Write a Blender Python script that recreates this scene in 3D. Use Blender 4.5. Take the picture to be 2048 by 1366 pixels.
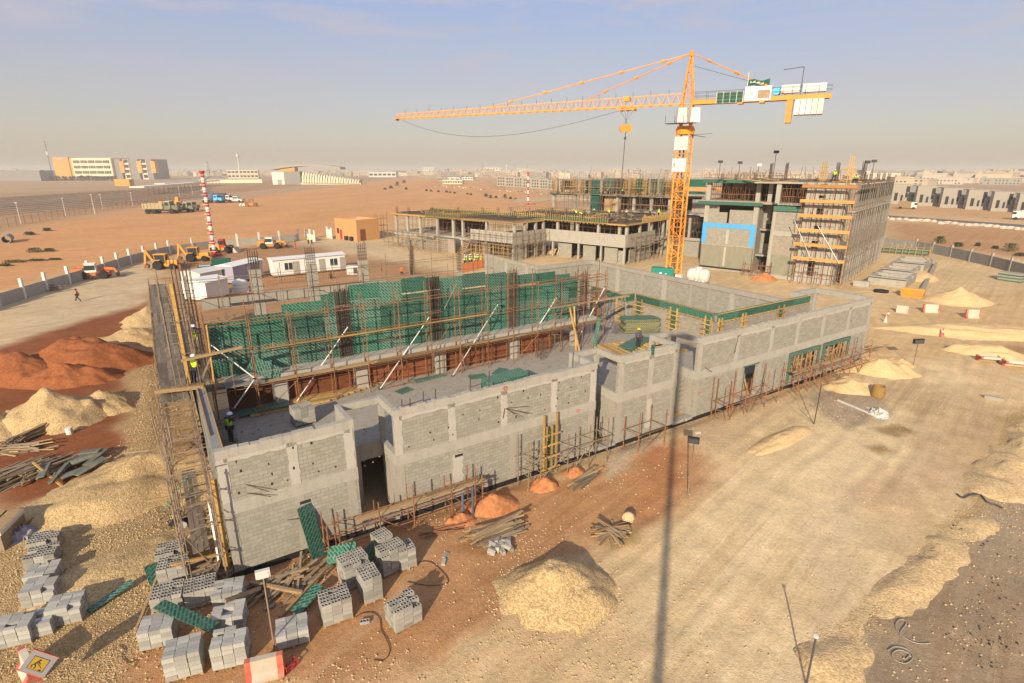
import bpy, bmesh, math, random
import numpy as np
from mathutils import Vector, Matrix, Euler
R = math.radians
rnd = random.Random(7)
for o in list(bpy.data.objects): bpy.data.objects.remove(o)
scn = bpy.context.scene
COL = scn.collection

# ------------------------------------------------ camera, sky, sun, exposure
FPX, CAMH = 1114.0, 18.0
TH = math.atan(345/1114.0)
cd = bpy.data.cameras.new('camera'); cam = bpy.data.objects.new('camera', cd); COL.objects.link(cam)
cd.sensor_width = 36; cd.lens = 36*FPX/2048.0; cd.clip_end = 20000; cd.clip_start = 0.3
cam.location = (0, 0, CAMH); cam.rotation_euler = (R(90)-TH, 0, 0)
scn.camera = cam
EXPO = 0.92
SUN_EL, SUN_AZ = 23.0, 197.0          # degrees; azimuth clockwise from +Y
w = bpy.data.worlds.new('World'); scn.world = w; w.use_nodes = True
nt = w.node_tree; nt.nodes.clear()
out = nt.nodes.new('ShaderNodeOutputWorld'); bg = nt.nodes.new('ShaderNodeBackground')
sky = nt.nodes.new('ShaderNodeTexSky'); sky.sky_type = 'NISHITA'; sky.sun_disc = False
sky.sun_elevation = R(SUN_EL); sky.sun_rotation = R(SUN_AZ)
sky.air_density = 1.0; sky.dust_density = 3.5; sky.ozone_density = 1.6; sky.altitude = 600
bg.inputs['Strength'].default_value = 0.15
# thin high cloud veil laid over the sky colour
tc = nt.nodes.new('ShaderNodeTexCoord'); mp = nt.nodes.new('ShaderNodeMapping'); mp.inputs['Scale'].default_value = (1.0, 1.3, 6.0)
n1 = nt.nodes.new('ShaderNodeTexNoise'); n1.inputs['Distortion'].default_value = .5; n1.inputs['Scale'].default_value = 3.0; n1.inputs['Detail'].default_value = 7; n1.inputs['Roughness'].default_value = .62
rp = nt.nodes.new('ShaderNodeValToRGB'); rp.color_ramp.elements[0].position = .45; rp.color_ramp.elements[1].position = .62
rp.color_ramp.elements[0].color = (0, 0, 0, 1); rp.color_ramp.elements[1].color = (1, 1, 1, 1)
def rs(n_, k_): return [i for i in n_.inputs if i.name == k_ and i.type == 'RGBA'][0]
def ro(n_): return [i for i in n_.outputs if i.type == 'RGBA'][0]
K_SKY = 1/(0.15*2**EXPO)
sepd = nt.nodes.new('ShaderNodeSeparateXYZ'); nt.links.new(tc.outputs['Generated'], sepd.inputs[0])
dust = nt.nodes.new('ShaderNodeValToRGB'); el = dust.color_ramp.elements       # dust laden air: tan at the horizon, lilac blue overhead
for i_, (p_, c_) in enumerate([(0.0, (.585, .48, .365)), (.05, (.56, .485, .405)), (.13, (.465, .44, .47)), (.25, (.345, .405, .61)), (.5, (.32, .39, .66)), (1.0, (.30, .38, .66))]):
    e_ = el[i_] if i_ < 2 else el.new(p_)
    e_.position = p_; e_.color = tuple(v_*K_SKY for v_ in c_)+(1,)
nt.links.new(sepd.outputs['Z'], dust.inputs['Fac'])
m0 = nt.nodes.new('ShaderNodeMix'); m0.data_type = 'RGBA'; m0.inputs['Factor'].default_value = .86
nt.links.new(sky.outputs['Color'], rs(m0,'A')); nt.links.new(dust.outputs['Color'], rs(m0,'B'))
mx = nt.nodes.new('ShaderNodeMix'); mx.data_type = 'RGBA'; mx.blend_type = 'MIX'
mul = nt.nodes.new('ShaderNodeMath'); mul.operation = 'MULTIPLY'; mul.inputs[1].default_value = .85
hz_ = nt.nodes.new('ShaderNodeMapRange'); nt.links.new(sepd.outputs['Z'], hz_.inputs[0]); hz_.inputs[1].default_value = .05; hz_.inputs[2].default_value = .22
mu2 = nt.nodes.new('ShaderNodeMath'); mu2.operation = 'MULTIPLY'
nt.links.new(tc.outputs['Generated'], mp.inputs['Vector']); nt.links.new(mp.outputs['Vector'], n1.inputs['Vector'])
nt.links.new(n1.outputs['Fac'], rp.inputs['Fac']); nt.links.new(rp.outputs['Color'], mul.inputs[0]); nt.links.new(mul.outputs[0], mu2.inputs[0]); nt.links.new(hz_.outputs[0], mu2.inputs[1]); nt.links.new(mu2.outputs[0], mx.inputs['Factor'])
nt.links.new(ro(m0), rs(mx,'A')); rs(mx,'B').default_value = (.57*K_SKY, .54*K_SKY, .60*K_SKY, 1)
nt.links.new(ro(mx), bg.inputs['Color']); nt.links.new(bg.outputs[0], out.inputs['Surface'])
ld = bpy.data.lights.new('sun', 'SUN'); ld.energy = 3.4; ld.angle = R(.55); ld.color = (1.0, .87, .68)
sun = bpy.data.objects.new('sun', ld); COL.objects.link(sun)
_a = R(SUN_AZ-180)
SUND = Vector((math.sin(_a)*math.cos(R(SUN_EL)), math.cos(_a)*math.cos(R(SUN_EL)), -math.sin(R(SUN_EL))))
sun.rotation_euler = SUND.to_track_quat('-Z', 'Y').to_euler(); sun.location = (-30, -60, 80)
scn.view_settings.view_transform = 'Standard'; scn.view_settings.look = 'None'
scn.view_settings.exposure = EXPO; scn.view_settings.gamma = 1
scn.render.engine = 'CYCLES'
scn.cycles.max_bounces = 6; scn.cycles.volume_bounces = 0; scn.cycles.transparent_max_bounces = 8

# ------------------------------------------------ pixel -> world (surveying the photograph)
_c, _s = math.cos(TH), math.sin(TH)
def ray(x, y):
    a = (x-1024)/FPX; b = (y-683)/FPX
    return (a, _c-b*_s, -_s-b*_c)
def G(x, y, z=0.0):
    d = ray(x, y); t = (z-CAMH)/d[2]
    return Vector((d[0]*t, d[1]*t, z))
def HGT(p, x, y):                       # height of the point seen at pixel (x,y) straight above ground point p
    d = ray(x, y); t = math.hypot(p[0], p[1])/math.hypot(d[0], d[1]); return CAMH+d[2]*t
A0 = G(470, 1145); _b = G(1716, 722)-A0
AZ_A = math.atan2(_b.y, _b.x)           # frame A: near building
def PA(s, t, z=0.0):
    return Vector((A0.x+s*math.cos(AZ_A)-t*math.sin(AZ_A), A0.y+s*math.sin(AZ_A)+t*math.cos(AZ_A), z))
C0 = G(1397, 533); AZ_C = R(-40.4)      # frame C: rear buildings
def PC(s, t, z=0.0):
    return Vector((C0.x+s*math.cos(AZ_C)-t*math.sin(AZ_C), C0.y+s*math.sin(AZ_C)+t*math.cos(AZ_C), z))

# ------------------------------------------------ mesh builder
class MB:
    def __init__(s): s.v = []; s.f = []
    def add(s, vs, fs):
        n = len(s.v); s.v += [tuple(p) for p in vs]; s.f += [tuple(i+n for i in f) for f in fs]; return s
    def box(s, x0, y0, z0, x1, y1, z1):
        if x0 > x1: x0, x1 = x1, x0
        if y0 > y1: y0, y1 = y1, y0
        if z0 > z1: z0, z1 = z1, z0
        return s.add([(x0,y0,z0),(x1,y0,z0),(x1,y1,z0),(x0,y1,z0),(x0,y0,z1),(x1,y0,z1),(x1,y1,z1),(x0,y1,z1)],
              [(0,3,2,1),(4,5,6,7),(0,1,5,4),(1,2,6,5),(2,3,7,6),(3,0,4,7)])
    def taper(s, x0, y0, x1, y1, z0, z1, ix, iy=None):   # box whose top is inset
        iy = ix if iy is None else iy
        return s.add([(x0,y0,z0),(x1,y0,z0),(x1,y1,z0),(x0,y1,z0),(x0+ix,y0+iy,z1),(x1-ix,y0+iy,z1),(x1-ix,y1-iy,z1),(x0+ix,y1-iy,z1)],
              [(0,3,2,1),(4,5,6,7),(0,1,5,4),(1,2,6,5),(2,3,7,6),(3,0,4,7)])
    def beam(s, p, q, wd, ht, up=(0,0,1)):
        p = Vector(p); q = Vector(q); d = (q-p)
        if d.length < 1e-6: return s
        d.normalize(); u = Vector(up)
        if abs(d.dot(u)) > .97: u = Vector((1,0,0))
        a = d.cross(u).normalized()*wd/2; b = a.cross(d).normalized()*ht/2
        vs = [p-a-b, p+a-b, p+a+b, p-a+b, q-a-b, q+a-b, q+a+b, q-a+b]
        return s.add(vs, [(0,1,2,3),(7,6,5,4),(0,4,5,1),(1,5,6,2),(2,6,7,3),(3,7,4,0)])
    def tube(s, p, q, r, n=6, r2=None):
        p = Vector(p); q = Vector(q); d = q-p
        if d.length < 1e-6: return s
        d.normalize(); u = Vector((0,0,1)) if abs(d.z) < .95 else Vector((1,0,0))
        a = d.cross(u).normalized(); b = d.cross(a); r2 = r if r2 is None else r2
        vs = []
        for k in range(n):
            c = math.cos(2*math.pi*k/n); e = math.sin(2*math.pi*k/n)
            vs.append(p+(a*c+b*e)*r)
        for k in range(n):
            c = math.cos(2*math.pi*k/n); e = math.sin(2*math.pi*k/n)
            vs.append(q+(a*c+b*e)*r2)
        fs = [(k, n+k, n+(k+1)%n, (k+1)%n) for k in range(n)]+[tuple(range(n)), tuple(range(2*n-1, n-1, -1))]
        return s.add(vs, fs)
    def path(s, pts, r, n=6):
        for a, b in zip(pts, pts[1:]): s.tube(a, b, r, n)
        return s
    def lathe(s, prof, c=(0,0,0), n=12, axis='z'):
        vs = []; fs = []; m = len(prof)
        for k in range(n):
            a = 2*math.pi*k/n
            for r, h in prof:
                x, y = r*math.cos(a), r*math.sin(a)
                p = (x,y,h) if axis == 'z' else ((h,x,y) if axis == 'x' else (x,h,y))
                vs.append((p[0]+c[0], p[1]+c[1], p[2]+c[2]))
        for k in range(n):
            for j in range(m-1):
                fs.append((k*m+j, ((k+1)%n)*m+j, ((k+1)%n)*m+j+1, k*m+j+1))
        fs.append(tuple(k*m for k in range(n))[::-1]); fs.append(tuple(k*m+m-1 for k in range(n)))
        return s.add(vs, fs)
    def ell(s, c, rx, ry, rz, n=10, m=7):
        vs = []; fs = []
        for j in range(m+1):
            b = -math.pi/2+math.pi*j/m
            for k in range(n):
                a = 2*math.pi*k/n
                vs.append((c[0]+rx*math.cos(b)*math.cos(a), c[1]+ry*math.cos(b)*math.sin(a), c[2]+rz*math.sin(b)))
        for j in range(m):
            for k in range(n): fs.append((j*n+k, j*n+(k+1)%n, (j+1)*n+(k+1)%n, (j+1)*n+k))
        return s.add(vs, fs)
    def prism(s, pts, fn, a, b):            # polygon pts (u,v) extruded between depth a and b ; fn(u,v,d)->xyz
        n = len(pts)
        vs = [fn(u, v, a) for u, v in pts]+[fn(u, v, b) for u, v in pts]
        return s.add(vs, [tuple(range(n))[::-1], tuple(range(n, 2*n))]+[(k, (k+1)%n, n+(k+1)%n, n+k) for k in range(n)])
    def mesh(s, name, mat=None, smooth=False):
        me = bpy.data.meshes.new(name); me.from_pydata(s.v, [], s.f)
        if mat: me.materials.append(mat)
        if smooth: me.polygons.foreach_set('use_smooth', [True]*len(me.polygons))
        bm = bmesh.new(); bm.from_mesh(me); bmesh.ops.recalc_face_normals(bm, faces=bm.faces); bm.to_mesh(me); bm.free()
        me.update(); return me
    def build(s, name, mat, parent=None, loc=None, rz=0, smooth=False):
        o = bpy.data.objects.new(name, s.mesh(name, mat, smooth)); COL.objects.link(o)
        if parent: o.parent = parent
        if loc is not None: o.location = loc
        if rz: o.rotation_euler = (0, 0, rz)
        return o
def inst(name, me, parent=None, loc=(0,0,0), rot=(0,0,0), scale=None):
    o = bpy.data.objects.new(name, me); COL.objects.link(o); o.parent = parent
    o.location = loc; o.rotation_euler = rot
    if scale: o.scale = scale
    return o
def tag(o, label=None, cat=None, group=None, kind=None):
    if label: o['label'] = label
    if cat: o['category'] = cat
    if group: o['group'] = group
    if kind: o['kind'] = kind
    return o
def thing(name, label, cat, loc=(0,0,0), rz=0, group=None):
    o = bpy.data.objects.new(name, None); COL.objects.link(o); o.empty_display_size = .3
    o.location = loc; o.rotation_euler = (0, 0, rz)
    return tag(o, label, cat, group)
def kids(o): return [c for c in bpy.data.objects if c.parent == o]
def dup(root, loc, rz, label=None, group=None):
    r = root.copy(); COL.objects.link(r); r.location = loc; r.rotation_euler = (0, 0, rz)
    if label: r['label'] = label
    if group: r['group'] = group
    for ch in kids(root):
        c = ch.copy(); COL.objects.link(c); c.parent = r
        for g in kids(ch):
            d = g.copy(); COL.objects.link(d); d.parent = c
    return r

# ------------------------------------------------ materials
class NB:                                   # tiny node helper
    def __init__(s, name):
        s.m = bpy.data.materials.new(name); s.m.use_nodes = True; s.t = s.m.node_tree
        s.b = s.t.nodes['Principled BSDF']
    def n(s, typ, **kw):
        x = s.t.nodes.new('ShaderNode'+typ)
        for k, v in kw.items():
            if k in x.inputs.keys(): x.inputs[k].default_value = v
            else: setattr(x, k, v)
        return x
    def l(s, a, b): s.t.links.new(a, b)
    def mix(s, fac, a, b, mode='MIX'):
        x = s.n('Mix', data_type='RGBA', blend_type=mode)
        for sock, val in (('Factor', fac), ('A', a), ('B', b)):
            i = x.inputs[sock] if sock == 'Factor' else [q for q in x.inputs if q.name == sock and q.type == 'RGBA'][0]
            if hasattr(val, 'is_linked'): s.l(val, i)
            else: i.default_value = val if sock == 'Factor' else (*val, 1) if len(val) == 3 else val
        return [q for q in x.outputs if q.type == 'RGBA'][0]
    def ramp(s, src, lo, hi, c0=(0,0,0), c1=(1,1,1)):
        x = s.n('ValToRGB'); e = x.color_ramp.elements
        e[0].position = lo; e[1].position = hi; e[0].color = (*c0, 1); e[1].color = (*c1, 1); s.l(src, x.inputs['Fac']); return x.outputs['Color']
    def obj(s): return s.n('TexCoord').outputs['Object']
    def noise(s, vec, scale, detail=4, rough=.55):
        x = s.n('TexNoise', Scale=scale, Detail=detail, Roughness=rough); s.l(vec, x.inputs['Vector']); return x.outputs['Fac']
    def bump(s, h, strength, dist=.02):
        x = s.n('Bump', Strength=strength, Distance=dist); s.l(h, x.inputs['Height']); s.l(x.outputs['Normal'], s.b.inputs['Normal'])
    def done(s, col, rough=.85, metal=0.0, spec=.25):
        if hasattr(col, 'is_linked'): s.l(col, s.b.inputs['Base Color'])
        else: s.b.inputs['Base Color'].default_value = (*col, 1)
        s.b.inputs['Roughness'].default_value = rough; s.b.inputs['Metallic'].default_value = metal
        s.b.inputs['Specular IOR Level'].default_value = spec
        return s.m
def sc(c, k): return tuple(min(1, x*k) for x in c)
def wallvec(b):                              # (horizontal, height) on any vertical face
    t = b.n('TexCoord'); sp = b.n('SeparateXYZ'); b.l(t.outputs['Object'], sp.inputs[0])
    sn = b.n('SeparateXYZ'); b.l(t.outputs['Normal'], sn.inputs[0])
    ab = b.n('Math', operation='ABSOLUTE'); b.l(sn.outputs['X'], ab.inputs[0])
    gt = b.n('Math', operation='GREATER_THAN'); b.l(ab.outputs[0], gt.inputs[0]); gt.inputs[1].default_value = .85
    mx = b.n('Mix', data_type='FLOAT'); b.l(gt.outputs[0], mx.inputs[0]); b.l(sp.outputs['X'], mx.inputs[2]); b.l(sp.outputs['Y'], mx.inputs[3])
    cb = b.n('CombineXYZ'); b.l(mx.outputs[0], cb.inputs[0])
    az = b.n('Math', operation='ABSOLUTE'); b.l(sn.outputs['Z'], az.inputs[0]); gz_ = b.n('Math', operation='GREATER_THAN'); b.l(az.outputs[0], gz_.inputs[0]); gz_.inputs[1].default_value = .85
    m2_ = b.n('Mix', data_type='FLOAT'); b.l(gz_.outputs[0], m2_.inputs[0]); b.l(sp.outputs['Z'], m2_.inputs[2]); b.l(sp.outputs['Y'], m2_.inputs[3]); b.l(m2_.outputs[0], cb.inputs[1])
    return cb.outputs[0], t.outputs['Object']
def m_plain(name, c, rough=.8, var=.25, scale=3.0, metal=0, spec=.25, dirt=None):
    b = NB(name); v = b.obj()
    col = b.mix(b.noise(v, scale, 5, .6), sc(c, 1-var), sc(c, 1+var))
    if dirt: col = b.mix(b.ramp(b.noise(v, scale*.45, 6, .7), .45, .72), col, dirt)
    oi = b.n('ObjectInfo'); hv = b.n('HueSaturation'); mr = b.n('MapRange'); b.l(oi.outputs['Random'], mr.inputs[0]); mr.inputs[3].default_value = .82; mr.inputs[4].default_value = 1.16
    b.l(mr.outputs[0], hv.inputs['Value']); b.l(col, hv.inputs['Color'])
    return b.done(hv.outputs[0], rough, metal, spec)
def m_concrete(name, c, stain=.5, rand=False):
    b = NB(name); v = b.obj()
    mpg = b.n('Mapping'); mpg.inputs['Scale'].default_value = (1.3, 1.3, .35); b.l(v, mpg.inputs[0])
    col = b.mix(b.noise(v, .9, 6, .65), sc(c, .8), sc(c, 1.18))
    col = b.mix(b.ramp(b.noise(mpg.outputs[0], 1.6, 5, .7), .5, .8), col, sc(c, 1-stain*.55))
    col = b.mix(b.ramp(b.noise(v, 9, 4, .7), .55, .78), col, sc(c, 1.22))
    b.bump(b.noise(v, 14, 5, .65), .5, .03)
    if rand:
        oi = b.n('ObjectInfo'); hv = b.n('HueSaturation'); mr = b.n('MapRange'); b.l(oi.outputs['Random'], mr.inputs[0]); mr.inputs[3].default_value = .74; mr.inputs[4].default_value = 1.18; b.l(mr.outputs[0], hv.inputs['Value']); b.l(col, hv.inputs['Color']); col = hv.outputs[0]
    return b.done(col, .92, 0, .15)
def m_block(name, c1, c2, mort, bw=.4, bh=.2, ms=.007, wash=.35):
    b = NB(name); wv, ov = wallvec(b)
    br = b.n('TexBrick'); br.offset = .5; br.squash = 1
    for k, val in (('Scale', 1.0), ('Mortar Size', ms), ('Mortar Smooth', .2), ('Bias', 0.0), ('Brick Width', bw), ('Row Height', bh)): br.inputs[k].default_value = val
    br.inputs['Color1'].default_value = (*c1, 1); br.inputs['Color2'].default_value = (*c2, 1); br.inputs['Mortar'].default_value = (*mort, 1)
    b.l(wv, br.inputs['Vector'])
    col = b.mix(b.ramp(b.noise(ov, .35, 6, .62), .35, .7), br.outputs['Color'], sc(c1, .82), 'MIX')
    col = b.mix(wash, br.outputs['Color'], col)
    col = b.mix(b.ramp(b.noise(ov, 2.2, 6, .72), .56, .72), col, sc(c1, 1.12))
    col = b.mix(b.noise(ov, 22, 3, .6), sc(c1, .5), col, 'MIX') if False else col
    hs = b.n('Mix', data_type='RGBA', blend_type='MULTIPLY'); 
    g = b.ramp(b.noise(ov, 25, 3, .6), .2, .8, (.78,.78,.78), (1.12,1.12,1.12))
    col = b.mix(1.0, col, g, 'MULTIPLY')
    inv = b.n('Math', operation='SUBTRACT'); inv.inputs[0].default_value = 1; b.l(br.outputs['Fac'], inv.inputs[1])
    ad = b.n('Math', operation='ADD'); b.l(inv.outputs[0], ad.inputs[0]); b.l(b.noise(ov, 30, 3, .6), ad.inputs[1])
    b.bump(ad.outputs[0], .45, .012)
    return b.done(col, .95, 0, .1)
def m_wood(name, c, c2=None):
    b = NB(name); v = b.obj(); c2 = c2 or sc(c, .6)
    mpg = b.n('Mapping'); mpg.inputs['Scale'].default_value = (.6, 6, 6); b.l(v, mpg.inputs[0])
    col = b.mix(b.ramp(b.noise(mpg.outputs[0], 2.0, 5, .6), .3, .7), c2, c)
    oi = b.n('ObjectInfo'); hv = b.n('HueSaturation'); mr = b.n('MapRange'); b.l(oi.outputs['Random'], mr.inputs[0]); mr.inputs[3].default_value = .65; mr.inputs[4].default_value = 1.3
    b.l(mr.outputs[0], hv.inputs['Value']); b.l(col, hv.inputs['Color'])
    return b.done(hv.outputs[0], .8, 0, .2)
def m_green(name, c, c2, worn=.5):
    b = NB(name); wv, ov = wallvec(b)
    rt = b.n('Mapping'); rt.inputs['Rotation'].default_value = (0, 0, R(45)); b.l(wv, rt.inputs[0])
    br = b.n('TexBrick'); br.offset = .5
    for k, val in (('Scale', 1.0), ('Mortar Size', .034), ('Mortar Smooth', .25), ('Bias', 0.0), ('Brick Width', .4), ('Row Height', .15)): br.inputs[k].default_value = val
    br.inputs['Color1'].default_value = (*c, 1); br.inputs['Color2'].default_value = (*sc(c, .45), 1); br.inputs['Mortar'].default_value = (*c2, 1)
    b.l(rt.outputs[0], br.inputs['Vector'])
    col = b.mix(b.ramp(b.noise(ov, .55, 4, .6), .48, .72), br.outputs['Color'], sc(c2, .8))
    col = b.mix(worn, br.outputs['Color'], col)
    col = b.mix(b.ramp(b.noise(ov, 3.5, 5, .7), .58, .8), col, (.25,.26,.2))
    oi = b.n('ObjectInfo'); hv = b.n('HueSaturation'); mr = b.n('MapRange'); b.l(oi.outputs['Random'], mr.inputs[0]); mr.inputs[3].default_value = .75; mr.inputs[4].default_value = 1.4
    b.l(mr.outputs[0], hv.inputs['Value']); b.l(col, hv.inputs['Color'])
    return b.done(hv.outputs[0], .55, 0, .4)
M = {}
M['block'] = m_block('block_masonry', (.355,.328,.262), (.277,.255,.2), (.225,.205,.168), ms=.012)
M['block_pale'] = m_block('pale_block_masonry', (.37,.315,.24), (.29,.25,.19), (.24,.21,.17), ms=.012)
M['conc'] = m_concrete('concrete', (.33,.295,.235))
M['conc_l'] = m_concrete('pale_concrete', (.365,.335,.275), .5)
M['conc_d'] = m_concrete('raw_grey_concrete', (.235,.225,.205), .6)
M['slab'] = m_concrete('slab_concrete', (.33,.29,.23), .7)
M['plaster'] = m_concrete('mortar_smear', (.42,.385,.325), .3)
M['render_ol'] = m_concrete('olive_render', (.25,.235,.165), .5)
M['bitumen'] = m_plain('bitumen', (.018,.017,.016), .6, .3)
M['void'] = m_plain('dark_room', (.03,.027,.023), .95, .3)  # near-black colour painted as the shade inside rooms, gaps and openings
M['green'] = m_green('green_formply', (.010,.078,.045), (.06,.155,.105))
M['green2'] = m_green('worn_green_formply', (.02,.09,.06), (.11,.20,.145), .6)
M['net'] = m_plain('green_net', (.015,.085,.06), .8, .35, 2)
M['wood'] = m_wood('timber', (.40,.265,.13))
M['deck'] = m_wood('grey_deck_board', (.235,.19,.135), (.13,.10,.07))
M['wood_y'] = m_wood('yellow_timber', (.50,.31,.10), (.33,.19,.055))
M['wood_g'] = m_wood('weathered_timber', (.30,.235,.155), (.17,.125,.08))
M['ply_r'] = m_wood('red_brown_ply', (.22,.075,.03), (.11,.035,.016))
M['rust'] = m_plain('rusty_tube', (.27,.115,.05), .75, .45, 4, dirt=(.12,.07,.045))
M['rust_d'] = m_plain('rebar', (.085,.055,.04), .75, .35, 6)
M['tube'] = m_plain('dusty_tube', (.25,.185,.12), .7, .4, 4, dirt=(.14,.08,.05))
M['steel'] = m_plain('galvanised_steel', (.62,.58,.52), .5, .15, 5)
M['steel_d'] = m_plain('dark_steel', (.06,.06,.065), .5, .3, 5)
M['crane'] = m_plain('crane_yellow', (.80,.285,.02), .5, .14, 1.2, spec=.4, dirt=(.5,.22,.05))
M['white'] = m_plain('white_paint', (.66,.63,.56), .55, .1, 2)
M['white_d'] = m_plain('dusty_white', (.62,.58,.50), .7, .16, 1.5)
M['red'] = m_plain('red_paint', (.42,.03,.022), .55, .2, 2)
M['barrier_w'] = m_plain('barrier_white', (.52,.45,.35), .75, .2, 2.5, dirt=(.48,.34,.2))
M['barrier_r'] = m_plain('barrier_red', (.5,.095,.06), .75, .25, 3, dirt=(.45,.25,.15))
M['black'] = m_plain('black_rubber', (.02,.02,.02), .8, .2)
M['glass'] = m_plain('dark_glass', (.03,.04,.045), .12, .1, spec=.5)
M['blue'] = m_plain('blue_membrane', (.09,.42,.80), .6, .12, 1.2)
M['jcb'] = m_plain('machine_yellow', (.62,.26,.02), .55, .2, 2, dirt=(.36,.2,.09))
M['orange_m'] = m_plain('machine_orange', (.66,.17,.03), .55, .2, 2, dirt=(.4,.2,.09))
M['army'] = m_plain('olive_truck', (.13,.15,.09), .6, .2, 2, dirt=(.33,.25,.14))
M['tan_t'] = m_plain('tan_canvas', (.35,.28,.15), .8, .2, 2)
M['teal'] = m_plain('teal_paint', (.01,.20,.15), .5, .15, 2)
M['dkgreen'] = m_plain('dark_green_tarp', (.012,.09,.05), .6, .3, 2)
M['ochre'] = m_plain('ochre_render', (.50,.26,.10), .85, .1, 1)
M['cream'] = m_plain('cream_render', (.72,.60,.40), .85, .08, .05)
M['oran_b'] = m_plain('orange_render', (.62,.30,.07), .85, .1, .05)
M['skin'] = m_plain('skin', (.19,.10,.06), .6, .1)
M['hivis'] = m_plain('hi_vis_yellow', (.50,.78,.03), .6, .1)
M['hivis_o'] = m_plain('hi_vis_orange', (.85,.16,.05), .6, .1)
M['cloth_d'] = m_plain('dark_cloth', (.03,.03,.038), .9, .2)
M['cloth_t'] = m_plain('khaki_cloth', (.25,.19,.12), .9, .2)
M['cloth_b'] = m_plain('blue_grey_cloth', (.09,.10,.14), .9, .2)
M['helm_w'] = m_plain('white_helmet', (.8,.79,.75), .4, .03)
M['helm_y'] = m_plain('yellow_helmet', (.8,.45,.02), .4, .03)
M['blk'] = m_concrete('loose_block', (.31,.29,.245), .3)
M['leaf'] = m_plain('shrub_leaf', (.085,.095,.045), .8, .35, 8)
M['purple'] = m_plain('grey_cloth', (.33,.31,.36), .9, .3, 6)
M['pallet'] = M['wood']
M['greyg'] = m_plain('grey_green_board', (.13,.15,.125), .8, .3, 3, dirt=(.3,.24,.15))
# ================================================ ground
def _h(ix, iy, sd):
    n = (ix*374761393+iy*668265263+sd*1442695041) & 0xffffffff
    n = ((n ^ (n >> 13))*1274126177) & 0xffffffff
    return ((n ^ (n >> 16)) & 0xffff)/65535.0
def vn(x, y, sd=0):
    xi = np.floor(x).astype(np.int64); yi = np.floor(y).astype(np.int64); fx = x-xi; fy = y-yi
    fx = fx*fx*(3-2*fx); fy = fy*fy*(3-2*fy)
    a = _h(xi, yi, sd); b = _h(xi+1, yi, sd); c = _h(xi, yi+1, sd); d = _h(xi+1, yi+1, sd)
    return (a*(1-fx)+b*fx)*(1-fy)+(c*(1-fx)+d*fx)*fy
def fbm(x, y, sd=0, oc=5, g=.5):
    s = 0; a = 1; t = 0
    for k in range(oc):
        s = s+a*vn(x*2**k, y*2**k, sd+k*17); t += a; a *= g
    return s/t
def pdist(px, py, poly):                     # signed distance to polygon (inside positive)
    d = np.full(px.shape, 1e9); ins = np.zeros(px.shape, bool); n = len(poly)
    for i in range(n):
        x0, y0 = poly[i]; x1, y1 = poly[(i+1) % n]; ex, ey = x1-x0, y1-y0
        t = np.clip(((px-x0)*ex+(py-y0)*ey)/(ex*ex+ey*ey+1e-9), 0, 1)
        d = np.minimum(d, (px-x0-t*ex)**2+(py-y0-t*ey)**2)
        if abs(ey) > 1e-9:
            c = ((y0 > py) != (y1 > py)) & (px < (x1-x0)*(py-y0)/ey+x0); ins ^= c
    d = np.sqrt(d); return np.where(ins, d, -d)
def pxpoly(pts): return [tuple(G(x, max(y, 345))[:2]) for x, y in pts]
SAND = (.66,.48,.255); ROAD = (.70,.535,.30); ORANGE = (.46,.245,.11); REDE = (.27,.095,.038); GRAV = (.49,.34,.165)
YSAND = (.62,.43,.21); BROWN = (.37,.28,.175); RAIL = (.43,.265,.14); PINK = (.46,.27,.14)
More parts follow.
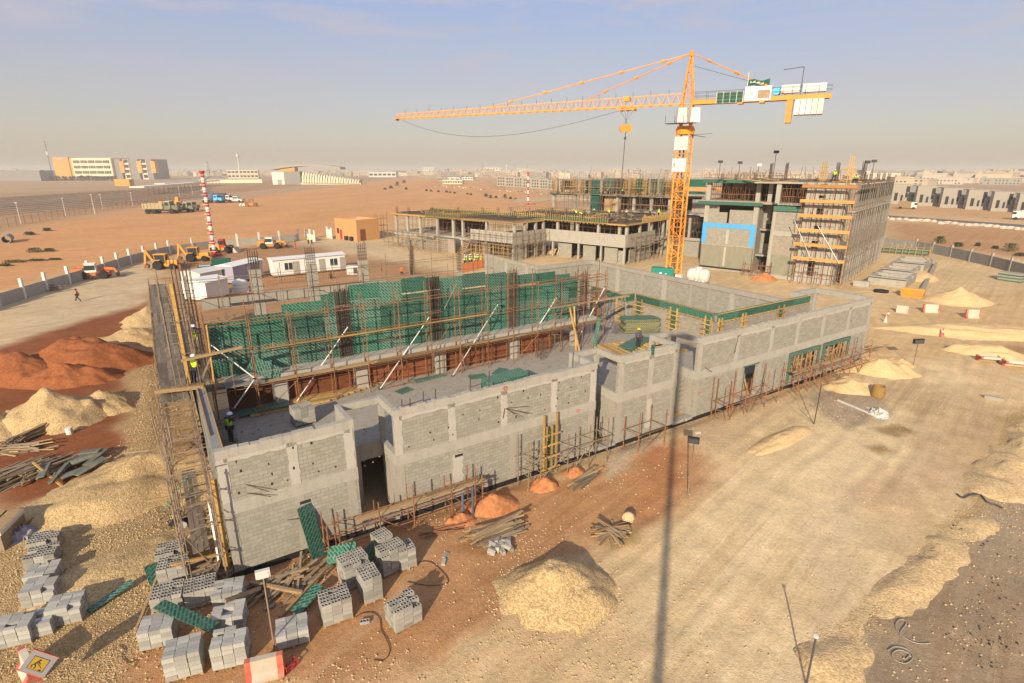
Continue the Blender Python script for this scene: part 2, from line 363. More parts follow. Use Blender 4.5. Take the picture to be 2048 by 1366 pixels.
ZONES = [ # polygon in photograph pixels (surveyed to the ground), colour, edge softness m, warp m
 ([(-900,1600),(-900,600),(0,575),(130,545),(320,515),(640,475),(780,470),(800,420),(1100,420),(1500,400),(3200,400),(3200,1600)], SAND, 3, 3),
 ([(-400,640),(-200,500),(0,466),(120,440),(350,408),(520,392),(830,353),(960,362),(1110,396),(1110,425),(800,425),(790,472),(640,474),(430,502),(300,515),(130,548),(0,580)], (.64,.335,.14), 1.6, 4),
 ([(1110,396),(960,362),(830,353),(870,348),(1000,356),(1400,385),(2400,430),(2400,470),(1800,430),(1500,400)], (.60,.36,.17), 5, 6),
 ([(1750,440),(2300,470),(2300,560),(2048,520),(1790,490)], (.50,.285,.13), 3, 4),
 ([(-300,505),(0,452),(80,440),(245,414),(420,388),(580,372),(830,350),(560,358),(300,372),(0,395),(-300,410)], RAIL, 2, 2),
 ([(-50,720),(0,605),(160,560),(330,520),(640,478),(790,490),(900,545),(330,560),(318,600),(200,655)], (.60,.455,.27), 2, 2.5),
 ([(-60,980),(-60,715),(180,640),(300,600),(320,700),(250,800),(260,900),(150,990),(60,1010)], REDE, 1.0, 1.5),
 ([(100,1100),(60,1010),(150,985),(215,930),(255,880),(240,790),(300,640),(420,900),(470,1145),(330,1366),(-100,1600),(-400,1366),(-50,1020)], GRAV, .7, 1.2),
 ([(440,1120),(700,1075),(900,1000),(1190,930),(1400,880),(1455,940),(1390,1015),(1200,1085),(1010,1150),(1000,1230),(900,1310),(560,1400),(240,1420),(300,1300),(420,1180)], ORANGE, .7, 1.3),
 ([(1300,880),(1470,930),(1380,1010),(1240,1060)], (.43,.19,.075), .8, 1.4),
 ([(1350,845),(1500,800),(1730,720),(1850,760),(1640,850),(1450,920)], (.57,.42,.24), .8, 1.4),
 ([(1420,700),(1720,640),(1800,600),(2300,560),(2300,760),(1950,700),(1800,720),(1560,780)], YSAND, 1.2, 2),
 ([(320,655),(300,600),(345,520),(560,480),(760,520),(900,545),(1000,560),(760,590),(520,640)], (.44,.25,.12), 1.5, 2),
 ([(1950,690),(2300,700),(2300,760),(2030,735),(1980,715)], PINK, .7, 1.2),
 ([(1290,1366),(1330,1000),(1600,800),(1860,720),(1960,760),(1900,900),(1750,1130),(1560,1366),(1500,1600),(1200,1600)], ROAD, 2, 2.5),
 ([(1700,1000),(1940,780),(2000,860),(1900,950),(1760,1070)], (.58,.40,.225), 1.8, 2.5),
 ([(1560,1420),(1640,1300),(1750,1200),(1850,1120),(1920,1040),(1950,980),(1985,880),(2010,830),(2200,760),(2200,960),(2060,965),(2000,1000),(1960,1080),(1880,1160),(1790,1230),(1740,1330),(1720,1420)], GRAV, .5, .8),
 ([(2400,900),(2048,975),(1985,1005),(1900,1120),(1790,1195),(1730,1290),(1640,1600),(2600,1600)], BROWN, .5, .8),
 ([(1750,780),(1830,730),(1900,800),(1840,860)], (.55,.40,.22), 1, 1.5),
 ([(1240,860),(1330,830),(1300,900),(1210,960)], (.47,.38,.26), .5, 1.0),
 ([(1600,790),(1720,765),(1790,820),(1700,860)], (.42,.325,.205), .5, 1.0),
 ([(1745,858),(1800,850),(1830,862),(1790,875)], (.36,.25,.12), .25, .4), ([(1730,895),(1770,888),(1790,902),(1760,910)], (.38,.26,.12), .25, .4),
 ([(1210,1060),(1270,1050),(1290,1090),(1240,1100)], (.40,.29,.12), .3, .5),
]
def axis(lo, hi, step, far, g=1.16):
    a = list(np.arange(lo, hi+1e-6, step)); s = step; x = hi
    while x < far: s *= g; x += s; a.append(x)
    s = step; x = lo; b = []
    while x > -far: s *= g; x -= s; b.append(x)
    return np.array(b[::-1]+a)
gx = axis(-56, 70, .3, 5200); gy = axis(8, 92, .3, 5200)
gy = gy[gy > -400]
X, Y = np.meshgrid(gx, gy)
ca, sa = math.cos(AZ_A), math.sin(AZ_A)
LS = (X-A0.x)*ca+(Y-A0.y)*sa; LT = -(X-A0.x)*sa+(Y-A0.y)*ca
TRK = [Vector(G(*p)) for p in [(1180,1560),(1330,1300),(1480,1130),(1640,960),(1770,840),(1850,740),(1860,670),(1790,600)]]
def track_dist(X, Y):                        # signed distance from the haul road's centre line
    best = np.full(X.shape, 1e9); sg = np.zeros(X.shape)
    for a, b in zip(TRK, TRK[1:]):
        ex, ey = b.x-a.x, b.y-a.y; L2 = ex*ex+ey*ey; t = np.clip(((X-a.x)*ex+(Y-a.y)*ey)/L2, 0, 1); dx, dy = X-a.x-t*ex, Y-a.y-t*ey; d = np.hypot(dx, dy)
        k = d < best; best = np.where(k, d, best); sg = np.where(k, np.sign(ex*dy-ey*dx)*d, sg)
    return sg
def ruts(X, Y):
    d = track_dist(X, Y); out_ = np.zeros(X.shape); wob = (fbm(X*.06, Y*.06, 91, 3)-.5)*3.2
    for k, off in enumerate((-4.6, -2.9, -1.7, 0.2, 1.5, 3.3, 4.9, 6.4)):
        e = d+wob*(1 if k % 2 else -.7)-off; fade = np.clip((fbm(X*.09+k*9, Y*.09, 17+k, 3)-.38)*5, 0, 1)
        out_ = out_+fade*(-np.exp(-(e/.26)**2)+.55*np.exp(-((np.abs(e)-.55)/.2)**2))
    return out_*np.clip((9-np.abs(d))/2, 0, 1)
def ground_z(X, Y):
    ls = (X-A0.x)*ca+(Y-A0.y)*sa; lt = -(X-A0.x)*sa+(Y-A0.y)*ca
    near = np.clip(1-np.hypot(X, Y)/260, 0, 1)
    z = (fbm(X*.22, Y*.22, 3, 5)-.5)*.34*near+(fbm(X*1.3, Y*1.3, 9, 3)-.5)*.07*near
    fr = np.clip((-lt+.1)/1.6, 0, 1); fr = fr*fr*(3-2*fr)
    al = np.clip((ls+3)/2, 0, 1)*np.clip((60-ls)/3, 0, 1); al2 = ((lt < 40) & (lt > -2)).astype(float)
    tr = np.where(lt < -.1, 1-fr, 1.0)*al*al2
    return (z+.05*ruts(X, Y))*(1-.8*tr)-.36*tr
Z = ground_z(X, Y)
Cc = np.zeros(X.shape+(3,)); Cc[:] = (.47,.32,.185); PEB = np.zeros(X.shape)
for poly, colr, soft, wa in ZONES:
    wx = (fbm(X/wa*.45, Y/wa*.45, 31, 5)-.5)*wa*2.4; wy = (fbm(X/wa*.45, Y/wa*.45, 77, 5)-.5)*wa*2.4
    d = pdist(X+wx, Y+wy, pxpoly(poly)); far = 1+np.hypot(X, Y)/150
    k = np.clip(d/(soft*far)*.5+.5, 0, 1); k = (k*k*(3-2*k))[..., None]
    Cc = Cc*(1-k)+np.array(colr)*k; PEB = PEB*(1-k[..., 0])+(1.0 if colr == GRAV else .22)*k[..., 0]
# wheel tracks and dragged soil: pale and ruddy streaks lying along the haul road
u = (X*.55+Y*.83); v = (X*.83-Y*.55)
st = fbm(v*.55+fbm(X*.05, Y*.05, 5, 3)*9, u*.035, 41, 4)
k = (np.clip((st-.52)*5, 0, 1)*np.clip(1-np.abs(X-18)/60, 0, 1)*.26)[..., None]
Cc = Cc*(1-k)+np.array((.40,.235,.115))*k
k = (np.clip((.43-st)*6, 0, 1)*np.clip(1-np.abs(X-15)/60, 0, 1)*.4)[..., None]
Cc = Cc*(1-k)+np.array((.60,.46,.29))*k
Cc *= (1+.09*np.clip(ruts(X, Y), -1.2, 1))[..., None]
pt = fbm(X*.11, Y*.11, 55, 5)
Cc *= (.86+.28*pt)[..., None]
ny, nx = X.shape
verts = np.stack([X, Y, Z], -1).reshape(-1, 3)
ii = np.arange(nx*ny).reshape(ny, nx)
quads = np.stack([ii[:-1, :-1], ii[:-1, 1:], ii[1:, 1:], ii[1:, :-1]], -1).reshape(-1, 4)
def np_mesh(name, verts, quads, cols=None, mat=None, smooth=True):
    me = bpy.data.meshes.new(name); k = quads.shape[1]
    me.vertices.add(len(verts)); me.vertices.foreach_set('co', verts.astype(np.float32).ravel())
    me.loops.add(quads.size); me.loops.foreach_set('vertex_index', quads.astype(np.int32).ravel())
    me.polygons.add(len(quads)); me.polygons.foreach_set('loop_start', np.arange(0, quads.size, k, dtype=np.int32))
    me.polygons.foreach_set('loop_total', np.full(len(quads), k, np.int32))
    me.polygons.foreach_set('use_smooth', np.full(len(quads), smooth))
    if cols is not None:
        at = me.color_attributes.new('soil', 'FLOAT_COLOR', 'POINT')
        at.data.foreach_set('color', np.concatenate([cols.reshape(-1, 3), PEB.reshape(-1, 1)], 1).astype(np.float32).ravel())
    if mat: me.materials.append(mat)
    me.update(calc_edges=True); me.validate(); return me
def m_soil():
    b = NB('desert_soil'); v = b.n('NewGeometry').outputs['Position']
    at = b.n('Attribute', attribute_name='soil'); col = at.outputs['Color']
    g1 = b.ramp(b.noise(v, .55, 7, .68), .25, .75, (.80,.79,.77), (1.14,1.14,1.15)); col = b.mix(1, col, g1, 'MULTIPLY')
    g2 = b.ramp(b.noise(v, 5.5, 5, .7), .3, .75, (.80,.79,.77), (1.13,1.13,1.13)); col = b.mix(1, col, g2, 'MULTIPLY')
    rt = b.n('Mapping'); rt.inputs['Rotation'].default_value = (0, 0, R(-46)); b.l(v, rt.inputs[0])
    r2_ = b.n('Mapping'); r2_.inputs['Scale'].default_value = (.035, 1.5, 1); b.l(rt.outputs[0], r2_.inputs[0])
    wv_ = b.n('TexNoise', Scale=1.0, Detail=5, Roughness=.62, Distortion=.9); b.l(r2_.outputs[0], wv_.inputs['Vector'])
    rut = b.ramp(wv_.outputs['Fac'], .35, .66, (.84,.80,.76), (1.08,1.08,1.08)); patch = b.ramp(b.noise(v, .05, 4, .6), .38, .56)
    col = b.mix(patch, col, b.mix(1, col, rut, 'MULTIPLY'))
    vo = b.n('TexVoronoi', Scale=17.0); vo.feature = 'F1'; b.l(v, vo.inputs['Vector'])
    sepc = b.n('SeparateColor'); b.l(vo.outputs['Color'], sepc.inputs[0])
    g3 = b.ramp(sepc.outputs[0], .05, .95, (.70,.68,.65), (1.22,1.21,1.19)); col = b.mix(at.outputs['Alpha'], col, b.mix(1, col, g3, 'MULTIPLY'))
    mw = b.n('Math', operation='MULTIPLY'); b.l(vo.outputs['Distance'], mw.inputs[0]); b.l(at.outputs['Alpha'], mw.inputs[1])
    m3 = b.n('Math', operation='MULTIPLY'); b.l(mw.outputs[0], m3.inputs[0]); m3.inputs[1].default_value = -1.4; mw = m3
    ad = b.n('Math', operation='ADD'); b.l(mw.outputs[0], ad.inputs[0]); b.l(b.noise(v, 3.2, 7, .68), ad.inputs[1])
    a2 = b.n('Math', operation='ADD'); b.l(ad.outputs[0], a2.inputs[0]); b.l(wv_.outputs['Fac'], a2.inputs[1])
    b.bump(a2.outputs[0], .5, .07)
    return b.done(col, .97, 0, .08)
M['soil'] = m_soil()
g = bpy.data.objects.new('ground', np_mesh('ground', verts, quads, Cc, M['soil'])); COL.objects.link(g); tag(g, kind='structure')

# ------------------------------------------------ heaps of soil and gravel
def m_heap(name, c, stone, amt):
    b = NB(name); v = b.n('NewGeometry').outputs['Position']
    col = b.mix(b.noise(v, .9, 6, .65), sc(c, .82), sc(c, 1.15))
    vo = b.n('TexVoronoi', Scale=stone); b.l(v, vo.inputs['Vector'])
    sepc = b.n('SeparateColor'); b.l(vo.outputs['Color'], sepc.inputs[0])
    g3 = b.ramp(sepc.outputs[0], .1, .9, (1-amt,1-amt,1-amt*1.05), (1+amt*.8,1+amt*.8,1+amt*.75)); col = b.mix(1, col, g3, 'MULTIPLY')
    mw = b.n('Math', operation='MULTIPLY'); b.l(vo.outputs['Distance'], mw.inputs[0]); mw.inputs[1].default_value = -amt*2.2
    ad = b.n('Math', operation='ADD'); b.l(mw.outputs[0], ad.inputs[0]); b.l(b.noise(v, 4, 6, .7), ad.inputs[1])
    b.bump(ad.outputs[0], .6, .06)
    return b.done(col, .97, 0, .08)
M['h_grav'] = m_heap('gravel_heap', GRAV, 15, .28)
M['h_berm'] = m_heap('gravel_bank', (.60,.42,.21), 12, .22)
M['h_sand'] = m_heap('sand_heap', YSAND, 12, .10)
M['h_red'] = m_heap('red_soil_heap', (.29,.10,.038), 5, .14)
M['h_orange'] = m_heap('orange_soil_heap', (.47,.19,.075), 6, .16)
def mound(name, label, cat, mat, c, a, b, rz, h, seed, group=None, flat=0.0, lob=.28, rough=.10, n=72, m=30):
    th = np.linspace(0, 2*np.pi, n, endpoint=False); r = np.linspace(0, 1.12, m)
    TT, RR = np.meshgrid(th, r)
    edge = 1+lob*(fbm(np.cos(TT)*1.4+seed*7.1, np.sin(TT)*1.4+seed*3.3, seed, 3)-.5)*2
    px = RR*np.cos(TT)*edge*a; py = RR*np.sin(TT)*edge*b
    rq = random.Random(seed*13+1); z = np.zeros_like(px)
    for k in range(5):                                   # tipped loads running into one another
        r_ = 0 if k == 0 else rq.uniform(.2, .52); an = rq.uniform(0, 6.28); u0, v0 = r_*math.cos(an)*a, r_*math.sin(an)*b; hk = 1 if k == 0 else rq.uniform(.45, .85)
        d = np.hypot((px-u0)/a, (py-v0)/b)/(.98-r_*.55); c_ = np.clip((1-d)/(1-flat*.8), 0, 1); z = np.maximum(z, hk*(c_**1.18))
    toe = np.clip((1.0-RR)*3, 0, 1); z = h*z*toe*(.80+.4*fbm(px*1.6/max(a, b)*2+seed, py*1.6/max(a, b)*2, seed+5, 4))+h*.05*toe
    z = z+(fbm(px*1.1, py*1.1, seed+9, 5)-.5)*rough*2*np.clip((1.05-RR)*4, 0, 1)*min(1, h)
    z = z-.10-np.clip(RR-1, 0, 1)*2.2
    vs = np.stack([px, py, z], -1).reshape(-1, 3)
    i = np.arange(n*m).reshape(m, n); q = np.stack([i[:-1], np.roll(i[:-1], -1, 1), np.roll(i[1:], -1, 1), i[1:]], -1).reshape(-1, 4)
    o = bpy.data.objects.new(name, np_mesh(name, vs, q, None, mat)); COL.objects.link(o)
    o.location = (c[0], c[1], 0); o.rotation_euler = (0, 0, rz); tag(o, label, cat, group); return o
def mpx(x0, x1, yb, yt): # helper: centre and width from pixel extents
    L = G(x0, yb); Rr = G(x1, yb); F = G((x0+x1)/2, yt); return L, Rr, F
mound('gravel_heap', 'big pale gravel heap with sharp crest left of the red soil', 'gravel heap', M['h_grav'], G(105,838), 4.8, 3.4, .15, 2.3, 3, 'heaps of aggregate', .05, .3, .22)
mound('gravel_heap', 'smaller grey shaded gravel heap at the left photo edge below the big gravel heap', 'gravel heap', M['h_grav'], G(-15,860), 3.2, 2.6, .4, 1.5, 5, 'heaps of aggregate', 0, .3, .2)
mound('gravel_heap', 'low gravel heap on the right flank of the big crested gravel heap', 'gravel heap', M['h_grav'], G(205,812), 3.4, 2.4, -.2, 1.5, 15, 'heaps of aggregate', 0, .35, .25)
mound('soil_heap', 'largest brick red soil heap beside the pale left road', 'soil heap', M['h_red'], G(170,728), 7.6, 4.4, .2, 2.5, 8, 'heaps of red soil', .25, .35, .3)
mound('soil_heap', 'rounded red soil heap at the left photo edge behind the gravel', 'soil heap', M['h_red'], G(30,752), 6.0, 3.6, .1, 2.0, 18, 'heaps of red soil', .2, .35, .3)
mound('soil_heap', 'dark red soil heap lying in front of the largest red heap', 'soil heap', M['h_red'], G(130,760), 5.0, 2.6, .1, 1.5, 28, 'heaps of red soil', .1, .35, .25)
mound('gravel_heap', 'cream gravel heap against the left scaffold behind the red soil', 'gravel heap', M['h_grav'], G(262,690), 6.0, 3.2, .6, 1.9, 38, 'heaps of aggregate', .1, .35, .2)
mound('gravel_heap', 'pale gravel spilling under the foot of the left scaffold', 'gravel heap', M['h_grav'], G(300,640), 3.6, 4.5, .2, 1.6, 39, 'heaps of aggregate', .1, .35, .2)
mound('gravel_heap', 'round tan gravel heap on orange earth in front of the long timber heap', 'gravel heap', M['h_grav'], G(1108,1185), 3.2, 2.6, .1, 1.4, 12, 'heaps of aggregate', .22, .30, .2)
mound('gravel_heap', 'broad gravel slope under the scaffold along the left wall', 'gravel heap', M['h_grav'], G(290,950), 4.4, 8.5, -.55, 1.2, 44, 'heaps of aggregate', .1, .3, .2)
mound('gravel_heap', 'low gravel bank between block stacks at lower left', 'gravel heap', M['h_grav'], G(215,1150), 2.6, 4.4, -.45, .55, 46, 'heaps of aggregate', .1, .3, .15)
for k, (x, y, a, b, h, lb) in enumerate([(985,1012,1.7,1.2,.75,'orange soil heap behind the long timber heap by the plinth'), (1090,972,1.2,.9,.6,'orange soil heap at the foot of the timber column form'), (1150,946,1.0,.8,.5,'small orange soil heap right of the timber column form'), (920,1040,1.1,.8,.45,'small orange soil heap left of the long timber heap')]):
    mound('soil_heap', lb, 'soil heap', M['h_orange'], G(x, y), a, b, .5, h, 60+k, 'orange soil heaps along the plinth', .15, .3, .12, 40, 18)
mound('sand_heap', 'large cone of pale sand beyond the white barriers', 'sand heap', M['h_sand'], G(1915,603), 5.4, 3.8, -.1, 2.0, 71, 'sand heaps on the right', .0, .2, .14)
mound('sand_heap', 'long low yellow sand bank behind the standing cone', 'sand heap', M['h_sand'], G(1975,668), 13, 3.2, -.22, 1.0, 72, 'sand heaps on the right', .4, .2, .12)
mound('sand_heap', 'yellow sand heap beside the two tipped barriers', 'sand heap', M['h_sand'], G(1975,708), 4.4, 2.0, -.35, .9, 73, 'sand heaps on the right', .3, .2, .12)
mound('sand_heap', 'pale sand heap against the right end of the near wall', 'sand heap', M['h_sand'], G(1760,742), 3.6, 2.6, -.3, 1.2, 74, 'sand heaps on the right', .15, .25, .15)
mound('sand_heap', 'pale sand spilling under the window scaffold', 'sand heap', M['h_sand'], G(1700,775), 2.6, 2.2, -.2, .8, 75, 'sand heaps on the right', .15, .25, .15)
mound('sand_heap', 'sand heap at the foot of the right floodlight stand', 'sand heap', M['h_sand'], G(1800,728), 1.8, 1.6, 0, .6, 76, 'sand heaps on the right', .1, .25, .12)
mound('gravel_heap', 'low sandy ridge below the near wall by the stone litter', 'gravel heap', M['h_sand'], G(1560,880), 5.2, 1.1, .62, .45, 77, 'heaps of aggregate', .3, .25, .12)
mound('sand_heap', 'flat sand heap between the rear building and the crane', 'sand heap', M['h_sand'], G(1120,505), 6, 4, 0, 1.0, 78, 'sand heaps on the right', .3, .25, .12)
mound('soil_heap', 'orange rubble heap in the dark doorway bay of the tall building', 'soil heap', M['h_orange'], G(1528,560), 2.4, 2.0, 0, 1.2, 79, None, .2, .3, .25)
def berm(name, label, pts, wd, ht, seed, mat, group=None):
    P = [Vector(G(*p)) for p in pts]; seg = []
    for a, b in zip(P, P[1:]):
        n = max(2, int((b-a).length/.35)); seg += [a.lerp(b, i/n) for i in range(n)]
    seg.append(P[-1]); N = len(seg); K = 17
    vs = np.zeros((N, K, 3))
    for i, p in enumerate(seg):
        t = (seg[min(i+2, N-1)]-seg[max(i-2, 0)]).normalized(); nrm = Vector((-t.y, t.x, 0))
        en = min(1, i/5, (N-1-i)/5)
        for k in range(K):
            f = (k/(K-1))*2-1; vs[i, k] = (p.x+nrm.x*f*wd, p.y+nrm.y*f*wd, en*(1-abs(f)**1.6))
    jx = fbm(vs[..., 0]*.6, vs[..., 1]*.6, seed, 4)-.5; jy = fbm(vs[..., 0]*.6, vs[..., 1]*.6, seed+4, 4)-.5
    hn = np.clip(fbm(vs[..., 0]*.42, vs[..., 1]*.42, seed+8, 4)*1.9-.25, .4, 1.3)
    vs[..., 2] = vs[..., 2]*ht*hn+(fbm(vs[..., 0]*2, vs[..., 1]*2, seed+2, 4)-.5)*.09-.10
    vs[..., 0] += jx*wd*.9; vs[..., 1] += jy*wd*.9
    vs[:, 0, 2] = vs[:, -1, 2] = -.45; vs[0, :, 2] = vs[-1, :, 2] = -.45
    i = np.arange(N*K).reshape(N, K); q = np.stack([i[:-1, :-1], i[1:, :-1], i[1:, 1:], i[:-1, 1:]], -1).reshape(-1, 4)
    o = bpy.data.objects.new(name, np_mesh(name, vs.reshape(-1, 3), q, None, mat)); COL.objects.link(o); tag(o, label, 'gravel bank', group)
berm('gravel_bank', 'long gravel bank edging the brown ground at lower right', [(1590,1400),(1700,1290),(1740,1240),(1850,1150),(1940,1070),(1985,1010)], 1.35, .42, 5, M['h_berm'], 'gravel banks along the right road edge')
berm('gravel_bank', 'gravel bank further along the right road edge behind the bent hose', [(1975,1005),(2000,960),(2040,905),(2090,850),(2130,790)], 1.7, .5, 15, M['h_berm'], 'gravel banks along the right road edge')
# stones lying loose: nobody could count them
def stones(name, zones, seed, mat, smin, smax):
    rg = np.random.default_rng(seed); base = np.array([(1,0,0),(-1,0,0),(0,1,0),(0,-1,0),(0,0,.8),(0,0,-.8)]); tri = np.array([(0,2,4),(2,1,4),(1,3,4),(3,0,4),(2,0,5),(1,2,5),(3,1,5),(0,3,5)])
    V = []; F = []; nn = 0
    for poly, cnt in zones:
        P = np.array(pxpoly(poly)); lo = P.min(0); hi = P.max(0); x = rg.uniform(lo[0], hi[0], cnt*4); y = rg.uniform(lo[1], hi[1], cnt*4)
        ok = (pdist(x, y, [tuple(p) for p in P]) > -.4*rg.random(len(x))) & (fbm(x*.8, y*.8, seed, 3) > rg.uniform(.2, .75, len(x)))
        x = x[ok][:cnt]; y = y[ok][:cnt]; z = ground_z(x, y)
        for i in range(len(x)):
            s = smin+(smax-smin)*rg.random()**3; q = base*s*rg.uniform(.55, 1.25, (6, 3)); a = rg.random()*6.3
            c_, s_ = math.cos(a), math.sin(a); q = np.stack([q[:, 0]*c_-q[:, 1]*s_, q[:, 0]*s_+q[:, 1]*c_, q[:, 2]], 1)
            V.append(q+np.array([x[i], y[i], z[i]+s*.25])); F.append(tri+nn); nn += 6
    o = bpy.data.objects.new(name, np_mesh(name, np.concatenate(V), np.concatenate(F), None, mat, False)); COL.objects.link(o); tag(o, None, None, None, 'stuff'); return o
M['stone'] = m_plain('limestone', (.56,.40,.22), .9, .4, 6)
M['stone_w'] = m_plain('pale_stone', (.44,.36,.25), .9, .35, 6)
stones('loose_gravel', [([(100,1100),(60,1010),(150,985),(215,930),(255,880),(300,700),(420,900),(470,1145),(330,1366),(-60,1420),(-50,1020)], 24000), ([(950,1130),(1070,1065),(1245,1150),(1265,1250),(1100,1300),(950,1260)], 1500), ([(560,1366),(1000,1230),(1230,1250),(1300,1366)], 700), ([(440,1120),(900,1000),(1400,880),(1390,1015),(1010,1150),(700,1366),(300,1366)], 1500),
   ([(1590,1400),(1700,1250),(1900,1060),(2048,850),(2048,1000),(1900,1130),(1750,1270),(1660,1400)], 9000), ([(1300,1366),(1330,1000),(1600,800),(1960,760),(1900,900),(1560,1366)], 2600), ([(1750,1366),(2048,1000),(2048,1366)], 900)], 4, M['stone'], .018, .07)
stones('rubble_litter', [([(1230,880),(1330,840),(1330,900),(1220,950)], 260), ([(1350,850),(1640,780),(1740,830),(1460,900)], 650), ([(850,1040),(900,1010),(930,1060),(860,1090)], 150), ([(590,1150),(760,1080),(830,1110),(640,1190)], 260)], 6, M['stone_w'], .015, .065)
stones('scrap_bits', [([(1880,1180),(2000,1150),(2048,1250),(1990,1340),(1900,1290)], 200), ([(1900,1040),(2048,1000),(2048,1120),(1950,1130)], 90), ([(480,1150),(700,1090),(760,1120),(560,1220)], 240), ([(330,1010),(420,1000),(470,1140),(350,1120)], 200)], 9, M['cloth_d'], .02, .07)
# ================================================ near building (frame A: s along the front wall, t back, z up)
BA = thing('unfinished_building', 'roofless two storey grey block building under construction nearest the camera', 'building', A0, AZ_A)
def part(mb, name, mat, par=BA): return mb.build(name, mat, par)
WT = 6.25
def wall_open(mb, s0, s1, z0, z1, t0, t1, opens):   # wall along s with rectangular holes (s0,s1,z0,z1)
    cur = s0
    for a, b, c, d in sorted(opens):
        if a > cur: mb.box(cur, t0, z0, a, t1, z1)
        if c > z0: mb.box(a, t0, z0, b, t1, c)
        if d < z1: mb.box(a, t0, d, b, t1, z1)
        cur = b
    if cur < s1: mb.box(cur, t0, z0, s1, t1, z1)
def ragged(s0, s1, z0, z1, amp, t, seed, thk=.012, vert=False):
    """thin skin of smeared mortar with an uneven outline on the front face at depth t"""
    r = random.Random(seed); mb = MB()
    if vert:                                         # uneven left/right edges
        n = max(3, int((z1-z0)/.2)); L = []; Rg = []
        for k in range(n+1):
            z = z0+(z1-z0)*k/n; L.append((s0+r.uniform(-amp, amp*.4), z)); Rg.append((s1+r.uniform(-amp*.4, amp), z))
        for k in range(n): mb.prism([L[k], Rg[k], Rg[k+1], L[k+1]], lambda u, v, d: (u, d, v), t-thk, t)
    else:
        n = max(3, int((s1-s0)/.3)); B = []; T = []
        for k in range(n+1):
            s = s0+(s1-s0)*k/n; B.append((s, z0+r.uniform(-amp, amp*.5))); T.append((s, z1+r.uniform(-.015, .015)))
        for k in range(n): mb.prism([B[k], B[k+1], T[k+1], T[k]], lambda u, v, d: (u, d, v), t-thk, t)
    return mb
SEG = [(0, 6.1), (8.15, 21.8), (23.75, 29.45), (31.55, 56.4)]
OPEN4 = [(37.35, 39.15, .12, 3.0), (43.5, 48.0, .85, 3.0), (48.75, 53.0, .85, 3.0)]
COLS = {0: ([.0, 2.95, 5.6], [.0, 3.0, 5.55]), 1: ([8.15, 11.25, 14.6, 18.2, 21.3], [8.15, 11.3, 15.2, 21.25]), 2: ([23.75, 26.5, 29.0], [23.75, 26.5, 29.0]), 3: ([31.55, 35.9, 40.3, 44.0, 47.9, 52.2, 55.9], [31.55, 36.6, 39.2, 43.0, 48.1, 53.1, 55.9])}
for i, (s0, s1) in enumerate(SEG):
    lo = [o for o in OPEN4] if i == 3 else []
    m = MB(); wall_open(m, s0, s1, 0, 3.02, 0, .25, lo); part(m, 'block_wall', M['block'])
    m = MB(); m.box(s0, 0, 3.66, s1, .25, 5.86); part(m, 'block_wall', M['block'])
    m = MB(); m.box(s0-.01, -.03, 3.02, s1+.01, .29, 3.66); part(m, 'ring_beam', M['conc_l'])
    m = MB(); n = int((s1-s0)/.45); r = random.Random(i+3)
    for k in range(n):
        a = s0+(s1-s0)*k/n; b = s0+(s1-s0)*(k+1)/n; m.box(a, -.02-r.random()*.02, 5.86-r.random()*.05, b, .28+r.random()*.02, WT+r.uniform(-.04, .05))
    part(m, 'wall_cap', M['conc_l'])
    for tier, zz in ((0, (3.66, 5.86)), (1, (0, 3.02))):
        for c in COLS[i][tier]:
            wd = .42 if c in (s0,) or c > s1-.7 else .42
            a = c; b = min(c+wd, s1)
            if any(b > o[0] and a < o[1] for o in lo) and tier == 1: continue
            mm = ragged(a, b, zz[0], zz[1], .055 if tier == 0 else .03, 0, int(c*10)+tier, .014, True)
            part(mm, 'column', M['plaster' if tier == 0 and i < 2 else 'conc_l' if tier == 0 else 'conc'])
    mm = ragged(s0+.3, s1-.2, 5.66, 5.9, .07, 0, 50+i, .014); part(mm, 'mortar_smear', M['plaster'])
    # bitumen covered footing under the wall
    m = MB(); m.box(s0-.02, .04, -.6, s1+.02, .3, -.002); part(m, 'footing', M['bitumen'])
    m = MB()
    r = random.Random(90+i)
    for sx in np.arange(s0+.9, s1-.8, 1.05 if i < 2 else 1.7):
        for zz in (3.95, 4.45, 5.0, 5.5):
            if r.random() < (.62 if i < 2 else .1):
                x = sx+r.uniform(-.3, .3); part(MB().box(x, -.016, zz, x+r.uniform(.04, .09), .03, zz+r.uniform(.07, .15)), 'painted_putlog_hole', M['void'])  # hole darkness is painted: near-black boxes standing proud of the wall
# end (left) wall: concrete upstand seen from above
m = MB(); m.box(0, .25, 0, .25, 11.4, 3.02); part(m, 'block_wall', M['block'])
m = MB(); m.box(-.04, .25, 3.02, .42, 11.3, WT-.1); part(m, 'concrete_upstand', M['conc_d'])
m = MB(); m.box(.0, 2, WT-.1, .035, 9.2, WT+.0); m.box(.36, .4, WT-.1, .4, 10.6, WT-.02); part(m, 'form_edge', M['wood_y'])
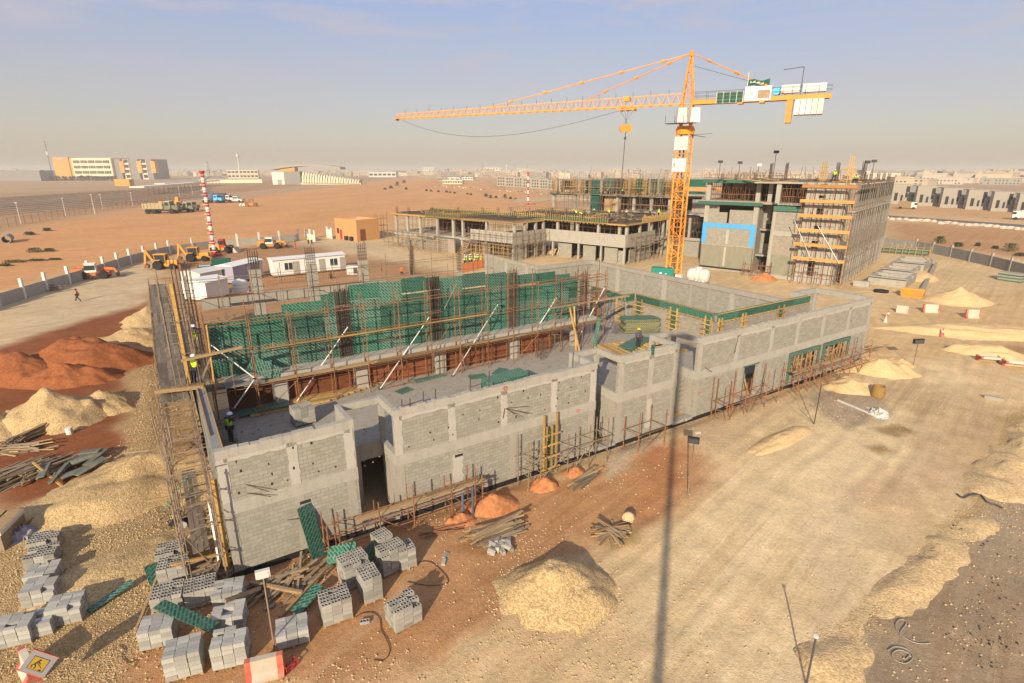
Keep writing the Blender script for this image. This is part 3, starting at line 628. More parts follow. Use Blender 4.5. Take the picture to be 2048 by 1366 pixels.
# recess light wells
for j, (a, b, dep) in enumerate([(6.1, 8.15, 2.1), (21.8, 23.75, 2.3), (29.45, 31.55, 2.4)]):
    for nm, x0, x1 in (('L', a-.25, a), ('R', b, b+.25)):
        m = MB(); m.box(x0, .25, 0, x1, dep, 3.02); part(m, 'return_wall', M['conc'] if nm == 'R' else M['block'])
        m = MB(); m.box(x0-.02, .29, 3.02, x1+.02, dep, 3.66); part(m, 'ring_beam', M['conc_l'])
        m = MB(); m.box(x0, .28, 5.84, x1, dep, WT-.01); part(m, 'ring_beam', M['conc_l'])
        m = MB(); m.box(x0, dep-.02, 3.2, x1, dep+.28, WT-.012); part(m, 'column', M['conc_l'])
        if j == 0 and nm == 'L':
            m = MB(); m.add([(x0+.03,.3,3.66),(x1-.03,.3,3.66),(x1-.03,dep,3.66),(x0+.03,dep,3.66),(x0+.03,.3,5.84),(x1-.03,.3,5.84),(x1-.03,dep,5.84),(x0+.03,dep,5.84)], [(0,3,2,1),(4,5,6,7),(0,1,5,4),(1,2,6,5),(2,3,7,6),(3,0,4,7)]); part(m, 'return_wall', M['conc_l'])
    m = MB(); m.box(a-.02, dep, 5.88, b+.02, dep+.26, WT-.03); part(m, 'ring_beam', M['conc_l'])
    m = MB(); m.box(a+.005, dep, 2.75, b-.005, dep+.3, 3.72); part(m, 'edge_beam', M['conc'])
    m = MB(); m.box(a+.002, .04, -.6, b-.002, .3, -.09); part(m, 'footing', M['bitumen'])
    m = MB(); m.box(a+.02, -.05, -.085, b-.02, .5, .14); part(m, 'sill', M['conc'])
    m = MB(); m.box((a+b)/2-.5, dep+.1, 0, (a+b)/2-.2, dep+.4, 2.75); part(m, 'column', M['conc'])
m = MB(); m.box(29.3, 1.0, .3, 29.44, 1.15, 3.0)
for k in range(7): m.box(31.0, .9, .3+k*.4, 31.5, .95, .36+k*.4)
part(m, 'ladder', M['wood_g'])
# floor slab of the upper storey (with the three wells left out)
m = MB(); cur = .42
for a, b, dep in [(6.1, 8.15, 2.4), (21.8, 23.75, 2.6), (29.45, 31.55, 2.7)]:
    m.box(cur, .26, 3.05, a-.26, 12.4, 3.32); m.box(a-.26, dep+.3, 3.05, b+.26, 12.4, 3.32); cur = b+.26
m.box(cur, .26, 3.05, 38.3, 12.4, 3.32); m.box(31, 12.4, 3.05, 38.3, 31.5, 3.32); m.box(38.3, .26, 3.05, 56.1, 3.6, 3.32)
part(m, 'floor_slab', M['slab'])
m = MB(); m.box(.3, 12.3, 0, 31, 12.5, 3.04); part(m, 'back_wall', M['void'])  # near-black sheet puts the ground floor's darkness into the colour
m = MB(); m.box(37.6, 3.6, -.3, 48.5, 31.4, -.05); part(m, 'court_floor', M['slab'])
for s in (44.0, 50.0):
    m = MB(); m.box(s, 1.2, 0, s+.4, 1.6, 3.05); part(m, 'column', M['conc'])
# window shutters and door form left in the openings
for (a, b, c, d) in OPEN4[1:]:
    m = MB(); m.box(a-.12, -.16, d-.35, b+.1, -.02, d-.02); m.box(a-.12, -.14, c-.5, a+.2, -.02, d-.36); m.box(b-.1, -.14, c, b+.12, -.02, d-.36); part(m, 'opening_form', M['green2'])
    m = MB(); k = a+.45
    while k < b: m.beam((k, .08, c), (k+rnd.uniform(-.12, .12), .08, d-.3), .09, .1); k += rnd.uniform(.5, .95)
    m.beam((a+.3, .16, c+.1), (b-.6, .16, d-.5), .09, .05); m.box(a, .15, (c+d)/2, b, .2, (c+d)/2+.1); part(m, 'shutter_strut', M['wood'])
m = MB(); m.box(37.4, .3, .12, 37.9, .42, 2.9); part(m, 'opening_form', M['green2'])
m = MB(); m.box(37.2, -.02, 2.9, 39.3, .12, 3.05); part(m, 'opening_form', M['green'])
# rear part of the near building: higher hall with grey columns
m = MB(); m.box(.3, 10.9, 5.15, 31.2, 12.1, 5.55); part(m, 'walkway_slab', M['conc_l'])
for s in (4.3, 9.6, 15.6, 22.2, 28.4):
    m = MB(); m.box(s, 10.75, 3.32, s+.75, 11.1, 5.15); part(m, 'column', M['conc_l'])
for (a, b) in ((1.6, 4.2), (5.2, 9.5), (10.5, 15.5), (16.6, 22.1), (23.2, 26.5)):
    m = MB(); m.box(a, 11.2, 3.32, b, 11.26, 5.15); part(m, 'infill_board', M['ply_r'])
def cage(mb, x, y, z0, z1, w_, d_, nb=4, r=.022, tie=.35):
    for i in range(nb):
        for (px, py) in ((x+w_*i/(nb-1), y), (x+w_*i/(nb-1), y+d_)):
            mb.tube((px, py, z0), (px+rnd.uniform(-.02, .02), py+rnd.uniform(-.02, .02), z1+rnd.uniform(-.25, .2)), r, 4)
    z = z0+.2
    while z < z0+(z1-z0)*.8:
        for p, q in (((x, y), (x+w_, y)), ((x+w_, y), (x+w_, y+d_)), ((x+w_, y+d_), (x, y+d_)), ((x, y+d_), (x, y))): mb.tube((*p, z), (*q, z), r*.7, 4)
        z += tie
for s in (8.9, 15.7, 22.6, 30.0):
    m = MB(); cage(m, s, 11.75, 5.55, 10.4 if s < 28 else 9.4, .85, .25, 7, .024, .22); part(m, 'rebar_cage', M['rust_d'])
for s in (6.7, 12.1, 17.5, 23.4, 29.4):
    m = MB(); m.box(s, 33.8, -.2, s+(1.0 if s < 20 else .5), 34.3, 8.6 if s < 20 else 6.4); part(m, 'column', M['conc'])
    m = MB(); cage(m, s+.05, 33.85, 8.6 if s < 20 else 6.4, 10.5 if s < 20 else 9.6, .85 if s < 20 else .4, .4, 5, .024, .35); part(m, 'rebar_cage', M['rust_d'])
for a, b in ((2.2, 6.7), (7.7, 12.1), (13.1, 17.5), (18.5, 20.4)):
    m = MB(); m.box(a, 33.85, 5.2, b, 34.25, 6.25); part(m, 'edge_beam', M['conc'])
m = MB(); m.box(.05, 11.5, 0, .3, 45.5, 5.4); part(m, 'block_wall', M['block'])
m = MB(); m.box(-.3, 11.6, 0, -.26, 45, 5.6); part(m, 'wall_form', M['ply_r'])
m = MB(); cage(m, -.15, 11.0, 6.2, 13.0, .9, 1.1, 6, .02, .8); part(m, 'rebar_cage', M['rust_d'])
m = MB(); cage(m, 24.0, 9.3, 3.32, 5.0, .6, .6, 5, .016, .3); cage(m, 33.9, 11.3, 3.32, 4.9, .5, .5, 4, .016, .3); part(m, 'rebar_cage', M['rust_d'])
# right wing: inner court walls
m = MB(); m.box(39.3, 32.2, 0, 39.55, 44.6, 5.9); part(m, 'block_wall', M['block'])
m = MB(); m.box(39.25, 32.2, 5.9, 39.65, 44.7, 6.35); part(m, 'ring_beam', M['conc'])
m = MB(); m.box(39.3, 31.5, 0, 48.1, 31.75, 5.9); part(m, 'block_wall', M['block'])
m = MB(); m.box(39.2, 31.4, 5.9, 48.3, 31.85, 6.35); part(m, 'ring_beam', M['conc'])
m = MB(); m.box(48.1, 3.9, 0, 48.35, 31.7, 5.9); part(m, 'block_wall', M['block'])
m = MB(); m.box(48.0, 3.9, 5.9, 48.45, 31.4, 6.35); part(m, 'ring_beam', M['conc'])
for t, wd, mt in ((6.5, .3, 'conc'), (9.2, .6, 'conc_l'), (12.2, .25, 'conc'), (14.6, .3, 'conc'), (18.2, .7, 'conc_l'), (22.0, .3, 'conc'), (26.0, .6, 'conc_l'), (29.5, .3, 'conc')):
    m = MB(); m.box(48.04, t, 0, 48.1, t+wd, 5.9); part(m, 'column', M[mt])
for t in (33.5, 38.6, 44.0):
    m = MB(); m.box(39.22, t, 0, 39.3, t+.6, 5.9); part(m, 'column', M['conc_l'])
m = MB(); m.box(56.1, .25, 0, 56.4, 5.6, 3.02); part(m, 'block_wall', M['block'])
for (a, b) in ((56.1, 56.42),):
    m = MB(); m.box(a, .28, 5.8, b, 5.6, WT+.02); part(m, 'ring_beam', M['conc_l'])
m = MB(); m.box(52.2, 5.35, 5.8, 56.1, 5.75, WT+.03); part(m, 'ring_beam', M['conc_l'])
for (x, y) in ((52.2, 5.3), (55.9, 5.3), (52.3, 3.75)):
    m = MB(); m.box(x, y, 3.3, x+.5, y+.45, 5.8); part(m, 'column', M['conc_l'])
m = MB(); m.box(52.3, 4.2, 5.82, 52.75, 5.35, WT+.015); part(m, 'ring_beam', M['conc_l'])
m = MB(); m.box(52.75, 5.45, 3.3, 55.9, 5.65, 5.8); part(m, 'block_wall', M['block'])
# walls being formed round the upper court: block panels between green column boxes
m = MB(); m.box(38.35, 4.1, 3.32, 38.55, 12.9, 5.6); part(m, 'block_wall', M['block_pale'])
m = MB(); m.box(37.0, 13.6, 3.32, 37.2, 18.6, 5.6); part(m, 'block_wall', M['conc_d'])
m = MB(); m.box(37.22, 13.25, 3.32, 38.34, 13.4, 5.6); part(m, 'block_wall', M['block_pale'])
m = MB(); m.box(37.8, 3.7, 3.32, 52.2, 3.9, 5.6); part(m, 'block_wall', M['block_pale'])
# bars sticking out of the walls
m = MB()
for p, q in (((1.0, .02, 4.35), (1.9, -.35, 3.85)), ((1.0, .02, 3.9), (1.95, -.3, 3.55)), ((14.9, .02, 4.75), (15.6, -.5, 4.2)), ((14.9, .02, 4.75), (16.2, -.35, 4.7)), ((14.9, .02, 4.75), (16.1, -.6, 4.35)), ((14.85, -.03, 4.8), (14.7, -.06, 4.2)), ((36.0, -.05, 5.7), (35.6, -.12, 4.4)), ((32.4, -.03, 3.9), (32.9, -.3, 3.5)), ((2.5, .02, 1.9), (3.4, -.2, 1.8))): m.tube(p, q, .022, 5)
part(m, 'starter_bar', M['rust_d'])
m = MB()
for s in (8.7, 9.15, 9.9, 10.6): m.tube((s, .14, 6.1), (s+.02, .14, 6.1+rnd.uniform(.4, 1.0)), .03, 5)
for s in (12.7, 13.9, 19.9): m.tube((s, .14, 6.1), (s+.03, .14, 6.1+rnd.uniform(.5, 1.4)), .03, 5)
m.tube((8.7, .14, 6.3), (9.9, .14, 6.4), .02, 5); m.tube((12.7, .14, 6.5), (13.9, .14, 6.6), .02, 5)
part(m, 'starter_bar', M['rust_d'])
for (a, b, c, d, sd) in ((.3, 2.2, 2.2, 2.7, 4), (11.0, 12.1, .9, 2.4, 6), (26.4, 27.2, 1.2, 2.4, 7), (36.3, 37.2, 1.2, 2.6, 9)):
    pass
for (a, z0, z1, wd, sd) in ((3.35, .5, 2.4, .45, 6), (11.5, .1, 2.75, .5, 8), (26.6, .4, 2.6, .35, 9)):
    part(ragged(a, a+wd, z0, z1, .12, 0, sd, .016, True), 'mortar_smear', M['plaster'])
for (a, z0) in ((3.2, 2.5), (11.55, 2.55)): part(MB().box(a, -.02, z0, a+.5, .05, z0+.16), 'wall_gap', M['void'])

for (cx, cz, rr) in ((14.85, 6.03, .13), (20.3, 3.3, .13), (32.0, 1.9, .1)):
    m = MB()
    for k in range(12):
        a = 2*math.pi*k/12; b = 2*math.pi*(k+1)/12
        m.prism([(cx+rr*.65*math.cos(a), cz+rr*.65*math.sin(a)), (cx+rr*math.cos(a), cz+rr*math.sin(a)), (cx+rr*math.cos(b), cz+rr*math.sin(b)), (cx+rr*.65*math.cos(b), cz+rr*.65*math.sin(b))], lambda u, v, d: (u, d, v), -.085, -.05)
    part(m, 'paint_mark', M['barrier_r'])
# ================================================ scaffolds, formwork and props on the near building
def scaffold(label, loc, rz, xs, ys, zs, top, planks=(), mat='rust', braces=(), r=.03, trans=1, seed=1, group=None, zb=lambda x: 0.0, toe=None, ext=.25, mess=0):
    t = thing('scaffold', label, 'scaffold', loc, rz, group); q = random.Random(seed)
    tp = top if callable(top) else (lambda x: q.uniform(*top))
    for x in xs:
        for y in ys:
            m = MB(); z1 = tp(x); m.tube((x, y, zb(x)), (x+q.uniform(-.03, .03), y+q.uniform(-.03, .03), z1), r, 6)
            z = zb(x)+.5
            while z < z1-.2: m.tube((x, y, z), (x, y, z+.07), r*1.7, 6); z += 1.0
            m.build('standard', M[mat], t)
    for z in zs:
        for y in ys:
            m = MB(); yo = y+q.uniform(-.02, .02)
            xr = [x for x in xs if tp(x) > z-.1] or xs
            m.tube((min(xr)-q.uniform(0, ext), yo+r*2, z), (max(xr)+q.uniform(0, ext), yo+r*2, z+q.uniform(-.03, .03)), r*.85, 6); m.build('ledger', M[mat], t)
        if trans and len(ys) > 1:
            for x in xs[::trans]:
                m = MB(); m.tube((x+r*2, min(ys)-.15, z+r*1.8), (x+r*2, max(ys)+.15, z+r*1.8), r*.8, 5); m.build('transom', M[mat], t)
    for (p, e) in braces:
        m = MB(); m.tube(p, e, r*.8, 5); m.build('brace', M[mat], t)
    for pl in planks:
        x0, x1, y0, y1, z = pl[:5]; wm = pl[5] if len(pl) > 5 else 'wood'
        ny = max(1, int(round((y1-y0)/.24))); nx_ = max(1, int(round((x1-x0)/3.9)))
        for i in range(nx_):
            for j in range(ny):
                a = x0+(x1-x0)*i/nx_-.1; b = x0+(x1-x0)*(i+1)/nx_+q.uniform(-.05, .2); y = y0+(y1-y0)*j/ny
                m = MB(); m.box(a, y+.01, z+q.uniform(0, .03), b, y+(y1-y0)/ny-.015, z+.05+q.uniform(0, .02)); m.build('plank', M[wm], t)
    if toe:
        for (x0, x1, y, z, hh, wm) in toe:
            m = MB(); m.box(x0, y-.03, z, x1, y, z+hh); m.build('toe_board', M[wm], t)
    for k in range(mess):
        x = q.uniform(min(xs), max(xs)); y = q.choice(ys); z = q.uniform(.3, max(zs)); l_ = q.uniform(1, 3.2); a_ = q.choice((0, 0, 1.57, q.uniform(0, 1.57)))*q.choice((1, -1)); m = MB(); m.tube((x, y+r*2.5, z), (x+l_*math.cos(a_), y+r*2.5+q.uniform(-.2, .2), z+l_*math.sin(a_)*.8), r*.8, 5); m.build('brace', M[q.choice([mat, 'tube', 'wood_g'])], t)
    return t
def fr(a, b, n): return [a+(b-a)*i/(n-1) for i in range(n)]
# long interior scaffold in front of the green wall
scaffold('long rusty scaffold with plank walkways in front of the green formwork wall', PA(0, 9.95, 3.32), AZ_A, fr(.9, 31.2, 14), [0, .85], [1.95, 4.2, 6.0], (6.2, 7.5),
   [(2.6, 31.5, .1, .62, 2.0, 'wood'), (4.0, 19.5, -.1, .14, 4.25, 'wood_y'), (25.5, 34.0, -.1, .35, 3.9, 'wood')], 'rust',
   [((3.2, 0, 0), (5.6, 0, 1.9)), ((10.2, .85, 0), (12.5, .85, 1.9)), ((14.9, 0, 1.9), (17.2, .9, 4.2)), ((21.9, 0, 0), (24.2, 0, 1.9)), ((26.5, 0, .1), (29, 0, 2.0)), ((24.2, 0, 2.0), (27.6, 0, 4.0))], .032, 1, 11, mess=16)
# second line of shoring under the walkway
scaffold('short rusty shoring frames under the walkway by the brown boards', PA(0, 10.55, 3.32), AZ_A, fr(9.0, 30.0, 16), [0], [.5, 1.1, 1.6], (1.65, 1.9), (), 'rust', (), .026, 0, 12)
# left hand scaffold along the side wall (local x runs back along the wall)
scaffold('tall weathered scaffold with timber decks along the left side wall', PA(-.35, 0, 0), AZ_A+R(90), fr(-.6, 46, 24), [0, 1.5], [1.5, 3.1, 4.7, 5.85], lambda x: (6.4 if x < 6 else 7.4)+.7*math.sin(x*3.1),
   [(8.2, 46.0, .1, 1.42, 5.95, 'deck'), (.2, 8.4, .45, 1.15, 1.55, 'deck'), (9.4, 10.0, -1.3, 1.15, 6.15, 'wood')], 'tube',
   [((-.6, 1.35, 0), (2.9, 1.35, 4.7)), ((6.5, 1.35, 0), (10, 1.35, 4.7)), ((17.2, 1.5, 0), (20.8, 1.5, 4.7)), ((-.6, 0, 0), (-.6, 1.35, 3.1))], .034, 1, 13, mess=84)
scaffold('upper ledger frame of weathered tubes round the tall bar cage at the left corner', PA(.3, 9.2, 6.05), AZ_A+R(90), fr(.4, 15.2, 7), [.05, 1.25], [2.0, 3.9], (4.4, 5.2), (), 'tube', (), .03, 1, 14)
# thin timber battens across the left gap (one heap of identical laths)
lath = MB().box(-.55, -.03, 0, .55, .03, .035).mesh('lath', M['wood_g'])
for k in range(44):
    o = inst('timber_lath', lath, None, PA(.95+rnd.uniform(-.1, .1), .7+k*.21, 3.75+rnd.uniform(-.05, .05)), (rnd.uniform(-.03, .03), 0, AZ_A+rnd.uniform(-.05, .05)))
    tag(o, 'short timber lath in the ladder like row behind the left upstand', 'lath', 'laths behind the left upstand')
    if k % 2:
        o = inst('timber_lath', lath, None, PA(-.62+rnd.uniform(-.1, .1), .5+k*.36, 2.2+rnd.uniform(-.3, .3)), (rnd.uniform(-.1, .1), 0, AZ_A+rnd.uniform(-.08, .08)))
        tag(o, 'short timber lath bracing the outside of the left wall under the scaffold', 'lath', 'laths outside the left wall')
# front scaffolds
scaffold('low rusty scaffold with a long plank spanning the first dark recess', PA(4.0, -1.45, -.3), AZ_A, [0, .55, 2.6, 4.4, 6.6, 8.0, 8.5], [0, .85], [.75, 1.55], (2.0, 2.9), [(1.6, 8.7, .2, .7, 1.6, 'wood')], 'rust', [((2.6, 0, 1.55), (4.4, 0, .1)), ((6.6, 0, 1.5), (8.0, 0, .1))], .034, 1, 21)
scaffold('grey and rusty scaffold frame round the timber column form', PA(15.5, -1.55, -.3), AZ_A, [0, .9, 2.9, 4.6, 6.1], [0, 1.1], [1.0, 2.0], (2.5, 3.4), (), 'tube', [((0, 0, .1), (2.9, 0, 2)), ((2.9, 0, 0), (4.6, 0, 2))], .034, 1, 22, mess=5)
scaffold('small rusty cube scaffold standing alone in front of the second wall pier', PA(24.0, -1.9, -.3), AZ_A, [0, 2.5], [0, 1.35], [.1, 1.5], (2.4, 3.3), (), 'rust', [((0, 0, .1), (2.5, 0, 1.5))], .036, 1, 23)
scaffold('rusty scaffold with crossing braces before the narrow doorway', PA(33.2, -1.75, -.3), AZ_A, [0, .5, 2.2, 2.6, 4.8, 6.4], [0, 1.3], [.15, 1.4], (2.5, 3.4), (), 'rust', [((0, 0, .1), (2.2, 0, 1.4)), ((2.6, 0, .1), (4.8, 0, 1.4)), ((4.8, 1.3, .1), (6.4, 1.3, 1.4))], .034, 1, 24, mess=6)
scaffold('rusty scaffold with a long plank under the two shuttered windows', PA(42.3, -1.8, -.1), AZ_A, fr(0, 11.4, 8), [0, 1.3], [.9, 1.9], (2.5, 3.6), [(0, 8.5, .2, .7, 1.95, 'wood')], 'rust', [((0, 0, 0), (1.6, 0, 1.9)), ((4.8, 0, 0), (3.2, 0, 1.9)), ((6.4, 0, 0), (8.1, 0, 1.9)), ((9.7, 0, 0), (11.4, 0, 1.9)), ((1.6, 0, 1.9), (1.2, -1.6, .1))], .034, 1, 25, mess=10)
scaffold('thin scaffold poles round the grey columns behind the green wall', PA(0, 31.8, 0), AZ_A, fr(1.2, 33, 13), [0, 1.4], [2.0, 4.0, 6.6, 8.2], (7.2, 9.6), [(17, 21, .1, .6, 8.25, 'wood_g'), (2.5, 6.5, .0, .3, 6.65, 'ply_r'), (12, 17, .0, .3, 6.65, 'ply_r')], 'tube', [((3, 0, 0), (6, 0, 4)), ((10, 0, 4), (13, 0, 0)), ((22, 0, 0), (26, 0, 4))], .032, 2, 26, mess=18)
scaffold('rusty low working scaffold directly behind the green wall', PA(0, 15.0, 0), AZ_A, fr(1.0, 30, 13), [0], [5.6, 7.4], (7.6, 9.3), (), 'rust', [((1, 0, 5.6), (4, 0, 7.4))], .03, 0, 29)
scaffold('bright orange scaffold tower at the right end of the green wall', PA(31.2, 12.6, 3.32), AZ_A, [0, 1.3, 2.6], [0, 1.4, 2.8], [2.0, 3.9, 5.0], (5.6, 6.4), [(0, 2.6, 0, .5, 3.95)], 'rust', [((0, 0, 2), (2.6, 0, 3.9)), ((1.3, 0, 3.9), (2.6, 1.4, 5))], .032, 1, 27)
# green formwork wall
fw = thing('formwork_wall', 'long wall of green basket weave formply panels between dark bar cages', 'formwork', PA(0, 12.02, 5.5), AZ_A)
edges = [1.0, 3.3, 5.5, 8.0, 8.85, 9.85, 12.0, 13.7, 15.55, 16.7, 18.6, 20.6, 22.5, 23.55, 25.4, 27.4, 29.0, 29.9]
for i in range(len(edges)-1):
    a, b = edges[i], edges[i+1]
    tz = float(np.interp((a+b)/2, [1, 3.6, 5.4, 8.3, 10.7, 13.6, 16.7, 20.5, 23.8, 27.3, 28.4, 30], [8.9, 8.97, 9.63, 9.9, 10.35, 10.47, 10.44, 10.2, 9.9, 9.65, 9.28, 8.9]))-5.5
    cuts = [0, tz*.47, tz*.8, tz] if i % 3 else [0, tz*.3, tz*.68, tz]
    for z0, z1 in zip(cuts, cuts[1:]):
        m = MB(); d = rnd.uniform(0, .05); m.box(a+.01, .0+d, z0+.01, b-.01, .03+d, z1-.01+(rnd.uniform(-.1, .14) if z1 > 3 else 0)); m.build('panel', M['green' if rnd.random() < .6 else 'green2'], fw)
for z in (1.45, 2.6, 3.3):
    m = MB(); m.box(1, .1, z, 29.8, .2, z+.12); m.build('waler', M['wood_y'], fw)
# beam forms round the upper court
def beam_form(label, p, q, z0=5.62, z1=6.3, posts=()):
    p = Vector(p); q = Vector(q); L = (q-p).length; ang = math.atan2(q.y-p.y, q.x-p.x)
    t = thing('beam_form', label, 'formwork', PA(p.x, p.y, z0), AZ_A+ang, 'green beam forms round the upper court'); h = z1-z0
    n = max(1, int(L/2.6))
    for i in range(n):
        m = MB(); m.box(L*i/n+.01, -.03, 0, L*(i+1)/n-.01, 0, h); m.build('panel', M['green'], t)
        m = MB(); m.box(L*i/n+.01, .27, 0, L*(i+1)/n-.01, .3, h); m.build('panel', M['green2'], t)
    for z in (-.06, h):
        m = MB(); m.box(0, -.09, z, L, -.03, z+.07); m.build('waler', M['wood_y'], t)
    m = MB(); m.box(0, .0, .05, L, .27, h-.1); m.build('fresh_concrete', M['conc_d'], t)
    k = .3
    m = MB()
    while k < L: m.tube((k, -.25, -.03), (k, .45, -.03), .02, 5); k += .5
    m.build('tie_rod', M['rust'], t)
    for x, w_ in posts:
        m = MB(); m.box(x+.12, -.06, -2.3, x+w_-.12, -.0, 0); m.build('column_panel', M['green'], t)
        for xx in (x, x+w_-.1):
            m = MB(); m.box(xx, -.16, -2.3, xx+.1, -.061, .35); m.build('post', M['wood_y'], t)
        for z in (-2.0, -1.6, -1.2, -.8, -.35):
            m = MB(); m.beam((x-.25, -.2, z), (x+w_+.25, -.2, z), .08, .09); m.build('yoke', M['wood_y'], t)
beam_form('green beam form beside the orange scaffold tower', (37.1, 18.6), (37.1, 13.6), posts=[(.5, .9), (4.0, .8)])
beam_form('short green beam form at the step in the court wall', (37.1, 13.5), (38.3, 13.5))
beam_form('green beam form with two timber column boxes facing the stacked boards', (38.3, 13.3), (38.3, 4.1), posts=[(.1, .9), (4.5, .9), (8.4, .7)])
beam_form('long green beam form running behind the right end of the near wall', (38.3, 3.75), (52.1, 3.75), posts=[(.1, .5), (3.3, .5), (8.6, .9)])
# white push pull props
def prop(label, b, tp, rr=.036):
    t = thing('push_pull_prop', label, 'prop', b, 0, 'white push pull props'); d = Vector(tp)-Vector(b)
    m = MB(); m.tube((0, 0, 0), d, rr, 8); m.build('tube', M['white'], t)
    m = MB(); m.tube(d*.45, d*.52, rr*1.5, 8); m.build('collar', M['steel'], t)
    for e in (Vector((0, 0, 0)), d):
        m = MB(); m.box(e.x-.1, e.y-.1, e.z-.03, e.x+.1, e.y+.1, e.z+.05); m.build('foot_plate', M['steel_d'], t)
def onT(x, y, t0):
    d = Vector(ray(x, y)); e2 = Vector((-math.sin(AZ_A), math.cos(AZ_A), 0)); o = Vector((0, 0, CAMH)); return o+d*((t0-(o-A0).dot(e2))/d.dot(e2))
for lb, (bx, by), (tx, ty) in (('white prop crossing the second bar cage', (590, 808), (697, 652)), ('white prop left of the grey column with timber jambs', (760, 778), (860, 632)), ('white prop in the middle of the hall floor', (905, 752), (997, 607)), ('white prop rising from the far brown boards', (1047, 698), (1114, 594)), ('white prop standing beside the two leaning timbers', (1153, 683), (1210, 574))):
    prop(lb, G(bx, by, 3.34), onT(tx, ty, 11.3))
prop('lower grey prop of the bent pair over the left worker', G(467, 818, 4.3), onT(510, 757, 10.1)); prop('upper grey prop of the bent pair at the left end of the green wall', onT(510, 757, 10.1), onT(420, 688, 11.2))
# timber column form against the front wall
t = thing('column_form', 'tall timber and green column form standing against the near front wall', 'formwork', PA(17.4, -.42, -.3), AZ_A)
for x in (0, .22, .62, .95):
    m = MB(); m.box(x, 0, 0, x+.09, .12, 3.3 if x in (.22, .62) else 4.1); m.build('post', M['wood_y'], t)
m = MB(); m.box(.1, .14, 0, .95, .17, 3.0); m.build('panel', M['green'], t)
for z in (.4, 1.2, 2.0, 2.7):
    m = MB(); m.box(-.2, -.07, z, 1.25, -.005, z+.08); m.build('yoke', M['wood_y'], t)
# loose boards and sheets on the hall floor
def sheet(name, label, cat, c, L, Wd, th, rot, mat, group=None):
    m = MB(); m.box(-L/2, -Wd/2, 0, L/2, Wd/2, th); o = m.build(name, mat, None, c); o.rotation_euler = rot; return tag(o, label, cat, group)
def gz(x, y, z): return G(x, y, z)
sheet('formply_panel', 'green panel lying on the hall floor beside the orange pole', 'panel', gz(860, 757, 3.35), 2.6, .5, .09, (.0, .05, AZ_A+.1), M['green2'])
sheet('formply_panel', 'second green panel lying before the grey column with timber jambs', 'panel', gz(890, 737, 3.35), 2.2, .5, .09, (.0, .06, AZ_A+.3), M['green2'])
sheet('formply_panel', 'small green square lying on the floor near the wall cap', 'panel', gz(808, 781, 3.34), 1.1, .8, .02, (0, 0, AZ_A+.3), M['green2'])
sheet('formply_panel', 'green square sheet lying on the slab in the middle of the hall', 'panel', gz(955, 753, 3.34), 1.3, .9, .02, (0, 0, AZ_A-.2), M['green2'])
sheet('formply_panel', 'green sheet lying near the green crate', 'panel', gz(1000, 743, 3.34), 1.5, .8, .02, (0, 0, AZ_A+.6), M['green2'])
sheet('formply_panel', 'green sheet lying on the slab behind the left worker', 'panel', gz(520, 818, 3.5), 3.4, 1.1, .05, (0, -.05, AZ_A-.05), M['green2'])
sheet('formply_panel', 'grey board on the plank walkway at the left end', 'panel', PA(2.6, 10.4, 5.45), 2.2, .7, .04, (0, 0, AZ_A), M['conc_d'])
sheet('formply_panel', 'green panel leaning askew at the left end of the green wall', 'panel', PA(3.9, 10.9, 6.0), 2.0, .9, .04, (R(80), R(35), AZ_A), M['green2'])
sheet('formply_panel', 'narrow green panel leaning on the shoring beside the leaning timbers', 'panel', PA(30.0, 9.4, 4.6), 2.6, .35, .05, (R(10), R(-80), AZ_A), M['green2'])
sheet('formply_panel', 'small green strip standing in the cap of the third wall', 'panel', PA(26.7, -.03, 5.9), .25, .1, .7, (0, 0, AZ_A), M['green'])
t = thing('panel_stack', 'green crate like stack of panels on the hall floor behind the wall cap', 'panel stack', PA(18.3, 5.4, 3.33), AZ_A+.12)
for k in range(9):
    m = MB(); m.box(-1.7, -.6+rnd.uniform(-.02, .02), k*.12, 1.7, .6, k*.12+.11); m.build('panel', M['green' if k < 8 else 'green2'], t)
for x in (-1.6, 1.5):
    m = MB(); m.box(x, -.66, 0, x+.1, -.61, 1.1); m.build('strap', M['steel_d'], t)
t = thing('panel_stack', 'tall stack of green panels with timber edges beside the round bar cage', 'panel stack', gz(1278, 662, 3.33), AZ_A-.45)
for k in range(11):
    m = MB(); a = rnd.uniform(-.12, .12); m.box(-1.7+a, -.75, k*.115, 1.7+a, .75, k*.115+.06); m.build('panel', M['green2'], t)
    m = MB(); m.box(-1.65+a, -.7, k*.115+.06, 1.65+a, .7, k*.115+.112); m.build('batten', M['wood_y'], t)
m = MB(); m.box(-1.75, -.78, 1.27, 1.75, .78, 1.32); m.build('panel', M['green2'], t)
t = thing('panel_stack', 'low stack of green sheets behind the worker in the yellow helmet', 'panel stack', gz(1270, 690, 3.33), AZ_A+.35)
for k in range(4):
    m = MB(); a = rnd.uniform(-.2, .2); m.box(-2.0+a, -.7, k*.07, 2.0+a, .7, k*.07+.06); m.build('panel', M['green2'], t)
t = thing('block_stack', 'pallet of dark hollow blocks on the hall floor behind the first wall cap', 'block stack', gz(607, 845, 3.33), AZ_A+.1)
HOLDER_INNER = t
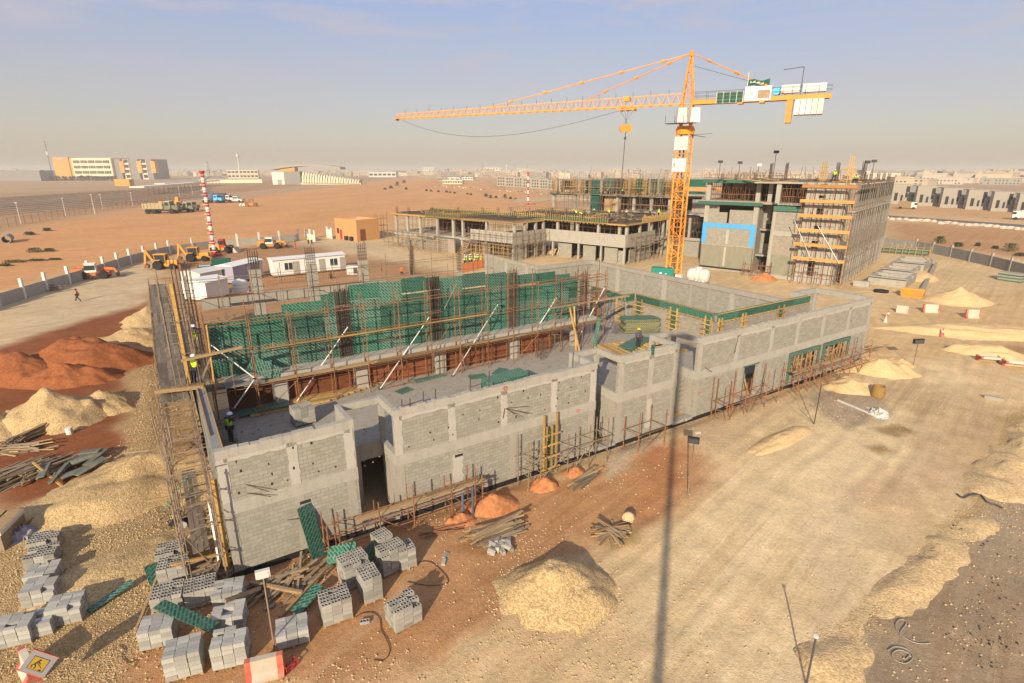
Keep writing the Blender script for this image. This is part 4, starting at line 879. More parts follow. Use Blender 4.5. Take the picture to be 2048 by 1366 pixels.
# poles and timbers
def pole(label, p, q, wd, mat, group=None, name='timber_pole', cat='timber'):
    p = Vector(p); d = Vector(q)-p; m = MB(); m.beam((0, 0, 0), d, wd, wd); o = m.build(name, mat, None, p); return tag(o, label, cat, group)
pole('left one of two pale timbers leaning on the scaffold walkway', gz(1160, 706, 3.34), onT(1138, 610, 10.2), .11, M['wood_y'])
pole('right one of two pale timbers leaning on the scaffold walkway', gz(1152, 702, 3.34), onT(1148, 610, 10.2), .11, M['wood_y'])
pole('orange tube lying along the hall floor from the white prop foot', gz(765, 778, 3.36), gz(1000, 722, 3.4), .06, M['rust'], None, 'scaffold_tube', 'tube')
pole('tall yellow timber edging the bar cage at the left corner', PA(-.25, 10.9, 6.0), PA(-.25, 11.4, 11.8), .2, M['wood_y'])
pole('yellow timber standing by the lower worker at left', onT(413, 650, 9.6), onT(432, 790, 9.6), .09, M['wood_y'])
pole('grey timber brace beside the lower worker at left', onT(401, 765, 9.7), onT(425, 705, 9.7), .09, M['wood_g'])
pole('long horizontal timber in front of the two left workers', onT(362, 722, 9.5), onT(485, 694, 9.5), .14, M['wood'])
pole('thick plank lying out over the left scaffold from the upstand', PA(-2.0, 9.3, 6.3), PA(.35, 8.9, 6.25), .2, M['wood'])
pole('orange brown timber standing at the outer left corner of the near wall', PA(-.28, .25, 0), PA(-.2, .4, 4.8), .2, M['wood_y'])
pole('grey pipe standing outside the left corner of the near wall', PA(-.55, .6, -.2), PA(-.5, 1.2, 3.3), .09, M['steel'], None, 'scaffold_tube', 'tube')
for k in range(13):
    pole('long new yellow timber in the row on the upper slab beside the third wall', gz(1178+k*8, 692-k*1.0, 3.36+.05*(k % 3)), gz(1262+k*9.5, 748-k*4, 3.4+.06*(k % 2)), .13, M['wood_y'], 'new timbers laid on the upper slab')
for k in range(7):
    pole('long new timber lying behind the worker in the yellow helmet', gz(1283+k*6, 700-k*3, 3.36+.04*k), gz(1325+k*5, 672-k*3, 3.36+.04*k), .12, M['wood_y'], 'new timbers behind the helmeted worker')
for k in range(10):
    pole('plank in the flat row under the bent grey props at left', gz(500+k*2, 833-k*3, 3.4+.02*k), gz(660+k*12, 800-k*4, 3.42), .12, M['wood' if k % 2 else 'wood_y'], 'planks under the bent props')
# ================================================ rear buildings (frame C: s along the fronts, t back)
def mk(par, name, mat, *boxes):
    m = MB()
    for b in boxes: m.box(*b)
    return m.build(name, M[mat], par)
def soldiers(par, p, q, z0, h, step=.55, mat='wood_y', panel=True):      # palisade of form timbers along an edge, one form
    p = Vector((*p, 0)); q = Vector((*q, 0)); n = int((q-p).length/step); m = MB(); m2 = MB(); d = (q-p).normalized(); nr = Vector((d.y, -d.x, 0))
    for k in range(n+1):
        c = p+(q-p)*k/n+nr*.06
        m.beam((c.x, c.y, z0), (c.x, c.y, z0+h*rnd.uniform(.85, 1.3)), .14, .1)
    m.beam((p.x+nr.x*.18, p.y+nr.y*.18, z0), (q.x+nr.x*.18, q.y+nr.y*.18, z0), .12, .14); m.build('edge_form', M[mat], par)
    m2.beam((p.x, p.y, z0+h*.3), (q.x, q.y, z0+h*.3), .04, h*.5); m2.build('form_panel', M['dkgreen'], par) if panel else None
def shoring(par, s0, s1, t0, t1, z0, z1, step, mat='rust', dens=.8):
    m = MB(); s = s0
    while s <= s1:
        t = t0
        while t <= t1:
            if rnd.random() < dens: m.tube((s+rnd.uniform(-.1, .1), t, z0), (s+rnd.uniform(-.1, .1), t, z1), .035, 4)
            t += step*1.6
        s += step
    for z in (z0+(z1-z0)*.35, z0+(z1-z0)*.75):
        m.tube((s0, t0, z), (s1, t0, z), .03, 4); m.tube((s0, t0+step*1.6, z), (s1, t0+step*1.6, z), .03, 4)
    m.build('shoring', M[mat], par)
def cages(par, pts, z0, h, w_=.5):
    for (x, y) in pts:
        m = MB(); cage(m, x, y, z0, z0+h, w_, w_*.8, 4, .028, .4); m.build('rebar_cage', M['rust_d'], par)
def rebar_mat(par, s0, s1, t0, t1, z):
    m = MB(); s = s0
    while s < s1: m.tube((s, t0, z), (s, t1, z+.03), .03, 4); s += .45
    t = t0
    while t < t1: m.tube((s0, t, z+.05), (s1, t, z+.05), .03, 4); t += .45
    m.build('rebar_mat', M['rust_d'], par)
BL = thing('concrete_frame_building', 'wide two storey concrete frame building with yellow edge forms behind the near building', 'building', C0, AZ_C)
# slabs and decks
for (s0, s1, t0, t1) in ((-69, -46.6, -18.6, -6), (-46.6, -31.3, -18.3, 8), (-31.3, -12, -7.6, 14)):
    mk(BL, 'floor_slab', 'conc', (s0+.3, t0+.3, 3.35, s1-.3, t1, 3.75))
    mk(BL, 'roof_deck', 'wood', (s0-.3, t0-.3, 7.62, s1+.3 if s1 > -30 else s1, t1, 7.78))
    m = MB(); k = s0
    while k < s1: m.box(k, t0-.7, 7.44, k+.1, t1, 7.6); k += .9
    m.build('deck_joist', M['wood_y'], BL)
    rebar_mat(BL, s0+.5, s1-.5, t0+.6, t1, 8.05)
mk(BL, 'edge_beam', 'conc_l', (-69.2, -18.7, 2.75, -55, -18.3, 3.35), (-69.2, -18.3, 2.75, -68.8, -8, 3.35))
mk(BL, 'concrete_upstand', 'conc_l', (-43.4, -18.5, 3.55, -31.15, -18.2, 5.75))
mk(BL, 'concrete_upstand', 'conc', (-31.45, -18.2, 3.3, -31.1, -7.8, 5.75))
mk(BL, 'concrete_upstand', 'conc_l', (-31.1, -7.8, 3.3, -11.85, -7.5, 5.78))
mk(BL, 'concrete_upstand', 'conc', (-12.15, -7.5, 3.3, -11.83, 4.5, 5.78))
mk(BL, 'edge_beam', 'conc', (-46.8, -18.5, 3.2, -43.4, -18.1, 3.7))
for s in (-68.8, -64.6, -60.0, -54.2, -49.0):
    mk(BL, 'column', 'conc_l', (s, -18.5, 3.36, s+.55, -18.0, 7.44)); mk(BL, 'column', 'conc', (s+.05, -18.4, -.2, s+.5, -18.05, 2.75))
for s in (-46.6, -39.5, -31.9):
    mk(BL, 'column', 'conc_l', (s, -17.9, 3.76, s+.5, -17.4, 7.44)); mk(BL, 'column', 'conc_l', (s, -18.2, -.2, s+.5, -17.8, 3.3))
for t in (-14.5, -11.0, -8.3):
    mk(BL, 'column', 'conc', (-31.9, t, 3.76, -31.4, t+.5, 7.44)); mk(BL, 'column', 'conc', (-31.8, t, -.2, -31.3, t+.5, 3.3))
for s in (-28.8, -23.8, -18.7, -13.9, -12.35):
    mk(BL, 'column', 'conc_l', (s, -7.3, 3.76, s+.55, -6.8, 7.44))
for s in (-29.6, -23.0, -17.6, -12.3):
    mk(BL, 'column', 'conc_l', (s, -7.6, -.2, s+.35, -7.2, 3.3))
for t in (-2.0, 3.0, 8.5, 13.5):
    mk(BL, 'column', 'conc', (-12.3, t, 3.76, -11.85, t+.45, 7.44)); mk(BL, 'column', 'conc', (-12.3, t, -.2, -11.85, t+.45, 3.3))
# block infill, and back walls painted near-black as room shade
for (a, b) in ((-28.4, -24.9), (-22.0, -19.0), (-16.9, -13.9)):
    mk(BL, 'block_wall', 'block', (a, -7.0, -.1, b, -6.8, 3.0))
mk(BL, 'block_wall', 'block', (-13.6, -7.2, -.1, -12.35, -7.0, 2.6))
mk(BL, 'block_wall', 'block', (-12.2, -5.5, -.1, -12.0, 2.6, 2.7)); mk(BL, 'block_wall', 'block', (-31.7, -17.3, -.1, -31.5, -14.8, 3.0))
mk(BL, 'block_wall', 'block', (-40.8, -17.6, -.1, -38.5, -17.4, 3.0)); mk(BL, 'block_wall', 'block_pale', (-58.5, -17.9, -.2, -49.0, -17.7, 3.0)); mk(BL, 'block_wall', 'block_pale', (-68, -17.6, -.2, -58.6, -17.4, 1.6))
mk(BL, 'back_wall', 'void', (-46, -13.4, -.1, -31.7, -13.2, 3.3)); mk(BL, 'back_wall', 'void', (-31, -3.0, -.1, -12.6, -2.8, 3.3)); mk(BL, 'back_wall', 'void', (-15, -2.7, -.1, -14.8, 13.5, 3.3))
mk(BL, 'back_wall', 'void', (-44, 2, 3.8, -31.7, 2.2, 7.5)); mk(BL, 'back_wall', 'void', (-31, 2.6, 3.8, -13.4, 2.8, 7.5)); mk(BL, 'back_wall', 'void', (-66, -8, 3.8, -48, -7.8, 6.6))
shoring(BL, -68, -47.5, -17.4, -10, 3.76, 7.5, 1.5); shoring(BL, -46, -32.5, -16.6, -6, 3.76, 7.5, 1.4); shoring(BL, -30.5, -13, -6.3, 0, 3.76, 7.5, 1.3)
shoring(BL, -42, -33, -18.0, -15, -.1, 3.3, 1.0, 'wood_y', .9)
M['board_o'] = m_wood('orange_board', (.56,.29,.09), (.42,.2,.06))
soldiers(BL, (-57, -18.9), (-46.5, -18.9), 7.75, 1.25); soldiers(BL, (-46.3, -18.8), (-46.3, -8), 7.75, 1.25)
soldiers(BL, (-46.3, -8), (-30.9, -8), 7.75, 1.25); soldiers(BL, (-30.9, -8.0), (-15.8, -8.0), 7.75, 1.25); soldiers(BL, (-11.5, -2.0), (-11.5, 13.5), 7.75, 1.25)
soldiers(BL, (-69, -7), (-46, -7), 7.75, 1.25); soldiers(BL, (-46, 8), (-31, 8), 7.75, 1.25)
mk(BL, 'edge_form', 'wood_y', (-15.8, -8.2, 7.55, -11.4, -8.0, 7.8), (-11.6, -8.2, 7.55, -11.4, -2, 7.8), (-69.4, -19.1, 7.55, -57, -18.9, 7.85))
cages(BL, [(-68.6, -18.3), (-64.3, -18.2), (-59.5, -15.0), (-54.0, -12.0), (-49.5, -8.5), (-46, -7), (-40, -3), (-35.0, -1.5), (-32.5, 1.0), (-12.6, -7.2), (-16.9, -6.8)], 7.8, 1.7)
cages(BL, [(-43, -6), (-37, 2), (-27, 0), (-20, 5), (-24, 10)], 8.0, 1.6)
# mid rear block
BMd = thing('concrete_frame_building', 'taller rear concrete frame with green wall forms seen left of the crane mast', 'building', PC(0, 0), AZ_C)
mk(BMd, 'floor_slab', 'conc', (-58, 30, 11.0, -16.5, 46, 11.45)); mk(BMd, 'floor_slab', 'conc', (-34, 29, 7.2, -16, 46, 7.6))
mk(BMd, 'edge_form', 'green', (-58.2, 29.8, 10.95, -50.2, 29.95, 11.7))
for s in (-57.5, -50.0, -36.5, -31.5, -26.5, -21.5, -17.5):
    mk(BMd, 'column', 'conc_l', (s, 30.2, -.2, s+.7, 30.8, 11.0))
for s in (-45, -40): mk(BMd, 'column', 'conc', (s, 36, -.2, s+.7, 36.6, 11.0))
mk(BMd, 'back_wall', 'void', (-49, 40, .2, -17, 40.2, 11)); shoring(BMd, -49, -17, 31.5, 36, 7.6, 11.0, 1.3); shoring(BMd, -57, -50, 31.5, 36, 5, 11.0, 1.3)  # the void back wall carries the painted shade of the bays
mk(BMd, 'net', 'net', (-44.0, 29.3, 6.2, -41.2, 29.36, 15.2)); mk(BMd, 'back_wall', 'wood', (-40.5, 31, 7.0, -35.5, 31.2, 11))
for (a, b, mt) in ((-40.5, -37.2, 'green'), (-37.2, -34.6, 'void'), (-31.0, -27.2, 'dkgreen'), (-26.8, -24.8, 'dkgreen'), (-24.4, -23.0, 'green2'), (-17.0, -12.4, 'dkgreen')):
    mk(BMd, 'wall_form', mt, (a, 30.4, 12.2, b, 30.5, 15.6))
for s in (-57.5, -50.5, -44.8, -33.8, -31.6, -28.5, -22.5, -21, -19):
    m = MB()
    for dx in (0, .35, .7): m.box(s+dx, 30.1, 11.5, s+dx+.12, 30.22, 15.9+rnd.uniform(-.2, .3))
    for z in (12.2, 13, 13.8, 14.6, 15.3): m.box(s-.35, 30.0, z, s+1.15, 30.1, z+.12)
    m.build('column_form', M['wood_y'], BMd)
m = MB()
for s in np.arange(-56, -17, 2.6): m.beam((s, 30.4, 15.6), (s+rnd.uniform(-.8, .9), 30.4, 15.6+rnd.uniform(.6, 3.0)), .07, .07)
m.build('standing_timber', M['wood_g'], BMd)
m = MB()
for s in np.arange(-57, -16, 1.4): m.tube((s, 29.2, 11.4), (s, 29.2, 15.6), .04, 4)
for z in (12.6, 14.0, 15.3): m.tube((-57, 29.15, z), (-17, 29.15, z), .04, 4)
m.build('scaffold_tubes', M['tube'], BMd)
mk(BMd, 'floor_slab', 'conc', (-16, 24, 12.0, -1, 38, 12.3)); mk(BMd, 'floor_slab', 'conc', (-16, 20, 8.0, -1, 36, 8.3)); mk(BMd, 'block_wall', 'block_pale', (-13, 25, 8.3, -1, 25.2, 11.2)); mk(BMd, 'block_wall', 'block', (-15, 12, 0, -1, 12.2, 3.5)); mk(BMd, 'roof_form', 'ochre', (-16, 26, 13.0, -2, 26.2, 14.0))
mk(BMd, 'column', 'conc', (-8, 12.2, 3.5, -7.5, 12.6, 8.0), (-2, 12.2, 3.5, -1.5, 12.6, 8.0)); shoring(BMd, -10, -1.2, 13, 16, 3.5, 8, 1.0); mk(BMd, 'edge_beam', 'conc', (-10, 11.6, 3.3, -1, 12.2, 3.9)); mk(BMd, 'back_wall', 'void', (-12, 18, 0, -1, 18.2, 7.9))  # void back wall: depth shade put into its colour
soldiers(BMd, (-57, 29.9), (-46, 29.9), 11.5, 2.2, .9, 'wood_y', False); soldiers(BMd, (-35, 29.9), (-16.5, 29.9), 11.5, 3.6, .8, 'wood_y', False)
for s in np.arange(-43, -35, 1.1): mk(BMd, 'wall_waler', 'wood', (s, 30.2, 11.6, s+.12, 30.38, 15.2))
m = MB()
for s in np.arange(-50, -17, 1.1): m.tube((s, 31.0+rnd.uniform(-.5, 2), 7.6), (s+rnd.uniform(-.3, .3), 31.0, 11), .05, 4)
m.build('shoring', M['rust'], BMd)
for (a, b, z0, z1) in ((-56, -52, 12.2, 14.8), (-48.5, -44.5, 11.5, 15), (-41, -35, 11.5, 15.4), (-33.5, -31.2, 11.5, 14.2), (-24.5, -19, 11.5, 14.8)): mk(BMd, 'shade_panel', 'void', (a, 33.5, z0, b, 33.7, z1))  # near-black panels added behind the forms as painted shade
for s in np.arange(-57, -17, 2.2): mk(BMd, 'form_post', 'wood_y', (s, 31+rnd.uniform(-.4, 1), 11.45, s+.16, 31.2+rnd.uniform(.8, 1), 15.6+rnd.uniform(-1.2, .8)))
scaffold('dense tube scaffold in front of the middle frame building', PC(-58, 28.6), AZ_C, fr(0, 41, 15), [0, 1.0], [7, 9.2, 11.4, 13.2, 15.0], (15, 17), [(0, 40, 0, .5, 11.45, 'wood_g'), (6, 30, 0, .5, 13.25, 'wood_y')], 'tube', (), .045, 3, 39, mess=26)
scaffold('tube scaffold standing on the rear deck among the starter bars', PC(-45, -4, 8.0), AZ_C, fr(0, 32, 11), [0, 6], [1.4], (1.8, 2.6), (), 'tube', (), .04, 3, 40, mess=10)
# tall right block
BR = thing('concrete_frame_building', 'tall grey block walled building with a blue membrane frame right of the crane', 'building', PC(0, 0), AZ_C); BR.scale = (.94, .78, 1)
mk(BR, 'rendered_wall', 'render_ol', (.15, 0, .35, 10.25, .25, 4.3)); mk(BR, 'footing', 'void', (.3, .1, -.6, 10.1, .3, .34)); mk(BR, 'ground_beam', 'conc', (0, -2.2, -.15, 18.8, -1.9, .3))
mk(BR, 'string_course', 'conc', (.1, -.08, 4.3, 10.3, 0.24, 4.55)); mk(BR, 'block_wall', 'block', (.15, .02, 4.55, 10.25, .25, 8.5))
mk(BR, 'blue_frame', 'blue', (.05, -.05, 7.6, 10.35, .015, 8.4), (.05, -.05, 4.7, .95, .012, 7.6), (9.45, -.05, 4.3, 10.35, .013, 7.6))
mk(BR, 'plaster_strip', 'plaster', (4.8, -.02, .6, 5.2, .01, 4.1)); mk(BR, 'plaster_strip', 'plaster', (4.9, -.001, 4.7, 5.4, .03, 7.3))
mk(BR, 'block_wall', 'block', (.9, .05, 8.5, 3.0, .25, 11.0), (3.0, .05, 8.5, 4.7, .25, 10.4)); mk(BR, 'block_wall', 'block', (5.1, .05, 8.5, 9.5, .25, 10.9))
for s in (.1, 9.55):
    mk(BR, 'column', 'conc_l', (s, 0, 8.5, s+.85, .6, 12.1)); mk(BR, 'column', 'conc_l', (s, .1, 12.5, s+.8, .8, 15.7))
mk(BR, 'floor_slab', 'conc', (-1.5, -.6, 12.1, 26.2, 20, 12.5)); mk(BR, 'edge_form', 'green', (-1.2, -.7, 11.75, 11.2, -.62, 12.35)); mk(BR, 'edge_form', 'green', (14.2, -4.5, 11.3, 19.2, -4.4, 12.1))
mk(BR, 'roof_slab', 'wood', (-.4, -.9, 15.75, 26.6, 40, 16.0)); mk(BR, 'edge_form', 'green', (-.5, -1.0, 15.6, 11, -.92, 16.2)); mk(BR, 'roof_slab', 'conc_l', (10.3, -4.6, 15.7, 26.5, -.9, 15.95))
mk(BR, 'side_wall', 'block', (10.3, .25, 0, 10.5, 5, 12.0)); mk(BR, 'recess_wall', 'block', (10.5, 4.2, 3.0, 14.2, 4.4, 12.0)); mk(BR, 'recess_opening', 'void', (11.2, 4.1, 5.0, 12.6, 4.19, 8.5), (10.9, 4.1, .2, 13.8, 4.19, 2.9), (11.8, 4.1, 9, 13.6, 4.19, 11.9))
mk(BR, 'side_wall', 'conc', (14.0, -4.0, 0, 14.2, 4.2, 12.0)); mk(BR, 'floor_slab', 'conc', (10.5, 1.5, 2.9, 14, 4.2, 3.2)); mk(BR, 'floor_slab', 'conc', (10.5, 2.5, 7.4, 14, 4.2, 7.7))
for s in (11.6, 14.1):
    mk(BR, 'column', 'conc_l', (s, .6 if s < 12 else -4.2, 12.5, s+.75, 1.3 if s < 12 else -3.5, 15.7))
mk(BR, 'block_wall', 'block', (14.3, -4.0, 8.0, 19.2, -3.8, 11.4)); mk(BR, 'block_wall', 'block_pale', (14.3, -4.0, 4.0, 19.2, -3.8, 7.2)); mk(BR, 'ring_beam', 'conc_l', (14.2, -4.1, 7.2, 19.2, -3.78, 8.0)); mk(BR, 'rendered_wall', 'render_ol', (14.4, -4.02, .6, 19.2, -3.8, 4.0)); mk(BR, 'plinth', 'conc_l', (14.3, -4.15, -.3, 19.2, -3.78, .6)); mk(BR, 'column', 'conc_l', (14.2, -4.06, .6, 14.6, -3.7, 11.4))
mk(BR, 'back_wall', 'void', (.3, 9, 8.6, 14, 9.2, 15.7)); mk(BR, 'back_wall', 'void', (14.4, 2, .2, 19.2, 2.2, 15.7))  # near-black walls hold the painted shade of the open floors
mk(BR, 'far_wall', 'block_pale', (1.0, 8.6, 14.3, 8.0, 8.8, 15.6)); 
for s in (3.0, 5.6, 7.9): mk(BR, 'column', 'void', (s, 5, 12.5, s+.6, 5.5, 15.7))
shoring(BR, .9, 10, 1, 5, 12.5, 15.7, .8, 'rust', .9); shoring(BR, 14.8, 19, -3.6, -1, 12.5, 15.7, .8, 'rust', .9); shoring(BR, 10.8, 13.8, 1, 3, 12.5, 15.7, .9)
# stair tower with pale walls
mk(BR, 'tower_wall', 'conc_l', (19.3, -5.2, 0, 21.2, -4.9, 15.9)); mk(BR, 'tower_wall', 'conc_l', (22.3, -5.2, 0, 25.2, -4.9, 15.9))
for z in (0, 4.0, 6.9, 9.3, 12.0, 14.0): mk(BR, 'tower_wall', 'conc_l', (21.2, -5.15, z if z else 0, 22.3, -4.9, z+(1.6 if z else 1.2)))
mk(BR, 'back_wall', 'void', (21.1, -4.2, 0, 22.5, -4.0, 15.8)); mk(BR, 'side_wall', 'block', (25.2, -4.9, 0, 25.4, -2, 15.9))  # void sheet paints the dark behind the stair slot
for (z0, z1, mt) in ((0, 4.3, 'conc'), (4.6, 7.7, 'block_pale'), (8.0, 11.3, 'block'), (12.0, 15.6, 'block')): mk(BR, 'side_wall', mt, (26.1, -2, z0, 26.4, 46, z1))
for z in (4.3, 7.7, 11.4): mk(BR, 'ring_beam', 'conc_l', (26.08, -2.1, z, 26.5, 46.1, z+.3))
for t in np.arange(0, 45, 2.6): mk(BR, 'pilaster', 'conc_l', (26.42, t, 0, 26.5, t+.4, 4.3)); mk(BR, 'pilaster', 'conc_l', (26.42, t, 8, 26.47, t+.3, 11.3))
for t in np.arange(1, 45, 2.6):
    mk(BR, 'window_opening', 'void', (26.36, t, 10.2, 26.41, t+.9, 11.3)); mk(BR, 'window_opening', 'void', (26.36, t+.2, 13.0, 26.41, t+1.5, 15.5))
m = MB()
for s in np.arange(0, 26, 2.2): m.tube((s, -.8, 16), (s, -.8, 17.1+.5*rnd.random()), .035, 4)
for z in (16.5, 17.0): m.tube((-.3, -.8, z), (17, -.8, z), .03, 4)
m.build('guard_rail', M['rust'], BR)
m = MB()
for k in range(34): s = rnd.uniform(0, 26); a = rnd.uniform(0, 18); m.beam((s, a, 16), (s+rnd.uniform(-.8, .8), a, 16+rnd.uniform(.8, 2.6)), .07, .07)
m.build('standing_timber', M['wood_g'], BR)
for s, hh in ((20.6, 3.2), (24.6, 4.0)):
    m = MB()
    for dx in (0, .3, .6): m.box(s+dx, -3, 15.9, s+dx+.12, -2.8, 15.9+hh)
    for z in (16.4, 17.0, 17.6, 18.2): m.box(s-.4, -3.1, z, s+1.1, -2.98, z+.12)
    m.build('column_form', M['wood_y'], BR)
cages(BR, [(11, 2), (22.8, -3), (26, 1), (13, 5)], 16, 3.0, .45); cages(BR, [(2, 2), (5, 1), (8, 3), (25.6, 8), (25.6, 14), (25.8, 22), (25.8, 30), (25.8, 38)], 16, 1.3, .45)
scaffold('six deck rusty scaffold with orange planks wrapping the stair tower', PC(17.2, -5.9, -.1), AZ_C, fr(.9, 8.0, 6), [0, 1.5], [1.8, 4.05, 6.3, 8.55, 10.8, 13.05, 15.3], (15.9, 17.2),
   [(.8, 8.1, .05, .55, z, 'wood_y') for z in (4.05, 6.3, 8.55, 10.8, 13.05, 15.3)], 'rust', [((0, 0, 1.8), (2.8, 0, 4.05)), ((2.8, 0, 10.8), (5.6, 0, 13.05))], .042, 1, 31, mess=30, toe=[(.6, 8.2, -.1, z, .5, 'board_o') for z in (4.05, 6.3, 8.55, 10.8, 13.05, 15.3)])
prop('left long white prop across the tower scaffold', PC(20.7, -6.3, 4.3), PC(17.4, -6.3, 10.2), .05); prop('right long white prop across the tower scaffold', PC(24.8, -6.3, 3.9), PC(20.9, -6.3, 9.6), .05)
scaffold('dense tube scaffold along the far side wall of the tall building', PC(25.6, -3.4, 0), AZ_C+R(90), fr(0, 28, 12), [0, 1.2], [2, 4.2, 6.4, 8.6, 10.8, 13.0, 15.0], (11, 16.8), [(0, 16, -.1, .4, 15.1, 'wood_y')], 'tube', (), .036, 2, 32, mess=40)
scaffold('low tube scaffold before the rubble bay of the tall building', PC(9.8, -4.6, 0), AZ_C, fr(0, 4.4, 4), [0, 1.0], [1.0, 2.0], (2.2, 3.0), (), 'rust', (), .045, 1, 33)
scaffold('tube scaffold hung round the projecting upstand of the rear frame', PC(-43.5, -19.9, 0), AZ_C, fr(0, 12.6, 9), [0, 1.0], [1.6, 3.2, 5.0], (5.4, 6.4), [(0, 12.5, .1, .5, 3.25, 'wood_g')], 'tube', (), .042, 2, 34)
scaffold('tube scaffold along the shaded side of the projecting upstand', PC(-30.0, -18.0, 0), AZ_C+R(90), fr(0, 10, 6), [0, 1.0], [1.6, 3.2, 5.0], (5.4, 6.4), [(0, 10, .4, .8, 3.25, 'wood_g')], 'tube', (), .042, 2, 35)
scaffold('tube scaffold on the end wall of the rear frame near the crane foot', PC(-10.6, -6.0, 0), AZ_C+R(90), fr(0, 14, 8), [0, 1.0], [1.6, 3.3, 5.0], (5.2, 6.2), [(0, 14, .1, .6, 3.35, 'wood_g')], 'tube', (), .042, 2, 36)
scaffold('tangled tube scaffold in front of the left end of the rear frame', PC(-70.5, -20.9, 0), AZ_C, fr(0, 20, 12), [0, 1.2], [1.0, 2.4, 3.8], (3.6, 5.2), [(11, 16, 0, .4, 3.9, 'wood_y')], 'tube', [((0, 0, 0), (3.6, 0, 2.4)), ((9, 0, 2.4), (12.6, 0, 0))], .045, 1, 37)
scaffold('yellow timber shoring in the open bay below the projecting upstand', PC(-42.8, -18.9, 0), AZ_C, fr(0, 10.5, 9), [0], [.8, 1.6, 2.4], (3.0, 3.3), (), 'wood_y', [((0, 0, 0), (2.6, 0, 2.4))], .07, 1, 38)
# stair flight, yellow timber ladder near the crowd
m = MB()
for k in range(9): m.box(0, k*.3, k*.34, 1.6, k*.3+.3, k*.34+.12)
m.beam((0, -.2, 0), (0, 2.7, 3.1), .12, .2); m.beam((1.6, -.2, 0), (1.6, 2.7, 3.1), .12, .2)
o = m.build('timber_stair', M['wood'], None, PC(-46.2, -19.8, 0), AZ_C); tag(o, 'steep timber stair beside the yellow vested crowd', 'stair')
# footing basins on the right
def basin(label, s, t, L, Wd, h):
    bt = thing('concrete_footing', label, 'footing', PC(s, t), AZ_C-R(4), 'open concrete footings on the right')
    mk(bt, 'wall', 'conc_l', (0, 0, -.2, L, .4, h)); mk(bt, 'wall', 'conc_l', (0, Wd-.4, -.2, L, Wd, h)); mk(bt, 'wall', 'conc', (0, .4, -.2, .4, Wd-.4, h)); mk(bt, 'wall', 'conc', (L-.4, .4, -.2, L, Wd-.4, h)); mk(bt, 'base_slab', 'conc', (.4, .4, -.2, L-.4, Wd-.4, .15))
    mk(bt, 'cap', 'conc_l', (-.15, -.5, h, L+.15, .42, h+.12)); mk(bt, 'cross_beam', 'conc_l', (-.1, Wd*.55, h-.4, L+.1, Wd*.55+.5, h+.05))
basin('front open concrete footing basin beside the yellow skip', 28.0, 1.2, 5.2, 8.2, 1.4); basin('middle open concrete footing basin behind the front one', 28.2, 11.5, 4.6, 8.0, 1.3); basin('rear open concrete footing basin nearest the timber forms', 28.6, 22.5, 5.0, 9.0, 1.3)
o = mk(None, 'kerb_block', 'conc_l', (-1.1, -.5, 0, 1.1, .5, .9)); o.location = PC(27.6, -1.6); o.rotation_euler = (0, 0, AZ_C); tag(o, 'lone concrete block beside the tower scaffold foot', 'block')
t = thing('skip', 'yellow steel skip filled with sand by the footing basins', 'skip', G(1825, 592), AZ_C-.05)
m = MB(); m.taper(-1.3, -1.1, 1.3, 1.1, 0, 1.0, -.12); m.box(-1.5, -1.3, 1.0, 1.5, -1.1, 1.3); m.build('hopper', M['jcb'], t); m = MB(); m.box(-1.2, -1, 1.0, 1.2, 1.0, 1.06); m.build('sand_fill', M['h_sand'], t)
for z in (.3, .7):
    m = MB(); m.box(-1.45, -1.24, z, 1.45, -1.19, z+.1); m.build('rib', M['jcb'], t)
mound('sand_heap', 'flat tongue of sand behind the yellow skip', 'sand heap', M['h_sand'], G(1838, 556), 3.4, 6, AZ_C, 1.0, 90, 'sand heaps on the right', .4)
pole('long grey concrete beam lying on the sand right of the footing basins', G(1842, 586, .25), G(1872, 527, .25), .5, M['conc'], None, 'concrete_beam', 'beam')
t = thing('timber_form', 'yellow timber formwork cage under the shaded boundary wall', 'formwork', G(1790, 508), AZ_C)
for x in np.arange(-6, 6.1, 1.2):
    m = MB(); m.box(x, -.1, 0, x+.12, .1, 2.0+rnd.uniform(-.3, .5)); m.build('post', M['wood_y'], t)
    m = MB(); m.box(x, 2.4, 0, x+.12, 2.6, 2.2+rnd.uniform(-.3, .5)); m.build('post', M['wood_y'], t)
for z in (.5, 1.2, 1.8):
    m = MB(); m.box(-6.2, -.16, z, 6.3, -.1, z+.12); m.build('rail', M['wood'], t)
mk(t, 'panel', 'green2', (-6, .3, .2, 6, .36, 1.4))
pole('leaning timber strut at the right end of the yellow formwork cage', G(1866, 530), G(1845, 512, 2.2), .12, M['wood_y']); 
m = MB(); m.lathe([(.9, 0), (1.0, .05), (1.0, .3), (.6, .32)], n=18); o = m.build('cable_reel', M['black'], None, G(1762, 584)); tag(o, 'round black cable coil lying before the front footing basin', 'reel')
